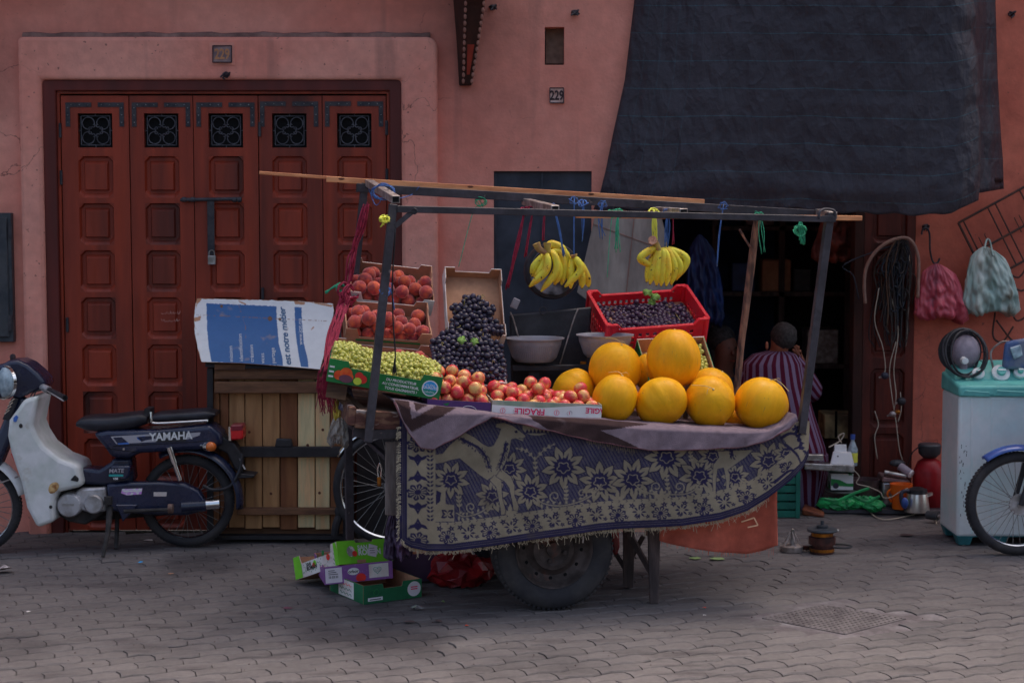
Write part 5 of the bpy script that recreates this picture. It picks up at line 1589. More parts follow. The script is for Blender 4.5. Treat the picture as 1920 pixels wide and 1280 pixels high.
m_teal = mat('teal_decal', C(40, 130, 128), .5, var=.05)
m_spoke = mat('spoke_steel', C(110, 108, 106), .45, metal=.6, var=.1)
def wheel(parent, c, Ro, rt, ax, name, mt=None, rim_m=None, spokes=32, hub=.035, nub=True):
    """spoked wheel: tyre (with rim, spokes, hub below it)"""
    Rm = Ro - rt
    prof = []
    for k in range(14):
        a = 2 * math.pi * k / 14
        prof.append((Rm + rt * math.cos(a) * (1.0 if math.cos(a) > 0 else .85), rt * .95 * math.sin(a)))
    ty = MB().lathe(prof, c, ax, 72, close=True).build(name, mt or m_tyre, parent, smooth=True)
    rr_ = Rm - rt * .70
    MB().lathe([(rr_ + .009, .017), (rr_ + .012, .019), (rr_ + .004, .0195), (rr_ - .003, .013), (rr_ - .004, 0), (rr_ - .003, -.013), (rr_ + .004, -.0195), (rr_ + .012, -.019), (rr_ + .009, -.017), (rr_ + .002, 0)], c, ax, 72, close=True).build('rim', rim_m or m_chrome, ty, smooth=40)
    ax = Vector(ax).normalized(); a = ax.orthogonal().normalized(); b = ax.cross(a)
    sp = MB()
    for k in range(spokes):
        t0 = 2 * math.pi * k / spokes; s_ = 1 if k % 2 else -1
        t1 = t0 + (.42 if (k // 2) % 2 else -.42)
        e0 = a * math.cos(t0) + b * math.sin(t0); e1 = a * math.cos(t1) + b * math.sin(t1)
        sp.tube([c + e1 * hub + ax * s_ * .025, c + e0 * rr_], .0015, 4, cap=False)
    tag(sp.build('spokes', m_spoke, ty), kind='stuff')
    MB().lathe([(.0, .05), (.012, .05), (.014, .03), (hub, .03), (hub + .006, .024), (hub * .6, .018), (hub * .6, -.018), (hub + .006, -.024), (hub, -.03), (.012, -.05), (0, -.05)], c, ax, 24).build('hub', m_alu, ty, smooth=40)
    if nub:
        nb = MB()
        for k in range(80):
            t0 = 2 * math.pi * k / 80; e = a * math.cos(t0) + b * math.sin(t0); tg = ax.cross(e)
            for s_ in (-1, 1):
                p = c + e * (Ro - .003) + ax * s_ * rt * .45
                nb.bar(p - ax * s_ * .008 - tg * .004, p + ax * s_ * .008 + tg * .004, .008, .005, up=e)
        tag(nb.build('tread_blocks', mt or m_tyre, ty), kind='stuff')
    return ty
def Ym(px): return 9.55 + (px - 352) * .2 / 402
def Q(px, py, dy=0.0): return P(px, py, Ym(px) + dy)
def qprism(pts, d0, d1):
    """side outline extruded across the moped between offsets d0 and d1"""
    n = len(pts)
    mb = MB()
    vs = [Q(a, b, d0) for a, b in pts] + [Q(a, b, d0) + Vector((0, d1 - d0, 0)) for a, b in pts]
    mb.add(vs, [tuple(range(n)), tuple(range(2 * n - 1, n - 1, -1))] + [(i, i + n, (i + 1) % n + n, (i + 1) % n) for i in range(n)])
    return mb
base = G(200, 1040)
mp = thing('moped', 'navy moped with white leg shield and black seat parked before the red door', 'moped', base)
rc = Q(352, 938); Ro = rc.z - .002
wheel(mp, rc, Ro, .030, (0.05, -1, 0), 'rear_wheel')
fc = Q(-49, 950); Rf = fc.z - .002
wheel(mp, fc, Rf, .028, (0.05, -1, 0), 'front_wheel')
# leg shield
ls = [(33, 765), (44, 748), (72, 742), (66, 771), (61, 797), (68, 815), (82, 837), (112, 860), (146, 873), (154, 912), (126, 919), (110, 923), (103, 929), (100, 955), (102, 978), (69, 990), (49, 952), (38, 902), (20, 850), (13, 817), (16, 788)]
shd = qprism(ls, -.15, .15).build('leg_shield', m_shield, mp, bevel=.022, seg=3)
MB().ball(Q(39, 798, -.152), (.010, .004, .012), 8, 6).build('bolt', m_grime, shd)
MB().ball(Q(95, 950, -.152), (.009, .004, .009), 8, 6).build('bolt', m_grime, shd)
MB().lathe([(.03, .003), (.02, .006), (0, .006)], Q(100, 914, -.150), (0, -1, 0), 16, sx=1.2, sy=.8).build('plug', mat('rust_plug', C(170, 140, 96), .7, col2=C(120, 76, 40), mscale=40), shd)
qprism([(131, 900), (140, 890), (147, 897), (146, 903)], -.158, -.14).build('clip', m_blackpl, shd, bevel=.004)
# steering column, cowl, lamp, bars
MB().bar(Q(-14, 880, -.04), Q(42, 742, -.02), .09, .075, up=(1, 0, 0)).build('steering_column', m_navy, mp, bevel=.02, seg=2)
gr_ = MB()
for k in range(4):
    gr_.bar(Q(8 + 3.0 * k, 776 - 7 * k, -.10), Q(18 + 3.0 * k, 768 - 7 * k, -.10), .006, .006)
qprism([(4, 786), (22, 745), (34, 748), (18, 788)], -.098, -.08).build('grille_plate', m_blackpl, mp, bevel=.003)
tag(gr_.build('chrome_grille', m_chrome, mp), kind='stuff')
qprism([(25, 783), (30, 778), (34, 782), (30, 791), (25, 790)], -.157, -.149).build('catch', m_blue_decal, mp)
cowl = qprism([(-30, 690), (0, 684), (16, 676), (34, 675), (52, 683), (70, 698), (86, 716), (82, 730), (60, 735), (46, 742), (36, 747), (20, 744), (-20, 748), (-36, 720)], -.10, .10).build('headlight_cowl', m_navy, mp, bevel=.03, seg=3)
MB().lathe([(.0, .03), (.05, .026), (.078, .012), (.085, -.01)], Q(6, 716, -.085), (-.55, -.8, 0), 28).build('headlight', m_glass, mp, smooth=True)
MB().lathe([(.082, .004), (.092, .006), (.094, -.012)], Q(6, 716, -.085), (-.55, -.8, 0), 28).build('headlight_ring', m_chrome, mp, smooth=40)
hb0, hb1 = Q(74, 723, -.06), Q(122, 746, -.30)
MB().tube([Q(40, 712, .02), hb0, hb1], .011, 8).build('handlebar', m_blackpl, mp)
MB().tube([hb0.lerp(hb1, .4), hb1], .0165, 10).build('grip', m_blackpl, mp, smooth=40)
MB().tube([hb0.lerp(hb1, .12), hb0.lerp(hb1, .38)], .020, 10).build('switch_collar', m_alu, mp, smooth=40)
MB().tube(smooth_path([hb0.lerp(hb1, .2) + Vector((0, -.03, .0)), hb0.lerp(hb1, .6) + Vector((.01, -.05, -.005)), hb1 + Vector((.0, -.03, -.012))], 4), .004, 5).build('brake_lever', m_alu, mp)
MB().tube([Q(30, 700, .08), Q(24, 680, .26)], .011, 8).build('handlebar', m_blackpl, mp)
MB().tube([Q(26, 686, .2), Q(24, 668, .32)], .0165, 8).build('grip', m_blackpl, mp, smooth=40)
for k, (e, b) in enumerate((((60, 738, -.08), (52, 770, -.06)), ((66, 736, -.1), (58, 775, -.1)), ((44, 742, .04), (40, 790, .0)))):
    MB().tube(smooth_path([hb0.lerp(hb1, .15) + Vector((0, -.01, -.01)), Q(*e), Q(*b), Q(38 + 4 * k, 815, -.05)], 5), .0035, 6).build('control_cable', m_blackpl, mp, smooth=True)
# front fender and reflector
def fender(c, Rr, a0, a1, w, lip, n=20):
    mb = MB(); rows = []
    for k in range(n):
        t = a0 + (a1 - a0) * k / (n - 1)
        row = []
        for j in range(9):
            s = -1 + 2 * j / 8
            r_ = Rr + lip * (1 - s * s)
            row.append(Vector((c.x + r_ * math.cos(t), c.y + s * w, c.z + r_ * math.sin(t))))
        rows.append(row)
    mb.add([p for r_ in rows for p in r_], [(k * 9 + j, k * 9 + j + 1, (k + 1) * 9 + j + 1, (k + 1) * 9 + j) for k in range(n - 1) for j in range(8)])
    return mb
o_ = fender(fc, Rf + .012, R(15), R(170), .055, .03).build('front_fender', m_shield, mp, smooth=True); md = o_.modifiers.new('t', 'SOLIDIFY'); md.thickness = .004
qprism([(20, 850), (31, 848), (37, 884), (33, 880)], -.09, -.075).build('reflector', m_redlens, mp, bevel=.003)
MB().tube([Q(0, 905, -.07), Q(34, 893, -.07)], .004, 6).build('stay', m_galv, mp)
MB().tube([Q(-20, 860, -.06), fc + Vector((0, -.07, 0))], .018, 8).build('fork_leg', m_navy, mp)
MB().tube([Q(-20, 860, .06), fc + Vector((0, .07, 0))], .018, 8).build('fork_leg', m_navy, mp)
# frame, seats, tail
qprism([(146, 876), (185, 880), (205, 868), (212, 858), (246, 858), (250, 905), (205, 912), (152, 908)], -.07, .07).build('frame_tube', m_navy, mp, bevel=.02, seg=2)
bc = qprism([(207, 873), (244, 873), (243, 890), (236, 900), (207, 897)], -.115, .05).build('battery_cover', m_navy, mp, bevel=.01, seg=2)
qprism([(204, 889), (231, 889), (231, 893), (204, 893)], -.117, -.1155).build('teal_stripe', m_teal, bc)
cV = lambda px, py, d: (lambda x, y: Q(px, py, d) + Vector((x, x * .176, y)))
letters('lettering', 'MATE', cV(204, 886, -.117), m_silver_decal, bc, h=.03, shear=.15, bold=.0006)
letters('lettering', 'V50', cV(212, 899, -.117), m_white_ink, bc, h=.016, bold=.0006)
tail = qprism([(172, 812), (200, 806), (290, 806), (394, 796), (412, 812), (418, 834), (396, 842), (330, 846), (262, 850), (240, 860), (208, 858), (196, 840)], -.105, .105).build('tail_body', m_navy, mp, bevel=.025, seg=3)
dY = -.1062
def decal(pts, m_, nm='decal'):
    return MB().sheet([Q(a, b, dY) for a, b in pts]).build(nm, m_, tail)
decal([(207, 818), (293, 813), (293, 828), (218, 832)], m_silver_decal)
dY = -.1070
decal([(212, 820), (228, 819), (240, 829), (220, 831)], m_navy); decal([(220, 830), (240, 829), (243, 832), (222, 833)], m_blue_decal)
decal([(256, 819), (292, 816), (292, 822), (272, 825), (266, 828)], m_navy); decal([(256, 819), (272, 817), (264, 826), (258, 823)], m_blue_decal)
decal([(293, 811), (348, 808), (348, 827), (293, 829)], m_blackpl); decal([(349, 812), (376, 810), (374, 816), (349, 824)], m_silver_decal)
dY = -.1078
c_ = Q(320.5, 824, dY)
letters('lettering', 'YAMAHA', lambda x, y: c_ + Vector((x * .92, x * .162, y + x * .028)), m_white_ink, tail, h=.058, align='CENTER', bold=.0018)
def seat(pts_top, pts_bot, w, nm, puff=.02):
    """loft of rounded cross-sections along the side outline"""
    rings = []
    xs = np.linspace(pts_top[0][0], pts_top[-1][0], 22)
    for i, x in enumerate(xs):
        zt, zb_ = interp(pts_top, x), interp(pts_bot, x)
        e = math.sin(math.pi * min(1, max(0, (i + .5) / 22))) ** .35
        ring = []
        for k in range(16):
            a = 2 * math.pi * k / 16
            yy_ = math.copysign(abs(math.cos(a)) ** .55, math.cos(a)) * w * (.72 + .28 * e)
            zz = math.copysign(abs(math.sin(a)) ** .75, math.sin(a))
            py = (zt + zb_) / 2 - zz * (zb_ - zt) / 2
            ring.append(Q(x, py) + Vector((0, yy_, 0)))
        rings.append(ring)
    return MB().loft(rings).build(nm, m_vinyl, mp, smooth=50)
seat([(150, 786), (158, 779), (175, 777), (215, 776), (245, 772), (270, 770), (281, 775)], [(150, 797), (165, 804), (200, 808), (235, 806), (260, 800), (281, 792)], .11, 'rider_seat')
seat([(286, 776), (300, 771), (340, 768), (390, 765), (408, 770)], [(286, 789), (320, 789), (360, 787), (395, 784), (408, 777)], .10, 'pillion_pad')
rk_ = MB()
for s_ in (-1, 1):
    rk_.tube(smooth_path([Q(283, 774, s_ * .11), Q(284, 786, s_ * .115), Q(290, 793, s_ * .115), Q(340, 791, s_ * .115), Q(388, 788, s_ * .11)], 5), .0065, 8)
rk_.tube([Q(283, 774, -.11), Q(283, 774, .11)], .0065, 8); rk_.tube([Q(388, 788, -.11), Q(388, 788, .11)], .0065, 8)
rk_.build('rack_rail', m_chrome, mp, smooth=50)
MB().bar(Q(280, 778, 0), Q(280, 764, 0), .12, .03, up=(1, 0, 0)).build('seat_bracket', m_blackpl, mp)
for pts in ([(212, 836), (300, 832), (396, 826)], [(196, 840), (262, 848)]):
    MB().tube([Q(a, b, -.1055) for a, b in pts], .0016, 4).build('panel_gap', m_hole, tail)
for px, py in ((232, 842), (380, 834)):
    MB().lathe([(.007, .002), (.005, .004), (0, .004)], Q(px, py, -.105), (0, -1, 0), 8).build('screw', m_galv, tail)
# rear fender
o_ = fender(rc, Ro + .022, R(-8), R(120), .06, .03).build('rear_fender', m_navy, mp, smooth=True); md = o_.modifiers.new('t', 'SOLIDIFY'); md.thickness = .004
qprism([(410, 812), (424, 822), (440, 832), (452, 850), (456, 890), (440, 880), (425, 850), (400, 838)], -.05, .05).build('tail_bracket', m_blackpl, mp, bevel=.01, seg=2)
tl = qprism([(430, 801), (455, 799), (456, 823), (432, 825)], -.06, .05).build('tail_lamp', m_redlens, mp, bevel=.008, seg=2)
qprism([(428, 800), (432, 800), (433, 826), (429, 826)], -.062, .05).build('lamp_rim', m_chrome, tl)
qprism([(432, 797), (455, 796), (455, 808), (432, 809)], -.0615, .05).build('lamp_hood', mat('dark_red_lens', C(104, 30, 42), .3, var=.05), tl, bevel=.006)
MB().lathe([(0, .02), (.022, .016), (.026, .0), (.024, -.02)], Q(396, 837, -.15), (.75, -.6, 0), 16).build('indicator', m_orlens, mp, smooth=True)
MB().lathe([(.026, 0), (.026, -.025), (.012, -.035), (.012, -.07)], Q(393, 837, -.145), (.75, -.6, 0), 16).build('indicator_base', m_chrome, mp, smooth=40)
MB().hexa([Q(a, b, d) for a, b, d in ((445, 856, -.05), (448, 856, -.05), (448, 856, .06), (445, 856, .06), (458, 880, -.05), (461, 879, -.05), (461, 879, .06), (458, 880, .06))]).build('number_plate', m_cardw, mp)
qprism([(440, 893), (450, 888), (478, 890), (476, 895), (445, 897)], -.07, .07).build('mud_flap', m_blackpl, mp, bevel=.003)
# shock, chain case, engine, exhaust, stand
sh_ = MB(); sh_.tube([Q(317, 838, -.11), Q(327, 868, -.11)], .017, 10); sh_.tube([Q(327, 868, -.11), Q(338, 900, -.11)], .012, 10)
sh_.build('shock_absorber', m_chrome, mp, smooth=40)
cc = qprism([(198, 908), (240, 904), (300, 903), (345, 906), (372, 920), (386, 942), (380, 958), (350, 966), (290, 966), (205, 958)], -.10, -.03).build('chain_case', m_navy, mp, bevel=.015, seg=2)
MB().sheet([Q(a, b, -.1015) for a, b in ((229, 916), (267, 915), (265, 926), (238, 928), (227, 924))]).build('sticker', mat('pink_sticker', C(170, 110, 180), .5, col2=C(205, 190, 210), mscale=60, var=.05), cc)
MB().sheet([Q(a, b, -.1022) for a, b in ((231, 919), (264, 918), (263, 921), (231, 922))]).build('sticker_band', m_white_ink, cc)
MB().sheet([Q(a, b, -.1015) for a, b in ((288, 922), (313, 922), (312, 930), (288, 930))]).build('sticker', m_cardw, cc)
qprism([(104, 925), (112, 918), (126, 920), (150, 913), (198, 912), (202, 955), (180, 972), (160, 984), (128, 978), (108, 966)], -.06, .08).build('crankcase', m_grime, mp, bevel=.012, seg=2)
eng = qprism([(140, 922), (152, 916), (198, 913), (200, 958), (170, 962), (150, 956)], -.10, -.05).build('engine_cover', m_alu, mp, bevel=.012, seg=2)
MB().lathe([(.066, -.05), (.066, .012), (.058, .022), (.03, .024), (0, .024)], Q(131, 946, -.10), (0, -1, 0), 32).build('clutch_cover', m_alu, mp, smooth=40)
MB().lathe([(.052, -.03), (.052, .012), (.044, .02), (0, .02)], Q(176, 944, -.10), (0, -1, 0), 28).build('flywheel_cover', m_alu, mp, smooth=40)
MB().bar(Q(116, 946, -.126), Q(148, 946, -.126), .004, .012).build('cast_badge', m_alu, mp)
MB().tube(smooth_path([Q(150, 968, -.02), Q(200, 966, .10), Q(300, 958, .13), Q(384, 948, .13)], 5), .024, 10).build('exhaust_pipe', m_grime, mp, smooth=50)
MB().tube([Q(340, 950, -.09), Q(386, 947, -.09)], .032, 14).build('silencer', m_navy, mp, smooth=40)
MB().tube([Q(384, 946, -.09), Q(411, 944, -.09)], .028, 14).build('silencer_end', m_chrome, mp, smooth=40)
MB().tube(smooth_path([Q(455, 850, -.07), Q(448, 885, -.08), Q(430, 912, -.09), Q(400, 918, -.09), Q(380, 910, -.09)], 5), .009, 8).build('cable', m_blackpl, mp, smooth=40)
MB().tube([Q(232, 958, -.13), Q(318, 955, -.14)], .010, 8).build('kick_shaft', m_grime, mp)
MB().lathe([(.0, -.012), (.026, -.012), (.026, .012), (0, .012)], Q(320, 953, -.14), (1, 0, 0), 14).build('kick_pedal', mat('rusty_iron', C(104, 84, 76), .8, col2=C(72, 52, 46), mscale=25, var=.25), mp)
qprism([(216, 946), (258, 946), (245, 962), (230, 978), (226, 966)], -.125, -.10).build('foot_peg_plate', m_navy, mp, bevel=.004)
MB().tube([Q(203, 945, -.11), Q(203, 930, -.11)], .022, 10).build('pivot', m_grime, mp)
a0, a1 = Q(206, 950, -.10), G(193, 1046)
MB().tube([a0, a0.lerp(a1, .5) + Vector((.008, 0, 0)), a1 + Vector((0, 0, .008))], [.018, .014, .010], 8).build('stand_leg', m_grime, mp)
MB().tube([a0 + Vector((0, .2, 0)), a1 + Vector((.02, .22, .008))], .012, 8).build('stand_leg', m_grime, mp)

# ------------------------------------------------------------------ second moped, front end by the washing machine
m2 = thing('moped', 'blue fendered moped with a silver rimmed spoked front wheel by the washing machine', 'moped', G(1908, 1040))
c2 = P(1908, 943, G(1908, 1040).y); R2 = c2.z - .002
wheel(m2, c2, R2, .030, (.0, -1, 0), 'front_wheel', spokes=36, hub=.03)
MB().lathe([(0, .062), (.016, .062), (.018, .05), (.026, .05), (.055, .048), (.058, .04), (.03, .036)], c2, (0, -1, 0), 30).build('brake_plate', m_alu, m2, smooth=40)
kn_ = MB()
for k in range(16):
    t = 2 * math.pi * k / 16
    kn_.lathe([(.006, 0), (.006, .01)], c2 + Vector((.054 * math.cos(t), -.04, .054 * math.sin(t))), (0, -1, 0), 6)
tag(kn_.build('hub_teeth', m_alu, m2), kind='stuff')
m_bluep = mat('blue_paint', C(52, 82, 150), .3, col2=C(42, 66, 124), mscale=5, var=.08, coat=.4)
o_ = fender(c2, R2 + .014, R(60), R(128), .05, .025).build('front_fender', m_bluep, m2, smooth=True); md = o_.modifiers.new('t', 'SOLIDIFY'); md.thickness = .004
up = Vector((.165, 0, .62))
for s_ in (-1, 1):
    MB().tube([c2 + Vector((0, s_ * .065, 0)), c2 + up * .55 + Vector((0, s_ * .065, 0))], .015, 10).build('fork_leg', m_blackpl, m2, smooth=40)
    MB().tube([c2 + up * .5 + Vector((0, s_ * .065, 0)), c2 + up + Vector((0, s_ * .065, 0))], .022, 10).build('fork_cover', m_bluep, m2, smooth=40)
MB().ball(c2 + up + Vector((.06, 0, .10)), (.13, .11, .12), 16, 12).build('headlight_cowl', m_bluep, m2, smooth=True)
MB().tube([c2 + up + Vector((.05, -.32, .14)), c2 + up + Vector((.05, .32, .14))], .012, 8).build('handlebar', m_blackpl, m2)
MB().hexa([c2 + Vector(q) for q in ((.28, -.12, .0), (.85, -.08, -.05), (.85, .08, -.05), (.28, .12, 0), (.22, -.12, .5), (.9, -.1, .18), (.9, .1, .18), (.22, .12, .5))]).build('body', m_bluep, m2, bevel=.04, seg=3)
MB().bar(c2 + Vector((.7, 0, .42)), c2 + Vector((1.3, 0, .46)), .2, .09).build('seat', m_vinyl, m2, bevel=.03, seg=3)
MB().bar(c2 + Vector((.7, 0, .2)), c2 + Vector((1.3, 0, .36)), .16, .14).build('tail_body', m_bluep, m2, bevel=.03, seg=3)
wheel(m2, c2 + Vector((1.17, 0, 0)), R2, .030, (0, -1, 0), 'rear_wheel', nub=False)
# ================================================================== WOODEN BOX CART, POSTER BOARD, BICYCLE
YB_ = 9.66
m_slat = [mat('slat_wood_%d' % k, c, .85, col2=c2, mscale=5, var=.22, vscale=10, stretch=(5, 5, .6), bump=.25, bscale=40, rnd=.06, col3=C(84, 52, 34), m3scale=3, lo3=l3, hi3=.8) for k, (c, c2, l3) in enumerate(
    ((C(150, 112, 76), C(128, 92, 60), .52), (C(206, 168, 128), C(190, 150, 110), .75), (C(128, 84, 54), C(104, 64, 42), .5)))]
m_frame = mat('box_frame_wood', C(112, 78, 56), .85, col2=C(84, 58, 44), mscale=6, var=.25, stretch=(.6, 4, 4), bump=.25)
m_tarred = mat('tarred_steel', C(38, 36, 40), .7, col2=C(50, 46, 48), mscale=8, var=.2)
wb = thing('wooden_box_cart', 'slatted wooden box cart with mixed pale and dark boards parked by the red door', 'cart', G(520, 1012))
bounds = [398, 412, 429, 459, 492, 525, 558, 591, 619, 645]
kinds = [2, 2, 0, 0, 0, 2, 1, 1, 2]
rw = random.Random(8)
for i in range(9):
    x0, x1 = bounds[i] + .8, bounds[i + 1] - .8
    zb_ = 990 + rw.uniform(-2, 4)
    yo = rw.uniform(0, .008)
    mb = MB().prism([P(x0, 700, YB_ + yo), P(x1, 700, YB_ + yo), P(x1, zb_, YB_ + yo), P(x0, zb_, YB_ + yo)], (0, .018, 0))
    bd = mb.build('board', m_slat[kinds[i]], wb, bevel=.004, seg=2)
    if kinds[i] != 2:
        for _ in range(rw.choice((1, 1, 2))):
            MB().lathe([(.008, .001), (.0, .0015)], P(rw.uniform(x0 + 6, x1 - 6), rw.uniform(770, 940), YB_ + yo), (0, -1, 0), 9).build('knot', m_knot, bd)
def rail(x0, x1, y0, y1, d0=-.035, m_=None, nm='rail'):
    return MB().prism([P(x0, y0, YB_ + d0), P(x1, y0, YB_ + d0), P(x1, y1, YB_ + d0), P(x0, y1, YB_ + d0)], (0, -d0 - .001, 0)).build(nm, m_ or m_frame, wb, bevel=.003)
rail(402, 640, 690, 711, -.03); rail(402, 460, 682, 694, -.045); rail(402, 640, 716, 737, -.05); rail(440, 653, 838, 857, -.045, m_tarred); rail(444, 642, 953, 965, -.05); 
MB().prism([P(388, 690, YB_ - .02), P(399, 690, YB_ - .02), P(399, 1000, YB_ - .02), P(388, 1000, YB_ - .02)], (0, .05, 0)).build('corner_post', m_tarred, wb)
MB().prism([P(643, 740, YB_ - .06), P(662, 740, YB_ - .06), P(662, 1012, YB_ - .06), P(643, 1012, YB_ - .06)], (0, .07, 0)).build('corner_post', m_tarred, wb)
MB().span(P(395, 1000, YB_ + .05), P(650, 690, YB_ + .28)).build('inner_box', m_frame, wb)
MB().span(P(400, 1004, YB_ - .02), P(655, 992, YB_ + .28)).build('sill', m_tarred, wb)
for px in (425, 610):
    c = P(px, 1000, YB_ + .14)
    MB().lathe([(.0, -.03), (.05, -.03), (.055, -.02), (.055, .02), (.05, .03), (0, .03)], Vector((c.x, c.y, .055)), (1, 0, 0), 20).build('caster', m_tyre, wb)
    MB().span((c.x - .03, c.y - .03, .06), (c.x + .03, c.y + .03, c.z + .01)).build('caster_fork', m_tarred, wb)
MB().prism([P(515, 838, YB_ - .046), P(518, 822, YB_ - .046), P(546, 823, YB_ - .046), P(549, 838, YB_ - .046)], (0, .03, 0)).build('latch_block', m_blackpl, wb, bevel=.006, seg=2)
MB().ball(P(637, 958, YB_ - .07), (.028, .03, .036), 10, 8).build('rubber_buffer', m_tyre, wb, smooth=True)
MB().tube(smooth_path([P(637, 965, YB_ - .07), P(630, 985, YB_ - .08), P(628, 1002, YB_ - .07)], 4), .022, 8).build('rubber_strap', m_tyre, wb)
# sloping lid frame under the board
MB().hexa([P(385, 688, YB_ - .045), P(640, 696, YB_ - .045), P(640, 690, YB_ + .29), P(385, 683, YB_ + .29), P(385, 682, YB_ - .04), P(640, 690, YB_ - .04), P(640, 585, YB_ + .29), P(385, 580, YB_ + .29)]).build('lid_box', m_tarred, wb)

# printed plywood board on the lid
WHT, BLU, PLY = np.array(C(192, 192, 200)), np.array(C(48, 84, 128)), np.array(C(150, 110, 84))
pc = np.zeros((150 * 2, 280 * 2, 3)); pc[:] = WHT
rp = lambda p, c: raster(pc, 355, 550, 2, p, c)
zp = lambda pts: [(340 + a / 5.334, 540 + b / 5.334) for a, b in pts]
rp(zp([(250, 150), (950, 180), (955, 350), (975, 560), (1010, 690), (1015, 775), (300, 735), (275, 600), (255, 400)]), BLU)
rp(zp([(1130, 188), (1200, 190), (1205, 350), (1225, 560), (1265, 720), (1270, 790), (1195, 785), (1170, 650), (1140, 450)]), BLU)
for p in ([(150, 90), (210, 95), (190, 130), (160, 160), (145, 200)], [(1120, 120), (1240, 140), (1230, 165), (1135, 160)], [(1250, 130), (1400, 150), (1520, 170), (1500, 190), (1380, 165)], [(120, 300), (195, 275), (190, 320), (130, 335)], [(140, 560), (180, 640), (190, 720), (150, 700)], [(1330, 380), (1300, 400), (1290, 420), (1320, 405)], [(560, 120), (640, 150), (650, 170), (600, 150)]):
    rp(zp(p), PLY)
for c_, r_ in (((400, 180), 3), ((885, 305), 4.5), ((985, 310), 3)):
    rp([(340 + c_[0] / 5.334 + r_ * math.cos(t), 540 + c_[1] / 5.334 + r_ * math.sin(t)) for t in np.linspace(0, 6.28, 12)], PLY * .35)
for a, b, w_ in (((150, 265), (870, 300), .5), ((870, 300), (1480, 330), .4), ((570, 160), (640, 380), .35), ((640, 380), (645, 600), .3)):
    rp(stroke_poly(zp([a, b]), w_), PLY * .6)
def byl(px): return interp([(362, 0), (380, 0), (640, 0)], px)
topc = [(366, 560), (420, 561), (500, 563), (560, 565), (627, 570)]
botc = [(366, 672), (378, 678), (450, 680), (520, 685), (600, 692), (627, 694)]
def board_pt(px, py, off=0.0):
    yt, yb = interp(topc, px), interp(botc, px)
    v = (py - yt) / (yb - yt)
    Y = YB_ + .27 - (.34 * v) - .03 * math.sin(math.pi * min(1, max(0, v))) - off
    return P(px, py, Y)
NU, NV = 240, 110
vs, cl = [], []
rt = np.random.default_rng(5)
jit = np.convolve(rt.uniform(-1, 1, NU + 8), np.ones(5) / 5, 'same')
jl = np.convolve(rt.uniform(-1, 1, NV + 8), np.ones(5) / 5, 'same')
for j in range(NV):
    v = j / (NV - 1)
    x0 = interp([(0, 370), (.08, 367), (.3, 364), (.6, 366), (.85, 372), (1, 378)], v) + jl[j] * 1.5
    x1 = interp([(0, 624), (.1, 626), (.5, 616), (1, 600)], v) + jl[-j - 1] * 1.2
    for i in range(NU):
        u = i / (NU - 1); px = x0 + (x1 - x0) * u
        yt, yb = interp(topc, px) + (jit[i] * 1.6), interp(botc, px)
        py = yt + (yb - yt) * v
        vs.append(board_pt(px, py)); cl.append(pc[min(299, max(0, int((py - 550) * 2))), min(559, max(0, int((px - 355) * 2)))])
bdm = MB().add(vs, [(j * NU + i, j * NU + i + 1, (j + 1) * NU + i + 1, (j + 1) * NU + i) for j in range(NV - 1) for i in range(NU - 1)])
sign = thing('printed_board', 'curled blue and white printed board with French words lying over the box cart', 'sign board', board_pt(490, 680))
m_sign = mat('printed_ply', (1, 1, 1), .5, vcol=True, var=.06, vscale=20, col3=C(140, 118, 104), m3scale=9, lo3=.66, hi3=.8, bump=.1)
so = bdm.build('printed_sheet', m_sign, sign, smooth=True, fix=False); set_cols(so, np.array(cl))
m_plyedge = mat('ply_edge', C(130, 92, 68), .9, var=.25, vscale=40)
def ply_pt(u, v, off):
    x0 = interp([(0, 370), (.08, 367), (.3, 364), (.6, 366), (.85, 372), (1, 378)], v) - .6
    x1 = interp([(0, 624), (.1, 626), (.5, 616), (1, 600)], v) + .6
    px = x0 + (x1 - x0) * u; yt, yb = interp(topc, px) - .8, interp(botc, px) + .8
    return board_pt(px, yt + (yb - yt) * v, off)
pm = MB(); n1, n2 = 40, 20
pm.add([ply_pt(i / (n1 - 1), j / (n2 - 1), o_) for o_ in (-.002, -.014) for j in range(n2) for i in range(n1)],
       [(b_ * n1 * n2 + j * n1 + i, b_ * n1 * n2 + j * n1 + i + 1, b_ * n1 * n2 + (j + 1) * n1 + i + 1, b_ * n1 * n2 + (j + 1) * n1 + i) for b_ in (0, 1) for j in range(n2 - 1) for i in range(n1 - 1)]
       + [(j * n1 + e, (j + 1) * n1 + e, n1 * n2 + (j + 1) * n1 + e, n1 * n2 + j * n1 + e) for e in (0, n1 - 1) for j in range(n2 - 1)]
       + [(e * n1 + i, e * n1 + i + 1, n1 * n2 + e * n1 + i + 1, n1 * n2 + e * n1 + i) for e in (0, n2 - 1) for i in range(n1 - 1)])
pm.build('plywood', m_plyedge, sign)
m_pen = mat('blue_script', C(40, 76, 110), .6, var=.05)
def sign_text(s, px, py, hpx, m_, tilt=0.0, **kw):
    """text reading upwards from (px,py) on the board"""
    ct, st_ = math.cos(tilt), math.sin(tilt)
    letters('lettering', s, lambda a, b: board_pt(px - b * ct + a * st_, py - a * ct - b * st_, .003), m_, sign, h=hpx, **kw)
sign_text("est notre métier", 546, 684, 17, m_pen, -.11, shear=.25, bold=.25, space=.96)
sign_text('www.icat.ma', 567, 646, 9.5, m_white_ink, -.05)
for s_, px, py, h_ in (('mission', 437, 678, 10), ('identification', 456, 677, 10), ('création', 476, 679, 10), ('vices', 496, 681, 10), ('partage', 516, 681, 10)):
    sign_text(s_, px, py, h_, m_white_ink, -.06)

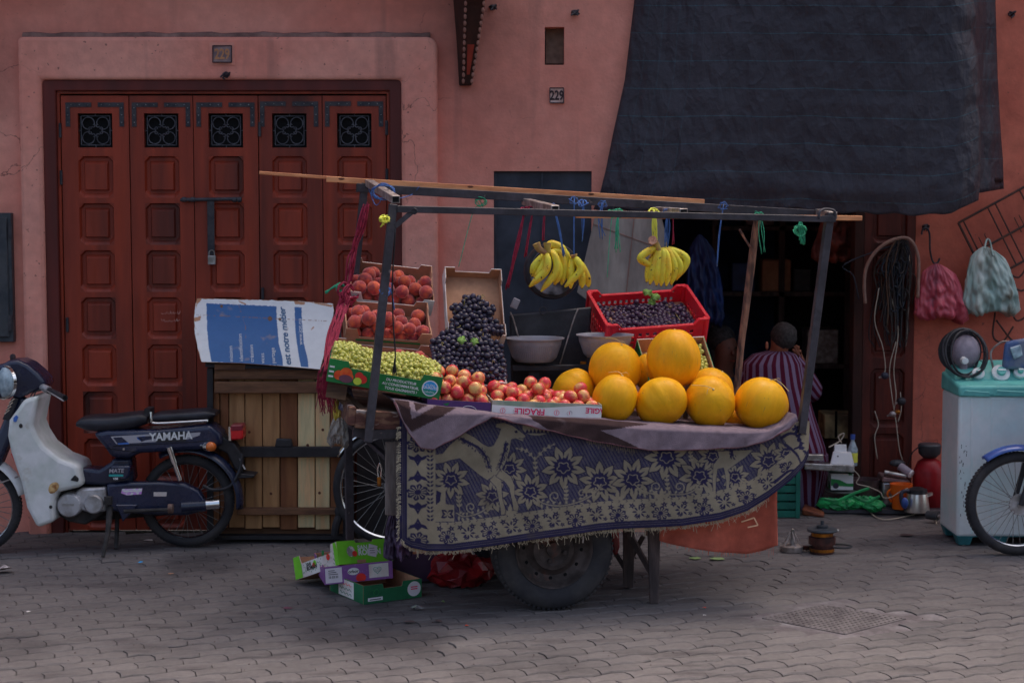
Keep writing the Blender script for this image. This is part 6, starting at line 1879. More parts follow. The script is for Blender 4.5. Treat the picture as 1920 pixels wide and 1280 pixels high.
# bicycle wheel and frame glimpsed between the carts
bk = thing('bicycle', 'bicycle with a silver rimmed wheel standing behind the fruit cart', 'bicycle', G(722, 1003))
bc_ = P(735, 912, 9.60); Rb = bc_.z - .002
wheel(bk, bc_, Rb, .026, (.1, -1, 0), 'front_wheel', nub=False)
o_ = fender(bc_, Rb + .012, R(50), R(150), .035, .018).build('mudguard', m_chrome, bk, smooth=True); md = o_.modifiers.new('t', 'SOLIDIFY'); md.thickness = .003
for s_ in (-1, 1):
    MB().tube([bc_ + Vector((0, s_ * .05, 0)), bc_ + Vector((.14, s_ * .04, .45))], .011, 8).build('fork_leg', m_blackpl, bk)
MB().tube([bc_ + Vector((.14, 0, .42)), bc_ + Vector((.18, 0, .56))], .016, 8).build('head_tube', m_blackpl, bk)
MB().tube([bc_ + Vector((.15, 0, .46)), bc_ + Vector((.55, 0, .05)), bc_ + Vector((.72, 0, .45)), bc_ + Vector((.16, 0, .50))], .014, 8).build('frame', m_blackpl, bk)
MB().tube([bc_ + Vector((.18, -.24, .58)), bc_ + Vector((.18, .24, .58))], .011, 8).build('handlebar', m_chrome, bk)
wheel(bk, bc_ + Vector((1.0, 0, 0)), Rb, .026, (0, -1, 0), 'rear_wheel', nub=False)
MB().tube([bc_ + Vector((.55, 0, .05)), bc_ + Vector((1.0, 0, 0)), bc_ + Vector((.72, 0, .45))], .01, 6).build('stays', m_blackpl, bk)
MB().bar(bc_ + Vector((.68, 0, .50)), bc_ + Vector((.90, 0, .50)), .12, .05).build('saddle', m_vinyl, bk, bevel=.015, seg=2)
lk = MB().tube([P(a, b, 9.2) for a, b in ((706, 868), (707, 880), (704, 888), (710, 892))], .004, 6)
bl_ = thing('brass_padlock', 'brass padlock hanging from a link on the cart side brace', 'padlock', K(711, 902, .06))
MB().span(K(707, 912, .06), K(715, 893, .075)).build('body', m_brass, bl_, bevel=.003)
MB().tube(smooth_path([K(709, 894, .067), K(708, 880, .067), K(712, 868, .067), K(715, 880, .067), K(714, 894, .067)], 4), .003, 6).build('shackle', m_chrome, bl_)
from mathutils import noise as mnoise
# ================================================================== AWNING TARP
m_tarp = bpy.data.materials.new('woven_tarp'); m_tarp.use_nodes = True
def _tarp():
    N, L = m_tarp.node_tree.nodes, m_tarp.node_tree.links
    b = N['Principled BSDF']; b.inputs['Roughness'].default_value = .5; b.inputs['Specular IOR Level'].default_value = .35
    uv = N.new('ShaderNodeUVMap'); sx = N.new('ShaderNodeSeparateXYZ'); L.new(uv.outputs[0], sx.inputs[0])
    nz = N.new('ShaderNodeTexNoise'); nz.inputs['Scale'].default_value = 5; nz.inputs['Detail'].default_value = 5
    tc = N.new('ShaderNodeTexCoord'); L.new(tc.outputs['Object'], nz.inputs['Vector'])
    def mth(op, a, b_=None):
        m_ = N.new('ShaderNodeMath'); m_.operation = op
        for i, v in enumerate((a, b_)):
            if v is None: continue
            if isinstance(v, (int, float)): m_.inputs[i].default_value = v
            else: L.new(v, m_.inputs[i])
        return m_.outputs[0]
    st = mth('LESS_THAN', mth('FRACT', mth('ADD', mth('MULTIPLY', sx.outputs[1], 10.3), .1)), .017)
    sv = mth('MULTIPLY', mth('LESS_THAN', mth('FRACT', mth('MULTIPLY', sx.outputs[0], 22.0)), .03), mth('LESS_THAN', sx.outputs[0], .22))
    nm = N.new('ShaderNodeTexNoise'); nm.inputs['Scale'].default_value = 30; L.new(tc.outputs['Object'], nm.inputs['Vector'])
    lines = mth('MULTIPLY', mth('MAXIMUM', st, mth('MULTIPLY', sv, .35)), nm.outputs[0])
    base = N.new('ShaderNodeMix'); base.data_type = 'RGBA'
    base.inputs[6].default_value = C(36, 34, 42) + (1,); base.inputs[7].default_value = C(48, 45, 52) + (1,)
    L.new(nz.outputs[0], base.inputs[0])
    mx = N.new('ShaderNodeMix'); mx.data_type = 'RGBA'; L.new(lines, mx.inputs[0]); L.new(base.outputs[2], mx.inputs[6]); mx.inputs[7].default_value = C(44, 92, 104) + (1,)
    L.new(mx.outputs[2], b.inputs['Base Color'])
    n2 = N.new('ShaderNodeTexNoise'); n2.inputs['Scale'].default_value = 7; n2.inputs['Detail'].default_value = 6; n2.inputs['Distortion'].default_value = 1.2
    mp_ = N.new('ShaderNodeMapping'); mp_.inputs['Rotation'].default_value = (0, R(35), 0); mp_.inputs['Scale'].default_value = (2.2, 1, .8)
    L.new(tc.outputs['Object'], mp_.inputs[0]); L.new(mp_.outputs[0], n2.inputs['Vector'])
    b1 = N.new('ShaderNodeBump'); b1.inputs['Strength'].default_value = .35; b1.inputs['Distance'].default_value = .04; L.new(n2.outputs[0], b1.inputs['Height'])
    vo = N.new('ShaderNodeTexVoronoi'); vo.inputs['Scale'].default_value = 6.5
    wv = N.new('ShaderNodeVectorMath'); wv.operation = 'MULTIPLY_ADD'; wv.inputs[1].default_value = (.35, .35, .35)
    L.new(nz.outputs['Color'], wv.inputs[0]); L.new(mp_.outputs[0], wv.inputs[2]); L.new(wv.outputs[0], vo.inputs['Vector'])
    b2 = N.new('ShaderNodeBump'); b2.inputs['Strength'].default_value = .32; b2.inputs['Distance'].default_value = .05; L.new(vo.outputs['Distance'], b2.inputs['Height']); L.new(b1.outputs[0], b2.inputs['Normal'])
    L.new(b2.outputs[0], b.inputs['Normal'])
_tarp()
tl_ = [(-140, 1200), (0, 1190), (100, 1178), (150, 1172), (250, 1150), (320, 1136), (360, 1126), (395, 1112)]
tr_ = [(-140, 1822), (0, 1824), (30, 1831), (60, 1822), (100, 1832), (180, 1837), (195, 1832), (230, 1838), (330, 1838), (400, 1832)]
tb_ = [(1110, 392), (1200, 396), (1330, 392), (1420, 396), (1500, 392), (1560, 398), (1640, 400), (1740, 404), (1790, 398), (1815, 388), (1840, 372)]
def tarp_pt(u, v):
    py0 = -140
    px = interp(tl_, 200) + u * 600
    yb = interp(tb_, 1112 + u * 725)
    py = py0 + (yb - py0) * v
    xl_, xr_ = interp(tl_, py), interp(tr_, py)
    px = xl_ + (xr_ - xl_) * u
    Y = 9.93 - .62 * min(1, u * 1.25) ** .8
    Y += .022 * math.sin(6 * u + 3 * v + 1) + .007 * math.sin(17 * u + 9 * v + 2 * math.sin(5 * v)) + .003 * math.sin(41 * u - 17 * v + 2 * math.sin(9 * v)) * (0.4 + v)
    Y += .004 * math.sin(60 * v + 13 * u + 4 * math.sin(6 * u)) * max(0, v - .55) * 2
    Y += .05 * max(0, v - .93) / .07 * .6
    if u > .93: Y += (u - .93) / .07 * .10 * ((u - .93) / .07)
    return P(px, py + 2.0 * math.sin(u * 70) * (v > .99), Y)
def uv_grid(name, fn, nu, nv, m_, parent=None, origin=None, thick=.0, smooth=True):
    o_ = MB().grid(fn, nu, nv).build(name, m_, parent, smooth=smooth, origin=origin, fix=False)
    uvl = o_.data.uv_layers.new(name='UVMap')
    vi = np.zeros(len(o_.data.loops), np.int32); o_.data.loops.foreach_get('vertex_index', vi)
    uv = np.stack([(vi % nu) / (nu - 1), (vi // nu) / (nv - 1)], 1).astype(np.float32)
    uvl.data.foreach_set('uv', uv.ravel())
    if thick:
        md_ = o_.modifiers.new('t', 'SOLIDIFY'); md_.thickness = thick
    return o_
aw = thing('awning_tarp', 'black woven tarp with thin turquoise stripes hanging over the workshop front', 'tarp', P(1500, 395, 9.4))
uv_grid('sheet', tarp_pt, 150, 110, m_tarp, aw, thick=.002)
def flap_pt(u, v):
    py = -140 + (366 + 140) * v - 12 * u * (v > .95)
    xl_, xr_ = 1812, interp([(-140, 1862), (0, 1866), (140, 1870), (250, 1876), (300, 1880), (366, 1882)], py)
    px = xl_ + (xr_ - xl_) * u
    return P(px, py, 10.25 + .35 * u + .02 * math.sin(u * 9 + v * 5) + .01 * math.sin(v * 31))
uv_grid('side_flap', flap_pt, 24, 60, m_tarp, aw, thick=.002)
# pole that carries the tarp (above the view)
MB().tube([P(1180, -135, 9.9), P(1840, -135, 9.28)], .03, 10).build('awning_pole', m_post, aw)
MB().tube([P(1840, -135, 9.28), P(1840, -135, YO + .02)], .03, 10).build('pole_bracket', m_post, aw)

# ================================================================== WASHING MACHINE
m_wash = mat('pale_blue_enamel', C(182, 204, 208), .35, col2=C(170, 190, 196), mscale=4, var=.05, coat=.2, col3=C(120, 116, 104), m3scale=14, lo3=.70, hi3=.78)
m_teal_pl = mat('teal_plastic', C(88, 158, 150), .4, col2=C(76, 142, 138), mscale=6, var=.08)
m_teal_d = mat('dark_teal_plastic', C(48, 112, 118), .5, col2=C(38, 92, 98), mscale=6, var=.15)
wm = thing('washing_machine', 'pale blue twin tub washing machine with teal top and base by the orange wall', 'washing machine', G(1850, 1022))
def wq(px, py, Y): return P(px, py, Y)
YF, YR = 9.58, 9.96
xl0, xr0 = P(1763, 900, YR).x, P(1763, 900, YR).x + .78
zt = P(1763, 742, YF).z; zb0 = P(1763, 1003, YF).z
MB().span((xl0, YF, zb0 - .01), (xr0, YR, zt)).build('cabinet', m_wash, wm, bevel=.018, seg=3)
for px in (1822, 1860):
    MB().bar(P(px, 746, YF - .001), P(px, 1000, YF - .001), .012, .004, up=(0, 1, 0)).build('pressed_rib', m_wash, wm, bevel=.001)
MB().hexa([Vector(q) for q in ((xl0 - .006, YF - .012, zt - .004), (xr0 + .006, YF - .012, zt - .004), (xr0 + .006, YR + .01, zt - .004), (xl0 - .006, YR + .01, zt - .004), (xl0 - .004, YF - .006, zt + .055), (xr0 + .004, YF - .006, zt + .055), (xr0 + .004, YR + .01, zt + .10), (xl0 - .004, YR + .01, zt + .10))]).build('top_cover', m_teal_pl, wm, bevel=.015, seg=3)
pan = MB().hexa([Vector(q) for q in ((xl0 + .01, YF + .14, zt + .066), (xr0 - .01, YF + .14, zt + .066), (xr0 - .01, YR + .008, zt + .09), (xl0 + .01, YR + .008, zt + .09), (xl0 + .03, YF + .19, zt + .125), (xr0 - .03, YF + .19, zt + .125), (xr0 - .03, YR, zt + .165), (xl0 + .03, YR, zt + .165))]).build('control_panel', m_teal_pl, wm, bevel=.012, seg=3)
m_dial = mat('cream_dial', C(200, 204, 192), .4, var=.05)
fn_ = Vector((0, -.78, .62)).normalized()
for px, py, r_ in ((1834, 701, .026), (1876, 700, .042), (1912, 699, .026)):
    c = P(px, py, YF + .165)
    d_ = MB().lathe([(r_ + .008, -.02), (r_ + .008, .012), (r_ + .002, .016), (0, .016)], c, fn_, 28).build('dial_ring', m_dial, pan, smooth=40)
    MB().lathe([(r_ * .62, .0), (r_ * .58, .034), (0, .036)], c, fn_, 20).build('dial_knob', m_teal_pl, pan, smooth=40)
    MB().bar(c + fn_ * .034 + Vector((-r_ * .5, 0, 0)), c + fn_ * .034 + Vector((r_ * .5, 0, 0)), .008, .012, up=fn_).build('dial_grip', m_dial, pan)
MB().ball(P(1806, 709, YF + .15), (.016, .01, .006), 10, 6).build('lamp', m_teal_d, pan)
MB().bar(P(1815, 720, YF + .128), P(1915, 718, YF + .128), .016, .012).build('slot', m_blackpl, wm)
MB().bar(P(1852, 718, YF + .118), P(1868, 718, YF + .118), .02, .02).build('slide_catch', m_galv, wm)
for x0_, x1_ in ((1802, 1856), (1862, 1940)):
    MB().prism([P(x0_, 742, YF - .013), P(x1_, 744, YF - .013), P(x1_, 735, YF - .013), P(x0_ + 8, 731, YF - .013)], (0, .006, 0)).build('lid_lip', m_teal_pl, wm, bevel=.003)
bs = MB(); zl = zb0 - .012
bs.span((xl0 + .004, YF + .004, .055), (xr0 - .004, YR - .004, zl))
bs.build('base', m_teal_d, wm, bevel=.008)
for x in (xl0 + .05, xl0 + .24, xr0 - .24, xr0 - .05):
    for y in (YF + .05, YR - .05):
        MB().hexa([Vector((x, y, 0)) + Vector(q) for q in ((-.03, -.035, 0), (.03, -.035, 0), (.03, .035, 0), (-.03, .035, 0), (-.048, -.045, .056), (.048, -.045, .056), (.048, .045, .056), (-.048, .045, .056))]).build('foot', m_teal_d, wm, bevel=.004)
# dirt streaks / chips on the cabinet edge
ch_ = MB(); rs_ = random.Random(3)
for k in range(26):
    p = Vector((xl0 + rs_.uniform(.01, .05), YF - .0006, rs_.uniform(.15, .55)))
    ch_.bar(p, p + Vector((0, 0, rs_.uniform(.004, .016))), .003, .001, up=(0, 1, 0))
tag(ch_.build('paint_chips', m_grime, wm), kind='stuff')

# ================================================================== THINGS HUNG ON THE ORANGE WALL
YH = YO - .06
m_wire = mat('rusty_wire', C(58, 46, 44), .7, col2=C(76, 52, 44), mscale=20, metal=.3, var=.2)
wr = thing('wire_rack', 'rusty wire shelf hung askew on the orange wall above the bags', 'wire rack', P(1860, 480, YH))
ax_, ay_ = Vector((1797, 418, 0)), Vector((88, -48, 0))
def rk2(a, b): return P(1797 + a * .88 + b * .46, 418 - a * .48 + b * .92, YH)
for a in (0, 10, 62, 78, 130, 146, 190):
    MB().tube([rk2(a, 0), rk2(a, 118)], .005 if a not in (0, 190) else .008, 6).build('wire', m_wire, wr)
for b in (0, 62, 118):
    MB().tube([rk2(0, b), rk2(195, b)], .0075, 6).build('rail', m_wire, wr)
for a in (22, 34, 98, 108):
    MB().tube([rk2(a, 40), rk2(a, 70)], .003, 5).build('prong', m_wire, wr)
hk_ = MB().tube(smooth_path([P(a, b, YH) for a, b in ((1728, 440), (1730, 430), (1738, 428), (1743, 440), (1744, 470), (1750, 492), (1758, 492), (1762, 484))], 5), .006, 7)
wh = hk_.build('wall_hook', m_black_iron, bld); 
def bag(name, label, peak, bot, Yc, thick, m_, pleats, sag, corner=0):
    """tied carrier bag: outline widens from the peak to a rounded heavy bottom"""
    t = thing(name, label, 'plastic bag', P(peak[0], bot[2], Yc))
    def fn(u, v):
        a = 2 * math.pi * u
        w0 = interp([(0, 3), (.06, bot[1] * .34), (.16, bot[1] * .62), (.35, bot[1] * .80), (.7, bot[1] * .97), (.9, bot[1] * 1.02), (1, bot[1] * .80)], v)
        cx = peak[0] + (bot[0] - peak[0]) * v ** .8
        py = peak[1] + (bot[2] - peak[1]) * v + sag * math.sin(2 * a + .5) * v
        k = 1 + .02 * math.sin(pleats * a + 3 * math.sin(3 * v + 2 * a)) * (1.0 - .6 * v) + .06 * math.sin(2 * a + 1.3) * v + .05 * math.sin(3 * a + 5 * v) + .012 * math.sin(23 * a + 9 * v)
        th = thick * interp([(0, .06), (.25, .55), (.7, 1), (.95, .95), (1, .5)], v)
        nz_ = mnoise.noise(Vector((math.cos(a) * 2.2, math.sin(a) * 2.2 + peak[0], v * 4))) + .6 * mnoise.noise(Vector((math.cos(a) * 6, math.sin(a) * 6 + peak[0], v * 9)))
        k += .10 * nz_ * min(1, v * 4); th *= 1 + .9 * nz_; py += 5 * nz_ * v
        q = P(cx + w0 * math.cos(a) * k, py + corner * max(0, math.cos(a)) * v, Yc)
        return q + Vector((0, th * math.sin(a) * (1 + .04 * math.sin(pleats * a + 6 * v * (1 - v)) + .10 * math.sin(2 * a + 4 * v)), 0))
    o_ = MB().grid(fn, 120, 30, True)
    o_.f.append(tuple(29 * 120 + k for k in range(120)))
    o_.build('film', m_, t, smooth=True)
    return t
m_pinkbag = mat('pink_bag', C(192, 84, 96), .35, col2=C(160, 60, 76), mscale=5, var=.12, vscale=14, stretch=(3, 3, .4), bump=.5, bscale=16, spec=.5, col3=C(104, 40, 56), m3scale=4)
m_wbag = mat('white_bag', C(176, 184, 176), .35, col2=C(132, 156, 150), mscale=4, var=.12, vscale=12, stretch=(2, 2, .6), bump=.6, bscale=12, spec=.5, col3=C(96, 96, 84), m3scale=6, lo3=.56, hi3=.7)
t = bag('carrier_bag', 'pink pleated carrier bag hanging from the wall hook', (1756, 494), (1768, 47, 596), YO - .12, .055, m_pinkbag, 29, 4, 10)
t = bag('carrier_bag', 'whitish green carrier bag hanging from the wire rack', (1846, 462), (1862, 50, 586), YO - .13, .055, m_wbag, 23, 4, 4)
MB().tube(smooth_path([P(1846, 466, YO - .14), P(1850, 450, YO - .1), P(1856, 452, YO - .1), P(1862, 480, YO - .16)], 4), .006, 6).build('handle', m_wbag, t)
# knotted green twine on the hook
m_gtw = mat('green_twine', C(52, 150, 112), .7, col2=C(40, 120, 92), mscale=30, var=.15)
m_btw = mat('blue_twine', C(62, 96, 150), .7, col2=C(50, 76, 124), mscale=30, var=.15)
m_rtw = mat('red_rope', C(140, 36, 62), .8, col2=C(112, 26, 48), mscale=40, var=.2)
m_ytw = mat('yellow_twine', C(206, 190, 70), .7, var=.15)
# cable bundle by the door
cb = thing('cable_bundle', 'thick tangle of old cables and a beige hose hanging beside the workshop door', 'cables', P(1670, 640, YO - .1))
m_hose = mat('beige_hose', C(134, 104, 92), .6, col2=C(112, 86, 78), mscale=12, var=.1)
m_cab = [mat('cable_%d' % k, c, .6, var=.15) for k, c in enumerate((C(40, 36, 38), C(52, 46, 44), C(150, 140, 126), C(76, 56, 44), C(34, 40, 50)))]
zc = lambda a, b: (1580 + a / 4.268, 400 + b / 4.268)
MB().tube([P(*zc(a, b), YO - .14) for a, b in [(p.x, p.y) for p in smooth_path([(180, 720, 0), (172, 560, 0), (190, 430, 0), (260, 310, 0), (370, 225, 0), (490, 195, 0), (560, 235, 0), (605, 360, 0), (605, 560, 0), (602, 675, 0)], 6)]], .0105, 9).build('hose', m_hose, cb, smooth=True)
rc_ = random.Random(17)
top = zc(500, 190)
for k in range(64):
    bx = rc_.gauss(410, 85); by = rc_.uniform(620, 1090)
    mx_ = 480 + (bx - 480) * rc_.uniform(.5, 1.3)
    pts = [(480 + rc_.uniform(-50, 40), 190 + rc_.uniform(-5, 30)), (mx_ + rc_.uniform(-60, 60), 420 + rc_.uniform(-60, 60)), (bx + rc_.uniform(-50, 50), by - rc_.uniform(100, 220)), (bx, by)]
    Y = YO - .10 + rc_.uniform(-.04, .05)
    mi_ = rc_.choices(range(5), (6, 4, .6, 2, 2))[0]
    MB().tube(smooth_path([P(*zc(a, b), Y + rc_.uniform(-.012, .012)) for a, b in pts], 5), rc_.uniform(.0025, .006), 5).build('cable', m_cab[mi_], cb, smooth=True)
for k in range(16):
    cx_, cy_ = rc_.gauss(420, 70), rc_.uniform(320, 720); r_ = rc_.uniform(30, 80)
    MB().tube([P(*zc(cx_ + r_ * math.cos(t_) * .6, cy_ + r_ * math.sin(t_) * 1.3), YO - .12 + .02 * math.sin(t_ * 2 + k)) for t_ in np.linspace(0, 6.28, 18)], .004, 5, closed=True).build('cable_loop', m_cab[rc_.choice((0, 1, 4))], cb, smooth=True)
strands = [[(1648, 540), (1640, 600), (1655, 650), (1660, 690), (1655, 705)], [(1672, 560), (1684, 620), (1676, 690), (1680, 740), (1676, 770)], [(1680, 640), (1668, 690), (1672, 740), (1680, 790), (1686, 840), (1692, 862)], [(1684, 790), (1690, 765), (1688, 735)], [(1645, 860), (1640, 820), (1647, 795), (1640, 770)]]
for q in strands:
    MB().tube(smooth_path([P(a, b, YO - .12) for a, b in q], 6), .0032, 6).build('white_cable', m_cab[2], cb, smooth=True)
m_plug = mat('plug_dark', C(44, 44, 56), .4, var=.1)
for px, py, s, m_ in ((1659, 704, .026, m_plug), (1683, 772, .018, m_brass), (1674, 776, .022, m_galv), (1690, 752, .03, m_blackpl)):
    MB().ball(P(px, py, YO - .13), (s, s * .8, s * .85), 12, 8).build('plug', m_, cb, smooth=True)
    MB().bar(P(px - 4, py, YO - .13), P(px - 11, py + 4, YO - .13), .012, .010).build('plug_pins', m_galv, cb)
# fan without its stand behind the washing machine
fnn = thing('desk_fan', 'dusty grey desk fan head with bent wire guard on the washing machine', 'fan', P(1806, 700, 9.80))
fc_ = P(1806, 660, 9.80)
m_fan = mat('fan_grey', C(132, 122, 132), .5, col2=C(104, 96, 104), mscale=9, var=.15)
MB().ball(fc_ + Vector((.02, .02, 0)), (.080, .06, .095), 16, 12).build('motor', m_fan, fnn, smooth=True)
for k, (rx_, rz_, tl2) in enumerate(((.125, .13, .1), (.122, .128, .55), (.118, .125, -.5), (.12, .12, 1.2))):
    MB().tube([fc_ + Vector((rx_ * math.cos(t_) * math.cos(tl2 * .6), -.04 + .06 * math.sin(tl2 + t_), rz_ * math.sin(t_))) for t_ in np.linspace(0, 6.28, 30)], .0065, 6, closed=True).build('guard_hoop', m_blackpl, fnn, smooth=True)
for k in range(14):
    t_ = 6.28 * k / 14
    MB().tube(smooth_path([fc_ + Vector((.03 * math.cos(t_), .06, .03 * math.sin(t_))), fc_ + Vector((.09 * math.cos(t_), .03, .09 * math.sin(t_))), fc_ + Vector((.122 * math.cos(t_), -.03, .128 * math.sin(t_)))], 4), .0022, 4).build('guard_wire', m_blackpl, fnn)
MB().lathe([(.0, -.01), (.118, -.01), (.122, 0), (.0, .004)], fc_ + Vector((0, .075, 0)), (0, -1, 0), 28).build('back_cover', m_blackpl, fnn, smooth=40)
MB().lathe([(.02, 0), (.018, .05), (.0, .052)], fc_ + Vector((-.012, -.05, -.04)), (0, -1, 0), 12).build('spindle', m_dial, fnn)
MB().bar(fc_ + Vector((.0, 0, -.06)), Vector((fc_.x, fc_.y, zt + .1)), .05, .04, up=(1, 0, 0)).build('neck', m_fan, fnn, bevel=.006)
# blue steam iron box at the frame edge
ir = thing('blue_appliance', 'blue and grey appliance with a pale window standing beside the fan', 'appliance', P(1900, 696, 9.78))
MB().hexa([P(a, b, d) for a, b, d in ((1878, 692, 9.72), (1935, 694, 9.72), (1935, 690, 9.86), (1878, 688, 9.86), (1884, 640, 9.74), (1930, 632, 9.74), (1930, 632, 9.84), (1884, 640, 9.84))]).build('body', mat('dull_blue_plastic', C(52, 72, 110), .5, col2=C(90, 96, 110), mscale=9), ir, bevel=.02, seg=3)
MB().prism([P(a, b, 9.71) for a, b in ((1894, 652), (1914, 646), (1918, 666), (1902, 674))], (0, .012, 0)).build('window', m_glass, ir, bevel=.004)
MB().tube(smooth_path([P(1862, 690, 9.76), P(1858, 660, 9.76), P(1876, 642, 9.76), P(1892, 640, 9.76)], 5), .006, 6).build('cord', m_galv, ir)
for k, (pts) in enumerate(([(1866, 585), (1862, 630), (1880, 640), (1900, 612)], [(1890, 560), (1905, 600), (1930, 590)], [(1880, 500), (1910, 520), (1935, 480)], [(1868, 600), (1900, 640), (1932, 650)], [(1890, 530), (1915, 545), (1935, 530)])):
    MB().tube(smooth_path([P(a, b, YO - .05) for a, b in pts], 5), .006, 6).build('bent_wire', m_wire, bld)

# ================================================================== WORKSHOP CONTENTS
def put(name, label, cat, px, py, Y=None, group=None):
    loc = G(px, py) if Y is None else P(px, py, Y)
    return thing(name, label, cat, loc, group), loc
m_gcrate = mat('green_plastic_crate', C(24, 92, 78), .5, col2=C(18, 76, 66), mscale=6, var=.1)
t, c = put('green_crate', 'dark green slatted plastic crate on the ground behind the orange mat', 'crate', 1468, 970)
for k in range(6):
    MB().span(c + Vector((-.10, -.012, .004 + k * .05)), c + Vector((.085, .0, .044 + k * .05))).build('slat', m_gcrate, t)
    MB().span(c + Vector((.082, .0, .004 + k * .05)), c + Vector((.092, .26, .044 + k * .05))).build('side_slat', m_gcrate, t)
for x in (-.10, .08):
    MB().span(c + Vector((x - .008, -.018, 0)), c + Vector((x + .018, .01, .30))).build('corner', m_gcrate, t)
MB().span(c + Vector((-.10, .25, 0)), c + Vector((.09, .262, .30))).build('back_wall', m_gcrate, t)
MB().span(c + Vector((-.105, -.01, .0)), c + Vector((-.095, .26, .30))).build('side_wall', m_gcrate, t)
# black slab along the threshold
m_slab = mat('black_slab', C(40, 36, 42), .45, col2=C(56, 50, 56), mscale=6, var=.2)
sl_ = thing('threshold_slab', 'long black plastic panel lying across the workshop threshold under the clutter', 'panel', G(1650, 962))
a, b = G(1540, 962), G(1775, 966)
MB().hexa([a, b, b + Vector((.02, .16, 0)), a + Vector((0, .14, 0)), a + Vector((0, .01, .035)), b + Vector((0, .01, .03)), b + Vector((.02, .16, .03)), a + Vector((0, .14, .035))]).build('panel', m_slab, sl_, bevel=.006)
YZ = a.y - .03
ztop = .036
def on_slab(px, Y): return Vector((P(px, 900, Y).x, Y, ztop))
# crumpled green bags
m_gbag = mat('green_film', C(40, 150, 84), .35, col2=C(26, 110, 62), mscale=10, var=.2, spec=.5, bump=.4, bscale=30)
gb = thing('green_bag', 'crumpled green plastic bag heap on the black panel under the tray', 'plastic bag', on_slab(1590, YZ))
rgb_ = random.Random(6)
for k in range(9):
    px = 1552 + k * 11
    q = on_slab(px, YZ + rgb_.uniform(-.05, .08)) + Vector((0, 0, .02))
    mb = MB().ball(q, (.05 + rgb_.uniform(0, .02), .04, .022 + rgb_.uniform(0, .025)), 14, 9)
    mb.v = [tuple(Vector(v_) + Vector((rgb_.uniform(-.008, .008), rgb_.uniform(-.008, .008), rgb_.uniform(-.008, .008)))) for v_ in mb.v]
    mb.build('fold', m_gbag, gb)
for q in ([(1545, 935), (1570, 938), (1600, 925), (1630, 915)], [(1600, 930), (1625, 940), (1650, 930)]):
    MB().tube(smooth_path([P(a_, b_, YZ - .05) for a_, b_ in q], 5), .009, 6, flat=.5).build('twist', m_gbag, gb)
# tray with printed carton, bar and white printer on top
st_ = thing('steel_tray', 'thin oval steel tray resting on the green bags', 'tray', P(1578, 922, YZ + .1))
MB().lathe([(.0, 0), (.085, 0), (.098, .006), (.1, .007)], P(1578, 921, YZ + .1), n=32).build('dish', m_steel, st_, smooth=40)
cbx, _ = put('printed_carton', 'small green and white printed carton on the steel tray', 'carton', 1578, 918, YZ + .1)
cc0 = P(1558, 918, YZ + .05)
MB().span(cc0, P(1600, 888, YZ + .05) + Vector((0, .12, 0))).build('box', mat('green_white_print', C(196, 190, 190), .6, col2=C(40, 110, 62), mscale=9, lo=.48, hi=.52, var=.05), cbx)
MB().lathe([(.018, .002), (.014, .003), (0, .003)], P(1567, 910, YZ + .048), (0, -1, 0), 16).build('round_print', m_plug, cbx)
MB().sheet([P(a_, b_, YZ + .0485) for a_, b_ in ((1558, 897), (1574, 899), (1588, 906), (1600, 906), (1600, 912), (1558, 910))]).build('wave_print', m_green, cbx)
albar = thing('aluminium_bar', 'long aluminium bar lying on the printed carton and reaching behind the cart', 'metal bar', P(1560, 885, YZ))
MB().hexa([P(1508, 880, YZ - .02), P(1602, 886, YZ - .02), P(1602, 886, YZ + .16), P(1508, 880, YZ + .16), P(1508, 868, YZ - .02), P(1602, 872, YZ - .02), P(1602, 868, YZ + .16), P(1508, 864, YZ + .16)]).build('profile', m_steel, albar, bevel=.006, seg=2)
MB().hexa([P(1508, 864, YZ), P(1544, 864, YZ), P(1544, 862, YZ + .08), P(1508, 862, YZ + .08), P(1508, 852, YZ), P(1544, 852, YZ), P(1544, 850, YZ + .08), P(1508, 850, YZ + .08)]).build('top_block', m_steel, albar, bevel=.004)
pr = thing('white_printer', 'small white printer with a paper tray on the aluminium bar', 'printer', P(1578, 870, YZ + .05))
m_wpl = mat('white_plastic', C(196, 196, 206), .4, col2=C(180, 180, 190), mscale=5, var=.04)
MB().hexa([P(1556, 871, YZ), P(1602, 873, YZ), P(1602, 871, YZ + .14), P(1556, 869, YZ + .14), P(1562, 847, YZ + .03), P(1596, 848, YZ + .03), P(1596, 846, YZ + .13), P(1562, 845, YZ + .13)]).build('body', m_wpl, pr, bevel=.006, seg=2)
MB().prism([P(a_, b_, YZ + .10) for a_, b_ in ((1564, 848), (1588, 848), (1587, 833), (1565, 833))], (0, .012, 0)).build('paper_tray', m_wpl, pr, bevel=.003)
MB().ball(P(1571, 855, YZ + .02), (.005, .004, .005), 8, 6).build('button', m_plug, pr)
MB().tube(smooth_path([P(1554, 838, YZ + .1), P(1575, 826, YZ + .12), P(1583, 812, YZ + .12), P(1572, 818, YZ + .12), P(1578, 830, YZ + .12)], 5), .004, 6).build('cord', m_cab[2], pr)
bt_, c = put('plastic_bottle', 'clear bottle with a blue cap and yellow label beside the white printer', 'bottle', 1598, 872, YZ + .2)
MB().lathe([(.0, 0), (.03, 0), (.032, .02), (.032, .10), (.012, .15), (.012, .165)], c, n=16).build('body', m_glass, bt_, smooth=40)
MB().lathe([(.0325, .02), (.0325, .08)], c, n=16).build('label_band', m_ytw, bt_, smooth=40)
MB().lathe([(.015, .16), (.015, .19), (0, .19)], c, n=12).build('cap', m_bluep, bt_)
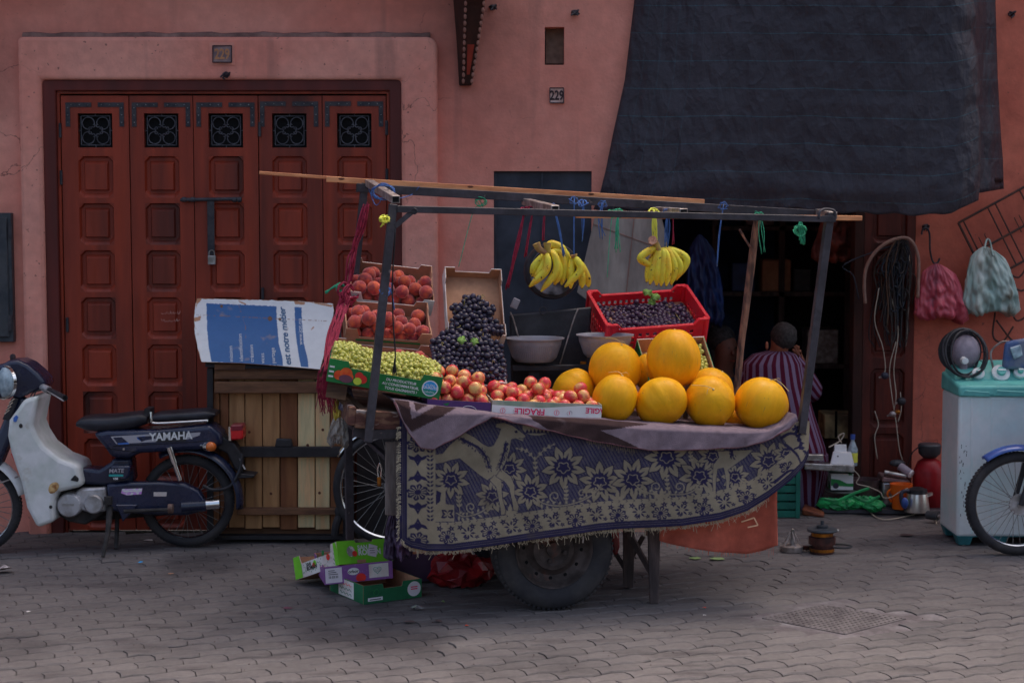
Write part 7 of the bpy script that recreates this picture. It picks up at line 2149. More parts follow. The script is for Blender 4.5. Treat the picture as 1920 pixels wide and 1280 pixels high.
# pots and appliances
m_pot = mat('dull_pot', C(104, 84, 84), .5, col2=C(78, 60, 62), mscale=9, metal=.4, var=.2)
t, _ = put('cooking_pot', 'dull brown metal pot next to the printed carton', 'pot', 1622, 925, YZ + .1)
c = on_slab(1622, YZ + .15); t.location = c
MB().lathe([(.0, 0), (.075, .0), (.082, .01), (.085, .15), (.088, .155), (.082, .155), (.079, .012), (0, .01)], c, n=32).build('body', m_pot, t, smooth=40)
for s_ in (-1, 1):
    MB().torus(c + Vector((s_ * .09, 0, .12)), .018, .005, n=14, k=6).build('handle', m_blackpl, t)
t, _ = put('deep_fryer', 'boxy silver appliance with jumbled metal parts on its lid', 'appliance', 1675, 925, YZ + .1)
c = on_slab(1676, YZ + .16); t.location = c
MB().span(c + Vector((-.085, -.08, 0)), c + Vector((.08, .09, .145))).build('body', m_steel, t, bevel=.012, seg=2)
MB().span(c + Vector((-.035, -.088, .01)), c + Vector((.075, -.079, .128))).build('front_plate', m_galv, t, bevel=.004)
MB().hexa([c + Vector(q) for q in ((-.09, -.09, .147), (.085, -.09, .147), (.085, .09, .147), (-.09, .09, .147), (-.08, -.08, .175), (.07, -.08, .155), (.07, .08, .165), (-.08, .08, .185))]).build('lid', m_pot, t, bevel=.005)
MB().tube([c + Vector((-.07, -.05, .20)), c + Vector((.06, -.06, .175))], .016, 10).build('lid_bar', m_steel, t, smooth=40)
jm = thing('mixer_motor', 'small grey mixer motor with round end lying on the silver appliance', 'motor', c + Vector((.05, -.04, .18)))
MB().tube([c + Vector((.03, -.02, .235)), c + Vector((.085, -.06, .195))], .026, 12).build('body', m_fan, jm, smooth=40)
MB().lathe([(.0, .012), (.024, .01), (.028, 0)], c + Vector((.087, -.064, .194)), (.7, -.6, -.4), 14).build('end_cap', m_dial, jm)
MB().ball(c + Vector((.02, .0, .25)), (.05, .04, .022), 12, 8).build('switch_box', m_meter, jm)
ob_, _ = put('orange_jug', 'bright orange plastic jug standing between the silver appliance and the kettle', 'jug', 1690, 945)
c = on_slab(1690, YZ - .0); ob_.location = c
m_orange = mat('orange_plastic', C(222, 92, 22), .4, col2=C(200, 76, 18), mscale=6, var=.06)
MB().lathe([(.0, 0), (.052, 0), (.056, .07), (.056, .085), (.064, .09), (.068, .15), (.062, .15), (.05, .09), (.05, .01), (0, .008)], c, n=28).build('body', m_orange, ob_, smooth=40)
MB().tube(smooth_path([c + Vector((-.06, -.01, .12)), c + Vector((-.085, -.01, .09)), c + Vector((-.06, -.01, .04))], 4), .007, 6).build('handle', m_orange, ob_)
kt, _ = put('steel_kettle', 'brushed steel kettle with black lid beside the orange jug', 'kettle', 1722, 960)
c = on_slab(1720, YZ - .07); c.z = .03; kt.location = c
m_brushed = mat('brushed_steel', C(190, 184, 180), .3, metal=.9, var=.1, stretch=(1, 1, 8))
MB().lathe([(.0, 0), (.074, 0), (.076, .012), (.062, .10), (.058, .115), (0, .118)], c, n=32).build('body', m_brushed, kt, smooth=40)
MB().lathe([(.062, .11), (.058, .135), (.03, .145), (0, .147)], c, n=24).build('lid', m_blackpl, kt, smooth=40)
MB().tube(smooth_path([c + Vector((-.055, -.03, .13)), c + Vector((-.1, -.04, .12)), c + Vector((-.1, -.045, .06)), c + Vector((-.075, -.04, .02))], 5), .012, 8).build('handle', m_plug, kt, smooth=True)
MB().ball(c + Vector((-.085, -.06, .06)), (.022, .02, .034), 12, 8).build('blue_switch', m_bluep, kt, smooth=True)
MB().hexa([c + Vector(q) for q in ((.05, -.02, .085), (.09, -.015, .10), (.09, .015, .10), (.05, .02, .085), (.05, -.02, .112), (.092, -.01, .114), (.092, .01, .114), (.05, .02, .112))]).build('spout', m_brushed, kt)
gt = thing('red_gas_bottle', 'red gas bottle with grey burner on top next to the washing machine', 'gas bottle', G(1748, 962) + Vector((0, .1, 0)))
c = gt.location
m_redm = mat('red_metal', C(138, 20, 28), .4, col2=C(112, 16, 24), mscale=6, var=.12)
MB().lathe([(.0, .0), (.075, .0), (.085, .02), (.095, .07), (.1, .14), (.095, .24), (.07, .30), (.03, .325), (.022, .33)], Vector((c.x, c.y, .0)), n=32).build('bottle', m_redm, gt, smooth=40)
MB().lathe([(.0, .32), (.04, .325), (.065, .35), (.07, .40), (.062, .41), (0, .41)], Vector((c.x, c.y, .0)), n=24).build('burner', m_meter, gt, smooth=40)
MB().tube(smooth_path([Vector((c.x - .06, c.y - .03, .40)), Vector((c.x - .11, c.y - .03, .36)), Vector((c.x - .13, c.y, .28))], 4), .004, 6).build('hose', m_blackpl, gt)
cdw = thing('extension_flex', 'white flex looping over the ground in front of the black panel', 'cord', G(1690, 985))
pts = [(1700, 942, .02), (1668, 944, .012), (1640, 944, .01), (1630, 952, .01), (1632, 962, .008), (1645, 972, .005), (1665, 975, .005), (1700, 969, .005), (1725, 963, .005), (1745, 968, .005), (1754, 976, .005), (1756, 984, .005)]
def gz(px, py, z): 
    g_ = G(px, py); return g_ + Vector((0, 0, z))
MB().tube(smooth_path([gz(*q) for q in pts], 6), .004, 6).build('flex', m_cab[2], cdw, smooth=True)
c2_ = thing('thin_flex', 'thin pale flex draped over the orange jug and pots', 'cord', P(1660, 925, YZ - .09))
MB().tube(smooth_path([P(a_, b_, YZ - .09) for a_, b_ in ((1600, 880), (1611, 893), (1606, 906), (1628, 912), (1650, 922), (1656, 932), (1670, 932), (1690, 920), (1702, 915))], 5), .003, 5).build('flex', m_cab[2], c2_, smooth=True)
jn = random.Random(12)
for k, (px, py, lb, m_) in enumerate(((1648, 935, 'small violet spray can in the clutter beside the green bag', m_purple), (1662, 940, 'dark bottle lying in front of the orange jug', m_meter), (1752, 968, 'blue grey metal scrap by the washing machine foot', m_meter))):
    t, c = put('loose_part', lb, 'scrap', px, py + 12)
    MB().tube([c + Vector((-.03, .05, .04)), c + Vector((.02, .0, .04))], .026, 10).build('body', m_, t, smooth=40)
    MB().lathe([(.012, 0), (.012, .02), (0, .02)], c + Vector((.022, -.002, .04)), (.7, -.7, 0), 8).build('nozzle', m_galv, t)
# items deeper inside
m_blueb = mat('blue_sack', C(34, 54, 104), .45, col2=C(24, 38, 74), mscale=5, var=.2, bump=.5, bscale=14)
t = bag('blue_sack', 'shiny blue plastic sack hanging in the workshop behind the red crate', (1312, 440), (1322, 36, 605), 11.4, .08, m_blueb, 11, 3, 6)
t = bag('dark_sack', 'dark rust coloured sack hanging under the tarp inside the workshop', (1570, 395), (1572, 46, 490), 11.2, .09, mat('rust_sack', C(92, 42, 30), .8, col2=C(66, 30, 24), mscale=5, var=.2, bump=.4), 9, 4, 6)
shf = thing('shelf', 'dark wooden shelf along the workshop back wall holding boxes', 'shelf', (P(1450, 700, 12.4).x, 12.4, 0))
for z in (.75, 1.25, 1.7):
    MB().span((P(1340, 600, 12.2).x, 12.2, z - .03), (P(1590, 600, 12.2).x, 12.6, z)).build('board', m_legwood, shf)
for px in (1340, 1465, 1590):
    MB().span((P(px, 600, 12.2).x - .02, 12.2, 0), (P(px, 600, 12.2).x + .02, 12.24, 1.9)).build('upright', m_legwood, shf)
for k, (px, z, w_, h_, m_, lb) in enumerate(((1452, 1.25, .2, .22, m_card, 'brown cardboard box on the workshop shelf'), (1500, 1.25, .12, .16, m_meter, 'dark tin on the workshop shelf beside the cardboard box'), (1390, 1.25, .16, .2, m_blueb, 'blue box on the workshop shelf'), (1540, .75, .22, .24, m_galv, 'grey metal case on the lower workshop shelf'), (1420, 1.7, .2, .18, m_pot, 'dark pot on the top workshop shelf'))):
    x = P(px, 600, 12.3).x
    tag(MB().span((x - w_ / 2, 12.22, z + .001), (x + w_ / 2, 12.45, z + h_)).build('stored_box', m_, None, bevel=.008, origin=(x, 12.3, z)), lb, 'box')
cab_ = thing('cream_cabinet', 'small cream stained cabinet standing inside by the door post', 'cabinet', (P(1568, 800, 11.5).x, 11.5, 0))
m_cream = mat('cream_paint', C(150, 136, 100), .7, col2=C(90, 78, 60), mscale=7, lo=.45, hi=.62, var=.2)
MB().span(P(1546, 822, 11.4), P(1590, 768, 11.65)).build('body', m_cream, cab_, bevel=.006)
MB().span(P(1565, 820, 11.395), P(1570, 770, 11.402)).build('door_gap', m_hole, cab_)
q = P(1568, 822, 11.52)
MB().span((q.x - .06, 11.42, .0), (q.x + .06, 11.63, q.z + .004)).build('stand', m_legwood, cab_)
# leaning beige sheet behind the bananas
m_ply = mat('beige_sheet', C(150, 140, 132), .85, col2=C(126, 116, 110), mscale=3, var=.12, stretch=(2, 1, .6), col3=C(100, 92, 90), m3scale=2)
shb = thing('beige_sheet', 'beige stained board hanging at the workshop edge behind the banana bunches', 'board', P(1170, 600, 9.85))
MB().prism([P(a_, b_, 9.80) for a_, b_ in ((1117, 400), (1238, 398), (1256, 470), (1264, 560), (1250, 640), (1150, 600), (1082, 548))], (0, .012, 0)).build('panel', m_ply, shb)
for q in (((1112, 420), (1250, 470)), ((1190, 400), (1170, 590))):
    MB().bar(P(*q[0], 9.798), P(*q[1], 9.798), .003, .006, up=(0, 1, 0)).build('crease', m_corbel_edge, shb)
MB().tube([P(1150, 398, 9.79), P(1150, 330, 9.9)], .004, 5).build('hanging_cord', m_blackpl, shb)
sp_ = thing('prop_pole', 'thin pole propping the beige board from the ground inside the workshop', 'pole', (P(1215, 600, 9.9).x, 9.9, 0))
MB().tube([Vector((P(1215, 600, 9.9).x, 9.9, 0)), P(1215, 520, 9.84)], .012, 8).build('pole', m_bark, sp_)

# ================================================================== PEOPLE
m_skin = mat('skin_brown', C(140, 88, 66), .55, col2=C(120, 72, 54), mscale=12, var=.08, sss=.05)
m_skin2 = mat('skin_dark', C(96, 60, 48), .55, var=.08)
m_hair = mat('dark_hair', C(34, 30, 30), .75, col2=C(52, 48, 48), mscale=60, var=.3, bump=.5, bscale=200)
def skin_body(name, nodes, edges, m_, parent):
    me = bpy.data.meshes.new(name)
    o0 = wloc(parent)
    me.from_pydata([tuple(Vector(p) - o0) for p, r_ in nodes], edges, [])
    me.materials.append(m_)
    o_ = bpy.data.objects.new(name, me); COL.objects.link(o_); o_.parent = parent
    o_.modifiers.new('skin', 'SKIN').use_smooth_shade = True
    for i, (p, r_) in enumerate(nodes):
        sv = me.skin_vertices[0].data[i]
        sv.radius = (r_, r_); sv.use_root = (i == 0)
    s_ = o_.modifiers.new('sub', 'SUBSURF'); s_.levels = 2; s_.render_levels = 2
    return o_
YP = 10.80
pv = lambda px, py, dy=0.0: P(px, py, YP + dy)
man = thing('person', 'seated person in a burgundy and lilac striped robe seen from behind, hand at the head', 'person', G(1516, 966))
nodes = [(pv(1470, 850, .02), .13), (pv(1462, 780, .02), .13), (pv(1452, 705, .02), .12), (pv(1455, 668, .02), .06), (pv(1460, 655, .01), .05), (pv(1466, 640, -.01), .078), (pv(1469, 622, -.01), .070),
         (pv(1492, 690, .05), .055), (pv(1522, 728, .14), .042), (pv(1503, 682, .10), .032), (pv(1494, 664, .06), .026),
         (pv(1415, 690, .02), .055), (pv(1405, 745, .06), .045), (pv(1430, 790, .16), .035),
         (pv(1505, 842, .10), .085), (pv(1538, 836, .12), .07), (pv(1526, 900, .02), .05), (pv(1514, 945, -.02), .035), (pv(1530, 958, -.06), .028), (pv(1540, 962, -.09), .02)]
edges = [(0, 1), (1, 2), (2, 3), (3, 4), (4, 5), (5, 6), (2, 7), (7, 8), (8, 9), (9, 10), (2, 11), (11, 12), (12, 13), (0, 14), (14, 15), (15, 16), (16, 17), (17, 18), (18, 19)]
# five fingers spread against the head
palm = 10
for k, (dx, dy) in enumerate(((-7, -10), (-3, -16), (1, -18), (5, -16), (9, -8))):
    i = len(nodes)
    nodes.append((pv(1494 + dx * .5, 664 + dy * .5, .045), .0095)); nodes.append((pv(1492 + dx, 664 + dy, .035), .008))
    edges += [(palm, i), (i, i + 1)]
skin_body('body', nodes, edges, m_skin, man)
hr = MB().ball(pv(1470, 630, -.004), (.080, .098, .086), 20, 14)
hrr = random.Random(4)
hr.v = [tuple(Vector(v_) + Vector((hrr.uniform(-.004, .004), hrr.uniform(-.004, .004), hrr.uniform(-.004, .004)))) for v_ in hr.v]
hro = hr.build('hair', m_hair, man, smooth=True)
MB().ball(pv(1438, 648, -.03), (.010, .02, .026), 10, 8).build('ear', m_skin, man, smooth=True)
m_robe = bpy.data.materials.new('striped_robe'); m_robe.use_nodes = True
def _robe():
    N, L = m_robe.node_tree.nodes, m_robe.node_tree.links
    b = N['Principled BSDF']; b.inputs['Roughness'].default_value = .9; b.inputs['Specular IOR Level'].default_value = .1
    uv = N.new('ShaderNodeUVMap'); sx = N.new('ShaderNodeSeparateXYZ'); L.new(uv.outputs[0], sx.inputs[0])
    m1 = N.new('ShaderNodeMath'); m1.operation = 'MULTIPLY'; m1.inputs[1].default_value = 22; L.new(sx.outputs[0], m1.inputs[0])
    m2_ = N.new('ShaderNodeMath'); m2_.operation = 'FRACT'; L.new(m1.outputs[0], m2_.inputs[0])
    m3 = N.new('ShaderNodeMath'); m3.operation = 'GREATER_THAN'; m3.inputs[1].default_value = .52; L.new(m2_.outputs[0], m3.inputs[0])
    mx = N.new('ShaderNodeMix'); mx.data_type = 'RGBA'; L.new(m3.outputs[0], mx.inputs[0])
    mx.inputs[6].default_value = C(70, 20, 38) + (1,); mx.inputs[7].default_value = C(104, 88, 110) + (1,)
    L.new(mx.outputs[2], b.inputs['Base Color'])
_robe()
def robe_part(name, rows, nu=64, twist=0.0):
    """rows: (px,py,dy,halfwidth_px,halfdepth_m)"""
    def fn(u, v):
        t_ = v * (len(rows) - 1); i = min(len(rows) - 2, int(t_)); f_ = t_ - i
        f_ = f_ * f_ * (3 - 2 * f_) * .5 + f_ * .5
        r_ = [rows[i][k] * (1 - f_) + rows[i + 1][k] * f_ for k in range(5)]
        a_ = 2 * math.pi * u + twist * v
        k = 1 + .035 * math.sin(7 * a_ + 3 * v) * v + .02 * math.sin(13 * a_ - 6 * v)
        return pv(r_[0], r_[1], r_[2]) + Vector((r_[3] * .00315 * math.cos(a_) * k, r_[4] * math.sin(a_) * k, 0))
    nv = 40
    o_ = MB().grid(lambda u, v: fn(u, v), nu + 1, nv).build(name, m_robe, man, smooth=True, fix=False)
    uvl = o_.data.uv_layers.new(name='UVMap')
    vi = np.zeros(len(o_.data.loops), np.int32); o_.data.loops.foreach_get('vertex_index', vi)
    uvl.data.foreach_set('uv', np.stack([(vi % (nu + 1)) / nu, (vi // (nu + 1)) / (nv - 1)], 1).astype(np.float32).ravel())
    return o_
robe_part('robe', [(1458, 657, .01, 18, .06), (1452, 664, .01, 42, .10), (1448, 680, .02, 57, .14), (1450, 720, .02, 62, .17), (1460, 780, .03, 68, .19), (1474, 840, .04, 74, .20), (1486, 880, .05, 66, .20), (1492, 930, .05, 52, .17), (1494, 950, .05, 50, .16)])
robe_part('robe_skirt', [(1490, 850, .06, 44, .13), (1512, 850, .05, 42, .13), (1528, 872, .03, 26, .10), (1524, 905, .0, 25, .085), (1516, 945, -.02, 24, .08)], 40)
def sleeve(pts, rs_2):
    pp_ = smooth_path(pts, 6); n = len(pp_)
    rr_ = np.interp(np.linspace(0, 1, n), np.linspace(0, 1, len(rs_2)), rs_2)
    mb = MB().tube(pp_, list(rr_), 24, cap=False)
    o_ = mb.build('sleeve', m_robe, man, smooth=True, fix=False)
    uvl = o_.data.uv_layers.new(name='UVMap')
    vi = np.zeros(len(o_.data.loops), np.int32); o_.data.loops.foreach_get('vertex_index', vi)
    uvl.data.foreach_set('uv', np.stack([(vi % 24) / 24 * .5, vi / n / 24], 1).astype(np.float32).ravel())
sleeve([pv(1480, 676, .03), pv(1502, 704, .08), pv(1524, 734, .14), pv(1512, 706, .12)], [.07, .075, .068, .055])
sleeve([pv(1420, 680, .02), pv(1405, 720, .05), pv(1408, 760, .09), pv(1428, 786, .14)], [.07, .075, .068, .055])
MB().hexa([gz(1504, 966, 0), gz(1546, 970, 0), gz(1546, 965, 0), gz(1508, 958, 0), gz(1503, 966, .04), gz(1544, 970, .018), gz(1546, 964, .02), gz(1508, 958, .05)]).build('slipper', mat('leather_slipper', C(120, 66, 44), .6, col2=C(84, 44, 32), mscale=12), man, bevel=.01, seg=2)
stl = thing('low_stool', 'low wooden stool under the person in the striped robe', 'stool', Vector((pv(1474, 900).x, YP + .04, 0)))
c = stl.location
MB().span((c.x - .16, c.y - .14, .30), (c.x + .14, c.y + .14, .33)).build('seat', m_legwood, stl)
for sx_ in (-.13, .11):
    for sy_ in (-.11, .11):
        MB().bar((c.x + sx_, c.y + sy_, 0), (c.x + sx_, c.y + sy_, .30), .035, .035, up=(1, 0, 0)).build('leg', m_legwood, stl)
YP2 = 11.6
pw = lambda px, py, dy=0.0: P(px, py, YP2 + dy)
man2 = thing('person', 'dim figure in dark clothes sitting deep in the workshop behind the melons', 'person', Vector((pw(1350, 800).x, YP2, 0)))
nodes = [(pw(1345, 860), .13), (pw(1345, 790), .14), (pw(1348, 725), .13), (pw(1355, 698), .055), (pw(1360, 672, -.02), .075), (pw(1362, 650, -.02), .085), (pw(1360, 628, -.01), .07), (pw(1310, 730), .06), (pw(1305, 790, -.1), .045), (pw(1340, 815, -.2), .035), (pw(1388, 735), .06), (pw(1400, 790, -.1), .045), (pw(1372, 815, -.2), .035),
         (pw(1325, 870, -.1), .09), (pw(1322, 870, -.4), .07), (pw(1322, 960, -.42), .05), (pw(1370, 870, -.1), .09), (pw(1372, 870, -.4), .07), (pw(1372, 960, -.42), .05)]
edges = [(0, 1), (1, 2), (2, 3), (3, 4), (4, 5), (5, 6), (2, 7), (7, 8), (8, 9), (2, 10), (10, 11), (11, 12), (0, 13), (13, 14), (14, 15), (0, 16), (16, 17), (17, 18)]
skin_body('body', nodes, edges, m_skin2, man2)
MB().ball(pw(1352, 634, .02), (.095, .10, .09), 18, 12).build('hair', m_hair, man2, smooth=True)
MB().ball(pw(1374, 662, -.09), (.013, .02, .018), 8, 6).build('nose', m_skin2, man2, smooth=True)
for px in (1366, 1380):
    MB().ball(pw(px, 652, -.085), (.010, .008, .006), 8, 6).build('eye', m_hair, man2)
MB().bar(pw(1368, 676, -.088), pw(1379, 676, -.085), .006, .005).build('mouth', m_corbel_in, man2)
def shirt(u, v):
    a_ = 2 * math.pi * u
    px = 1349; py = 698 + 180 * v
    w_ = interp([(0, 16), (.08, 40), (.25, 52), (.6, 50), (1, 54)], v)
    return pw(px, py) + Vector((w_ * .0034 * math.cos(a_), interp([(0, .06), (.1, .12), (1, .18)], v) * math.sin(a_), 0))
MB().grid(shirt, 40, 20, True).build('shirt', mat('dark_shirt', C(44, 44, 62), .9, var=.15), man2, smooth=True)
cr2 = thing('upturned_crate', 'dark upturned crate used as a seat deep in the workshop', 'crate', Vector((pw(1348, 800).x, YP2 + .02, 0)))
c = cr2.location
for k in range(5):
    MB().span((c.x - .17, c.y - .16, k * .075), (c.x + .17, c.y - .145, k * .075 + .062)).build('slat', m_legwood, cr2)
MB().span((c.x - .17, c.y - .14, .30), (c.x + .17, c.y + .16, .37)).build('top', m_legwood, cr2)
for sx_ in (-.16, .14):
    MB().span((c.x + sx_, c.y - .14, 0), (c.x + sx_ + .02, c.y + .16, .30)).build('side', m_legwood, cr2)
# ================================================================== BOXES ON THE GROUND
m_lime = mat('lime_print', C(104, 176, 44), .5, col2=C(92, 160, 38), mscale=5, var=.06)
m_viol = mat('violet_print', C(112, 70, 128), .5, col2=C(128, 88, 142), mscale=90, lo=.6, hi=.66, var=.06)
m_dgreen = mat('deep_green_print', C(26, 92, 60), .5, col2=C(20, 78, 50), mscale=6, var=.08)
m_lilac = mat('label_lilac', C(186, 178, 200), .5, var=.04)
m_black_ink = mat('black_ink', C(40, 38, 42), .6, var=.05)
def face_fn(M_axes, y=-.0015):
    return None
# bottom: dark green carton
cB = G(682, 1133)
Mb = frame3(cB, cB + Vector((.262, .164, 0)), cB + Vector((-.19, .305, 0)))
gb0 = carton('empty_carton', 'dark green empty carton at the bottom of the pile beside the cart wheel', 'carton', Mb, .31, .36, .088, m_dgreen, m_card, (.10, .006, .065), (.10, .006, .065), None)
disc('round_label', gb0, .268, .045, .036, m_lilac)
for k in range(2): MB().span((.250, -.0022, .042 + k * .010), (.286, -.0017, .047 + k * .010)).build('text_line', m_red_ink, gb0, local=True)
MB().span((.022, -.0012, .012), (.10, -.0006, .028)).build('strip_label', m_lilac, gb0, local=True)
MB().span((.03, -.0022, .017), (.09, -.0017, .021)).build('text_line', m_black_ink, gb0, local=True)
for ox in (.045, .066):
    MB().torus((ox, -.001, .05), .014, .0012, n=18, k=4).build('fruit_print', m_green, gb0, local=True)
def side_fn(y0):          # text on the left side panel, reading from the back corner to the front
    return lambda a, b: (-.0018, .36 - y0 - a, b)
MB().sheet([(-.0010, .10, .004), (-.0010, .26, .004), (-.0010, .26, .084), (-.0010, .10, .084)]).build('white_print', m_cardw, gb0, local=True)
for k, m_ in enumerate((m_dgreen, m_dgreen, m_rink)):
    MB().tube([(-.0018, .245 - .011 * j, .020 + k * .022 + .006 * math.sin(j * 2.1 + k)) for j in range(12)], .0013, 4).build('script_line', m_, gb0, local=True)
# middle: violet carton
cV0, cV1 = P(609, 1096, 8.32), P(737, 1083, 8.40)
Mm = frame3(cV0, cV1, cV0 + Vector((.06, .34, .01)))
Wm = (cV1 - cV0).length
gm = carton('empty_carton', 'violet printed empty carton with white labels in the middle of the pile', 'carton', Mm, Wm, .34, .085, m_viol, m_card, None, None, (.06, .01, .06))
MB().sheet([(.005, -.001, .006), (.085, -.001, .006), (.085, -.001, .078), (.005, -.001, .078)]).build('white_label', m_lilac, gm, local=True)
MB().sheet([(.215, -.001, .012), (Wm - .02, -.001, .012), (Wm - .02, -.001, .078), (.215, -.001, .078)]).build('white_label', m_cardw, gm, local=True)
bcx = MB()
for k in range(16):
    if (k * 7) % 5: bcx.span((.018 + k * .0033, -.0018, .028), (.018 + k * .0033 + (.0012 if k % 3 else .002), -.0014, .040))
tag(bcx.build('barcode', m_black_ink, gm, local=True), kind='stuff')
for k in range(3): MB().span((.02, -.0018, .064 - k * .009), (.05 + .008 * k, -.0014, .067 - k * .009)).build('text_line', m_black_ink, gm, local=True)
MB().sheet([(.140 + .028 * math.cos(a), -.0012, .052 + .0175 * math.sin(a)) for a in np.linspace(0, 6.2, 24)]).build('oval_print', m_white_ink, gm, local=True)
on_front('label_text', 'orbor', gm, .140, .0455, .021, m_black_ink, align='CENTER', y=-.0022, bold=.0005)
disc('apple_print', gm, .175, .018, .022, m_rink, sx=1.1)
heart = [(.2555 + .0016 * 16 * math.sin(t) ** 3 * .72, -.0016, .048 + .0013 * (13 * math.cos(t) - 5 * math.cos(2 * t) - 2 * math.cos(3 * t) - math.cos(4 * t)) * .9) for t in np.linspace(0, 6.28, 30)]
MB().tube(heart, .001, 4, closed=True).build('apple_outline', m_dgreen_ink, gm, local=True)
for k in range(3): MB().span((.242, -.0016, .040 + k * .006), (.269, -.0012, .0412 + k * .006)).build('text_line', m_black_ink, gm, local=True)
# top: lime carton tipped over the edge
cT = P(637, 1058, 8.33); cTB = P(737, 1051, 8.52); cTA = P(543, 1088, 8.60)
Mt = frame3(cT, cTB, cTA)
Wt, Dt = (cTB - cT).length, (cTA - cT).length
gt_ = carton('empty_carton', 'lime green empty carton tipped sideways on top of the pile', 'carton', Mt, Wt, Dt, .112, m_lime, m_card, (.10, .006, .10), None, (.05, .012, .070), mside=m_cardw)
on_front('label_text', 'SAN', gt_, .112, .066, .030, m_white_ink, y=-.0018, bold=.0012)
on_front('label_text', 'ROMAN', gt_, .112, .040, .036, m_white_ink, y=-.0018, bold=.0016)
disc('fruit_print', gt_, .072, .060, .026, m_liner, sx=.9); disc('fruit_print', gt_, .092, .048, .014, m_rink, -.0018)
lb_ = MB().sheet([(.165, -.0022, .036), (.212, -.0022, .024), (.228, -.0022, .078), (.180, -.0022, .092)]).build('white_label', m_lilac, gt_, local=True)
for k in range(3): MB().span((.180, -.0028, .046 + k * .011), (.208, -.0024, .048 + k * .011)).build('text_line', m_black_ink, gt_, local=True)
MB().span((.10, -.0016, .002), (.15, -.001, .018)).build('hand_hole', m_card, gt_, local=True)
for y0, y1 in ((Dt - .07, Dt - .001), (.0, .035)):
    MB().sheet([(-.0016, y0, .002), (-.0016, y1, .002), (-.0016, y1, .110), (-.0016, y0 + .012, .110 if y0 > .01 else .110), (-.0016, y0, .06)]).build('corner_print', m_lime, gt_, local=True)
letters('label_text', 'SAN', lambda a, b: (-.0020, Dt - .115 - a, .046 + b), m_black_ink, gt_, h=.022, local=True, bold=.0008)
letters('label_text', 'ROMAN', lambda a, b: (-.0020, Dt - .115 - a, .026 + b), m_black_ink, gt_, h=.026, local=True, bold=.001)
for yy_, zz_, rr_, m_ in ((.225, .042, .013, m_rink), (.215, .05, .014, m_lime), (.09, .055, .016, m_rink), (.13, .082, .013, m_green)):
    MB().sheet([(-.0019, min(Dt - .01, yy_) + rr_ * math.cos(a), zz_ + rr_ * math.sin(a)) for a in np.linspace(0, 6.2, 14)]).build('fruit_print', m_, gt_, local=True)
dots = MB(); rd_ = random.Random(2)
for k in range(60):
    yy_, zz_ = rd_.uniform(.03, Dt - .08), rd_.uniform(.008, .075)
    dots.bar((-.0019, yy_, zz_), (-.0019, yy_ + .003, zz_ + .006), .0008, .002)
tag(dots.build('dot_print', m_green, gt_, local=True), kind='stuff')
# dark carton pushed under the cart behind the pile
cD0, cD1 = P(738, 1090, 8.62), P(800, 1086, 8.64)
Md, Wd = frame(cD0, cD1, 0)
Md.translation.z = .002
gd = carton('empty_carton', 'dark plum carton pushed in the shade under the cart beside the pile', 'carton', Md, Wd + .06, .3, .17, mat('plum_print', C(62, 40, 62), .6, var=.1), m_card, (.05, .01, .14), None, None)

# red plastic under the cart
rbg = thing('red_plastic_sheet', 'crumpled shiny red plastic in the shadow under the cart', 'plastic sheet', G(860, 1112))
rr3 = random.Random(8)
mb = MB().ball(G(862, 1108) + Vector((0, .12, .07)), (.16, .12, .085), 20, 12)
mb.v = [tuple(Vector(v_) + Vector((rr3.uniform(-.02, .02), rr3.uniform(-.02, .02), rr3.uniform(-.012, .03)))) for v_ in mb.v]
mb.v = [(a, b, max(.001, c)) for a, b, c in mb.v]
m_redsh = mat('red_film', C(166, 30, 34), .3, col2=C(120, 20, 28), mscale=6, var=.15, spec=.5)
mb.build('film', m_redsh, rbg)
MB().prism([P(a, b, 8.75) for a, b in ((838, 1040), (895, 1040), (908, 1085), (880, 1105), (830, 1100))], (0, .02, 0)).build('film_flap', m_redsh, rbg, bevel=.006)
rb2 = thing('red_rag', 'red rag hanging under the cart between the wheel and the trestle leg', 'rag', P(1152, 1040, 8.5))
MB().prism([P(a, b, 8.5) for a, b in ((1146, 985), (1160, 985), (1162, 1025), (1156, 1042), (1150, 1038))], (0, .03, 0)).build('cloth', m_redsh, rb2, bevel=.008)

# purple sack at the cart's leg board
ps = bag('purple_sack', 'dark purple sack hanging below the leg board of the cart', (742, 955), (748, 26, 1045), 8.05, .06, mat('purple_film', C(74, 54, 80), .5, col2=C(52, 40, 58), mscale=6, var=.2, bump=.4), 9, 2, 0)
db = thing('shade_board', 'added dark board standing in for the shade behind the bicycle', 'board', (P(760, 1000, 9.85).x, 9.85, 0))  # dark board added in place of the shade behind the bicycle wheel
MB().hexa([Vector((P(668, 900, 9.8).x, 9.78, 0)), Vector((P(1000, 900, 9.8).x, 9.78, 0)), Vector((P(1000, 900, 9.8).x, 9.80, 0)), Vector((P(668, 900, 9.8).x, 9.80, 0)), Vector((P(668, 900, 9.8).x, 9.90, .78)), Vector((P(1000, 900, 9.8).x, 9.90, .78)), Vector((P(1000, 900, 9.8).x, 9.92, .78)), Vector((P(668, 900, 9.8).x, 9.92, .78))]).build('board', m_tarred, db)

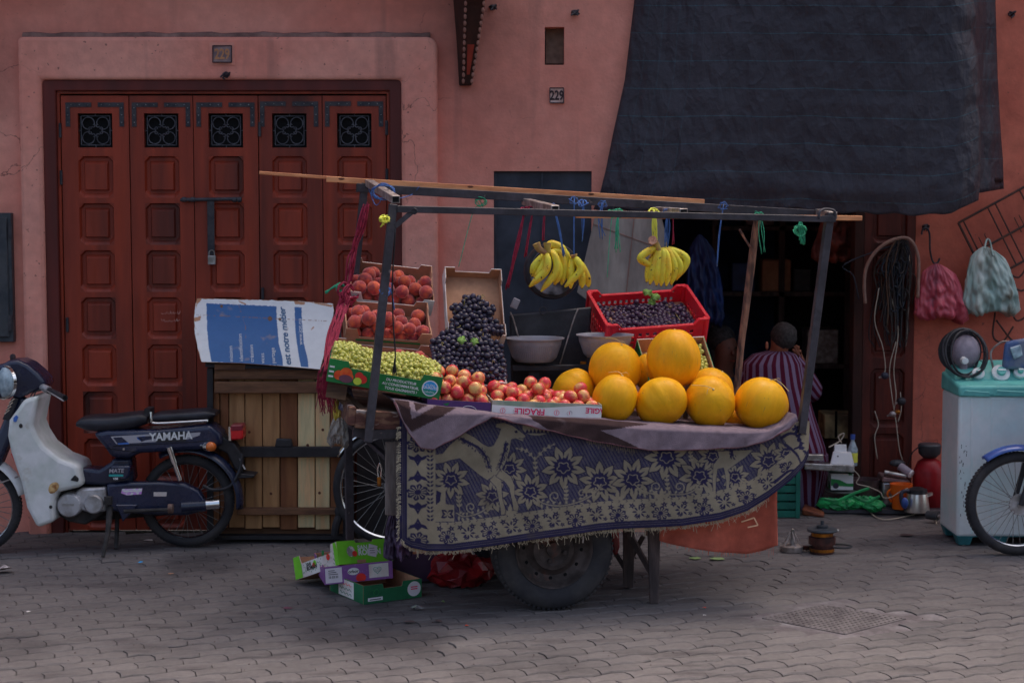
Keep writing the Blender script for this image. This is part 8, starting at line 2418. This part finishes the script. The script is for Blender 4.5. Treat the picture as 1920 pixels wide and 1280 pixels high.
# bags tied at the cart's left corner
m_ybag = mat('yellow_film', C(176, 162, 70), .4, col2=C(140, 126, 50), mscale=10, var=.15, bump=.3)
m_clearbag = mat('clear_film', C(150, 150, 146), .3, col2=C(120, 118, 116), mscale=8, var=.2, alpha=.55, bump=.5, bscale=20)
bag('yellow_bag', 'small dirty yellow plastic bag tied under the green grape tray', (634, 722), (637, 11, 782), Yk(637, .35), .03, m_ybag, 7, 2, 0)
bag('silver_wrapper', 'printed silver wrapper hanging beside the yellow bag', (648, 722), (652, 14, 768), Yk(652, .25), .025, mat('silver_film', C(120, 116, 126), .35, col2=C(70, 66, 92), mscale=30, lo=.45, hi=.55, var=.2), 6, 2, 0)
bag('clear_bag', 'limp translucent plastic bag hanging from the cart corner before the slatted boards', (636, 776), (634, 19, 832), Yk(634, .5), .03, m_clearbag, 8, 3, 6)

# ================================================================== ELECTRIC MOTOR AND PARTS ON THE PAVING
m_motor = mat('oily_copper', C(74, 44, 40), .45, col2=C(48, 34, 34), mscale=16, metal=.4, var=.25)
em = thing('electric_motor', 'oily brown electric motor stator standing on the paving', 'motor', G(1541, 1036))
c = em.location
MB().lathe([(.0, 0), (.064, 0), (.066, .03), (.058, .035), (.058, .05), (.072, .05), (.072, .088), (.058, .09), (.056, .12), (.0, .12)], c, n=28).build('stator', m_motor, em, smooth=40)
MB().lathe([(.0, .118), (.078, .118), (.082, .124), (.078, .132), (.03, .135), (.03, .15), (.009, .152), (.009, .175), (0, .176)], c, n=28).build('end_plate', m_meter, em, smooth=40)
MB().lathe([(.0662, .012), (.0664, .028)], c, n=28).build('winding', m_brass, em); MB().lathe([(.0585, .094), (.0585, .112)], c, n=28).build('winding', m_brass, em)
MB().tube(smooth_path([c + Vector((.06, -.01, .05)), c + Vector((.12, -.02, .05)), c + Vector((.155, -.02, .04)), c + Vector((.12, -.03, .032)), c + Vector((.06, -.03, .035))], 5), .006, 6).build('lead', m_blackpl, em)
MB().ball(c + Vector((.08, -.02, .125)), .007, 8, 6).build('terminal', m_steel, em)
rt_ = thing('motor_bracket', 'grey metal bracket with a spoked cone lying beside the motor', 'metal part', G(1484, 1033))
c = rt_.location
MB().lathe([(.0, 0), (.058, 0), (.062, .012), (.062, .03), (.05, .034), (0, .034)], c, n=28).build('base', m_galv, rt_, smooth=40)
MB().lathe([(.012, .03), (.009, .12), (0, .125)], c + Vector((.005, 0, 0)), n=12).build('shaft', m_steel, rt_, smooth=40)
for k in range(5):
    t = 6.28 * k / 5
    MB().tube([c + Vector((.05 * math.cos(t), .05 * math.sin(t), .032)), c + Vector((.01 * math.cos(t), .01 * math.sin(t), .105))], .004, 6).build('spoke', m_galv, rt_)
MB().bar(c + Vector((.06, 0, .02)), c + Vector((.13, .02, .015)), .03, .02).build('arm', m_motor, rt_)

# ================================================================== ROPES AND TWINE
def rope_thing(name, label, paths, m_, r_, group=None, wob=.0, seed=1, tails=True):
    rg_ = random.Random(seed)
    t = thing(name, label, 'twine', Vector(paths[0][-1]), group)
    for q in paths:
        pts = smooth_path([Vector(p) + Vector((rg_.uniform(-wob, wob), rg_.uniform(-wob, wob), rg_.uniform(-wob, wob))) for p in q], 5)
        MB().tube(pts, r_, 5).build('strand', m_, t, smooth=True)
    return t
rg_ = random.Random(33)
# big red rope bundle tied to the back left post
pa = []
main = [(688, 385), (680, 420), (668, 455), (660, 490), (655, 530), (648, 560)]
for k in range(9):
    off = rg_.uniform(-6, 6)
    pa.append([K(a + off + rg_.uniform(-3, 3), b + rg_.uniform(-6, 6), .80 + rg_.uniform(-.03, .03)) for a, b in main])
for k in range(16):
    ex = rg_.uniform(596, 630); ey = rg_.uniform(690, 758)
    pa.append([K(650 + rg_.uniform(-8, 10), 548 + rg_.uniform(-10, 10), .75), K(640 + rg_.uniform(-14, 8), 590, .62), K(622 + rg_.uniform(-12, 8), 650, .45), K(ex, ey, .30)])
for k in range(14):
    cx_, cy_ = 652 + rg_.uniform(-10, 10), 560 + rg_.uniform(-20, 24)
    pa.append([K(cx_ + 12 * math.cos(t) * rg_.uniform(.7, 1.3), cy_ + 16 * math.sin(t) * rg_.uniform(.7, 1.3), .70 + .03 * math.cos(t)) for t in np.linspace(0, 5.5, 8)])
rope_thing('red_rope', 'thick tangle of dark red rope tied down the back corner post of the cart', pa, m_rtw, .0042, seed=3)
fz_ = []
for k in range(60):
    sx_ = rg_.uniform(596, 624); sy_ = rg_.uniform(690, 720)
    fz_.append([K(sx_, sy_, .28), K(sx_ + rg_.uniform(-6, 6), sy_ + 25, .28), K(sx_ + rg_.uniform(-9, 12), sy_ + rg_.uniform(38, 62), .28)])
t = thing('red_tassel', 'frayed red tassel of rope threads hanging by the green tray', 'twine', K(610, 755, .28))
mb = MB()
for q in fz_: mb.tube(smooth_path(q, 3), .0016, 4, cap=False)
tag(mb.build('threads', m_rtw, t), kind='stuff')
# corner ties
def loops(cx_, cy_, d, n, rx_, ry_, seed):
    r2 = random.Random(seed); out = []
    for k in range(n):
        ph = r2.uniform(0, 6.28)
        out.append([K(cx_ + r2.uniform(-3, 3) + rx_ * math.cos(t + ph), cy_ + r2.uniform(-3, 3) + ry_ * math.sin(t + ph), d + .025 * math.sin(t)) for t in np.linspace(0, 6.6, 10)])
    return out
def hang(x0, y0, x1, y1, d, n=2, sp=3, seed=1):
    r2 = random.Random(seed)
    return [[K(x0 + r2.uniform(-1, 1), y0, d), K((x0 + x1) / 2 + r2.uniform(-sp, sp), (y0 + y1) / 2, d - .01), K(x1 + r2.uniform(-sp, sp), y1 + r2.uniform(-sp, sp), d)] for _ in range(n)]
rope_thing('blue_twine', 'loose blue twine wound round the near left roof corner', loops(718, 360, .3, 5, 20, 14, 2) + [[K(700, 352, .85), K(730, 372, .4), K(770, 366, .85), K(786, 350, .85)], [K(690, 350, .88), K(705, 385, .6), K(722, 362, .3)]], m_btw, .0022)
rope_thing('blue_twine', 'blue twine tied round the front post beside the peach trays', loops(723, 545, .0, 4, 9, 7, 4) + hang(735, 530, 738, 580, .02, 3, 2, 4), m_btw, .0022)
rope_thing('yellow_twine', 'small yellow twine knot on the front corner post', loops(722, 410, -.03, 4, 8, 5, 5) + hang(722, 405, 716, 424, -.03, 3, 4, 8), m_ytw, .003)
rope_thing('green_twine', 'bright green twine knot sticking out from the back corner post', loops(640, 540, .8, 4, 7, 6, 6) + hang(638, 530, 612, 548, .8, 5, 3, 9), m_gtw, .0032)
rope_thing('green_twine', 'green twine tied on the back roof bar over the grey shutter', loops(902, 378, .88, 4, 9, 7, 7) + [[K(898, 372, .88), K(905, 390, .88), K(888, 395, .88), K(860, 500, .8)]], m_gtw, .002)
rope_thing('black_wire', 'thin black wire hanging down beside the front post over the green grapes', [[K(742, 420, -.02), K(736, 520, .0), K(737, 600, .02), K(741, 660, .02), K(740, 695, .05)]], m_blackpl, .0035)
fb_ = thing('black_tassel', 'short black frayed rope end dangling over the green grapes', 'twine', K(740, 697, .05))
mb = MB()
for k in range(14): mb.tube([K(740, 672, .05), K(740 + rg_.uniform(-4, 4), 700 + rg_.uniform(-6, 6), .05)], .0022, 4, cap=False)
tag(mb.build('threads', m_blackpl, fb_), kind='stuff')
# twine hanging from the roof bars round the bananas
hr_ = [(984, 398, 952, 540, .7, 5, 4, 'dark red rope strands slanting down beside the steep grape tray', m_rtw, .0042), (1000, 395, 985, 480, .6, 3, 3, 'dark red rope ends hanging above the large banana bunch', m_rtw, .003),
       (1022, 395, 1018, 452, .45, 3, 2, 'dark red strings carrying the large banana bunch', m_rtw, .0028), (1038, 392, 1058, 480, .45, 6, 4, 'blue strings carrying the large banana bunch', m_btw, .002),
       (1077, 378, 1076, 484, .46, 2, 1, 'blue string carrying the small banana bunch', m_btw, .002), (1094, 382, 1094, 452, .5, 3, 3, 'short blue and red twine ends beside the small bunch', m_btw, .0022),
       (1130, 385, 1128, 442, .5, 4, 8, 'blue twine knot hanging in front of the beige board', m_btw, .0022), (1160, 402, 1158, 468, .3, 5, 6, 'green twine hank hanging in front of the beige board', m_gtw, .0022),
       (1148, 402, 1138, 520, .3, 1, 1, 'dark green string reaching down toward the red crate', m_gtw, .0018), (1226, 400, 1230, 450, .40, 9, 6, 'fuzzy yellow twine holding the thick banana stem', m_ytw, .003),
       (1252, 400, 1250, 462, .42, 6, 5, 'blue strings hanging over the bunch above the red crate', m_btw, .002), (1262, 402, 1262, 458, .44, 2, 2, 'red string end beside the blue strings over the red crate', m_rtw, .0025),
       (1356, 388, 1343, 500, .3, 2, 2, 'single blue string with a frayed end in front of the dark workshop', m_btw, .0022), (1424, 405, 1432, 470, .8, 3, 6, 'green twine tied on the rough wooden pole', m_gtw, .0022)]
for k, (x0, y0, x1, y1, d, n, sp, lb, m_, r_) in enumerate(hr_):
    rope_thing({id(m_rtw): 'red_rope', id(m_btw): 'blue_twine', id(m_gtw): 'green_twine', id(m_ytw): 'yellow_twine'}[id(m_)], lb, hang(x0, y0 - 6, x1, y1, d, n, sp, 40 + k) + loops(x0, y0 - 2, d, 2, 8, 6, 60 + k), m_, r_)
rope_thing('green_twine', 'bushy green twine tassel hanging near the far roof corner', loops(1500, 432, .1, 5, 10, 8, 77) + hang(1500, 408, 1504, 455, .1, 10, 6, 78), m_gtw, .0024)

# ================================================================== LITTER
def scrap(px, py, s, m_, lb, cat='litter', h=.012, seed=0):
    r2 = random.Random(seed); c = G(px, py)
    pts = [c + Vector((s * r2.uniform(.6, 1) * math.cos(a), s * r2.uniform(.5, 1) * math.sin(a), .002 + h * r2.uniform(0, 1))) for a in np.linspace(0, 5.6, 7)]
    pts.append(c + Vector((0, 0, h * 1.3)))
    o_ = MB().add(pts, [(k, (k + 1) % 7, 7) for k in range(7)]).build('litter', m_, None, origin=c)
    return tag(o_, lb, cat)
m_foil = mat('foil', C(190, 190, 196), .25, metal=.7, var=.1)
m_paper = mat('scrap_paper', C(180, 174, 172), .8, var=.1)
m_organic = mat('plant_scrap', C(64, 50, 50), .9, var=.25)
m_lgreen = mat('green_leaf_scrap', C(116, 134, 90), .7, col2=C(92, 112, 70), mscale=20)
for i, (px, py, s, m_, lb, h) in enumerate(((781, 1143, .035, m_foil, 'crumpled silver foil on the paving by the cartons', .02), (767, 1166, .035, m_organic, 'dark plant scrap on the paving below the foil', .006), (821, 1165, .022, m_organic, 'dark withered scrap on the paving near the wheel', .008), (831, 1131, .013, m_lgreen, 'single green grape dropped on the paving', .014),
        (875, 1173, .012, m_orange_ink, 'tiny orange peel bit on the paving by the wheel', .004), (263, 1055, .018, m_blue_ink, 'small blue wrapper on the paving under the moped', .006), (321, 1076, .018, m_card, 'small brown leaf on the paving behind the moped', .004), (8, 1072, .06, m_liner, 'crumpled pale plastic wrapper on the paving by the front wheel', .03), (540, 1140, .03, m_plum_ink, 'dark strip of plastic lying on the paving beyond the cartons', .004),
        (1345, 1048, .05, m_lgreen, 'pale green leaf scrap on the paving under the orange mat', .008), (1303, 1047, .04, m_lgreen, 'flat green peel on the paving under the trestle end', .005), (1320, 1140, .012, m_orange_ink, 'tiny red crumb on the paving before the trestle leg', .006), (1321, 1154, .01, m_paper, 'white crumb on the paving before the trestle leg', .005), (53, 1147, .018, m_paper, 'white scrap on the paving before the moped', .004), (1420, 990, .02, m_card, 'brown leaf bit on the paving behind the orange mat', .004), (1700, 1003, .045, m_organic, 'dark oily smear scrap on the paving before the washing machine', .003), (278, 1013, .035, m_paper, 'flat pale paper lying behind the moped rear wheel', .004), (1806, 1023, .008, m_paper, 'white speck of paper by the washing machine foot', .004))):
    scrap(px, py, s, m_, lb, h=h, seed=i)
gr2 = MB(); rl = random.Random(44)
for k in range(420):
    p = Vector((rl.uniform(-2.6, 3.0), rl.uniform(7.0, 9.8), .001)); s = rl.uniform(.0015, .005)
    gr2.ball(p, (s, s, s * .6), 5, 4)
tag(gr2.build('grit', m_organic, None), 'dark grit and crumbs scattered over the paving', 'grit', kind='stuff')
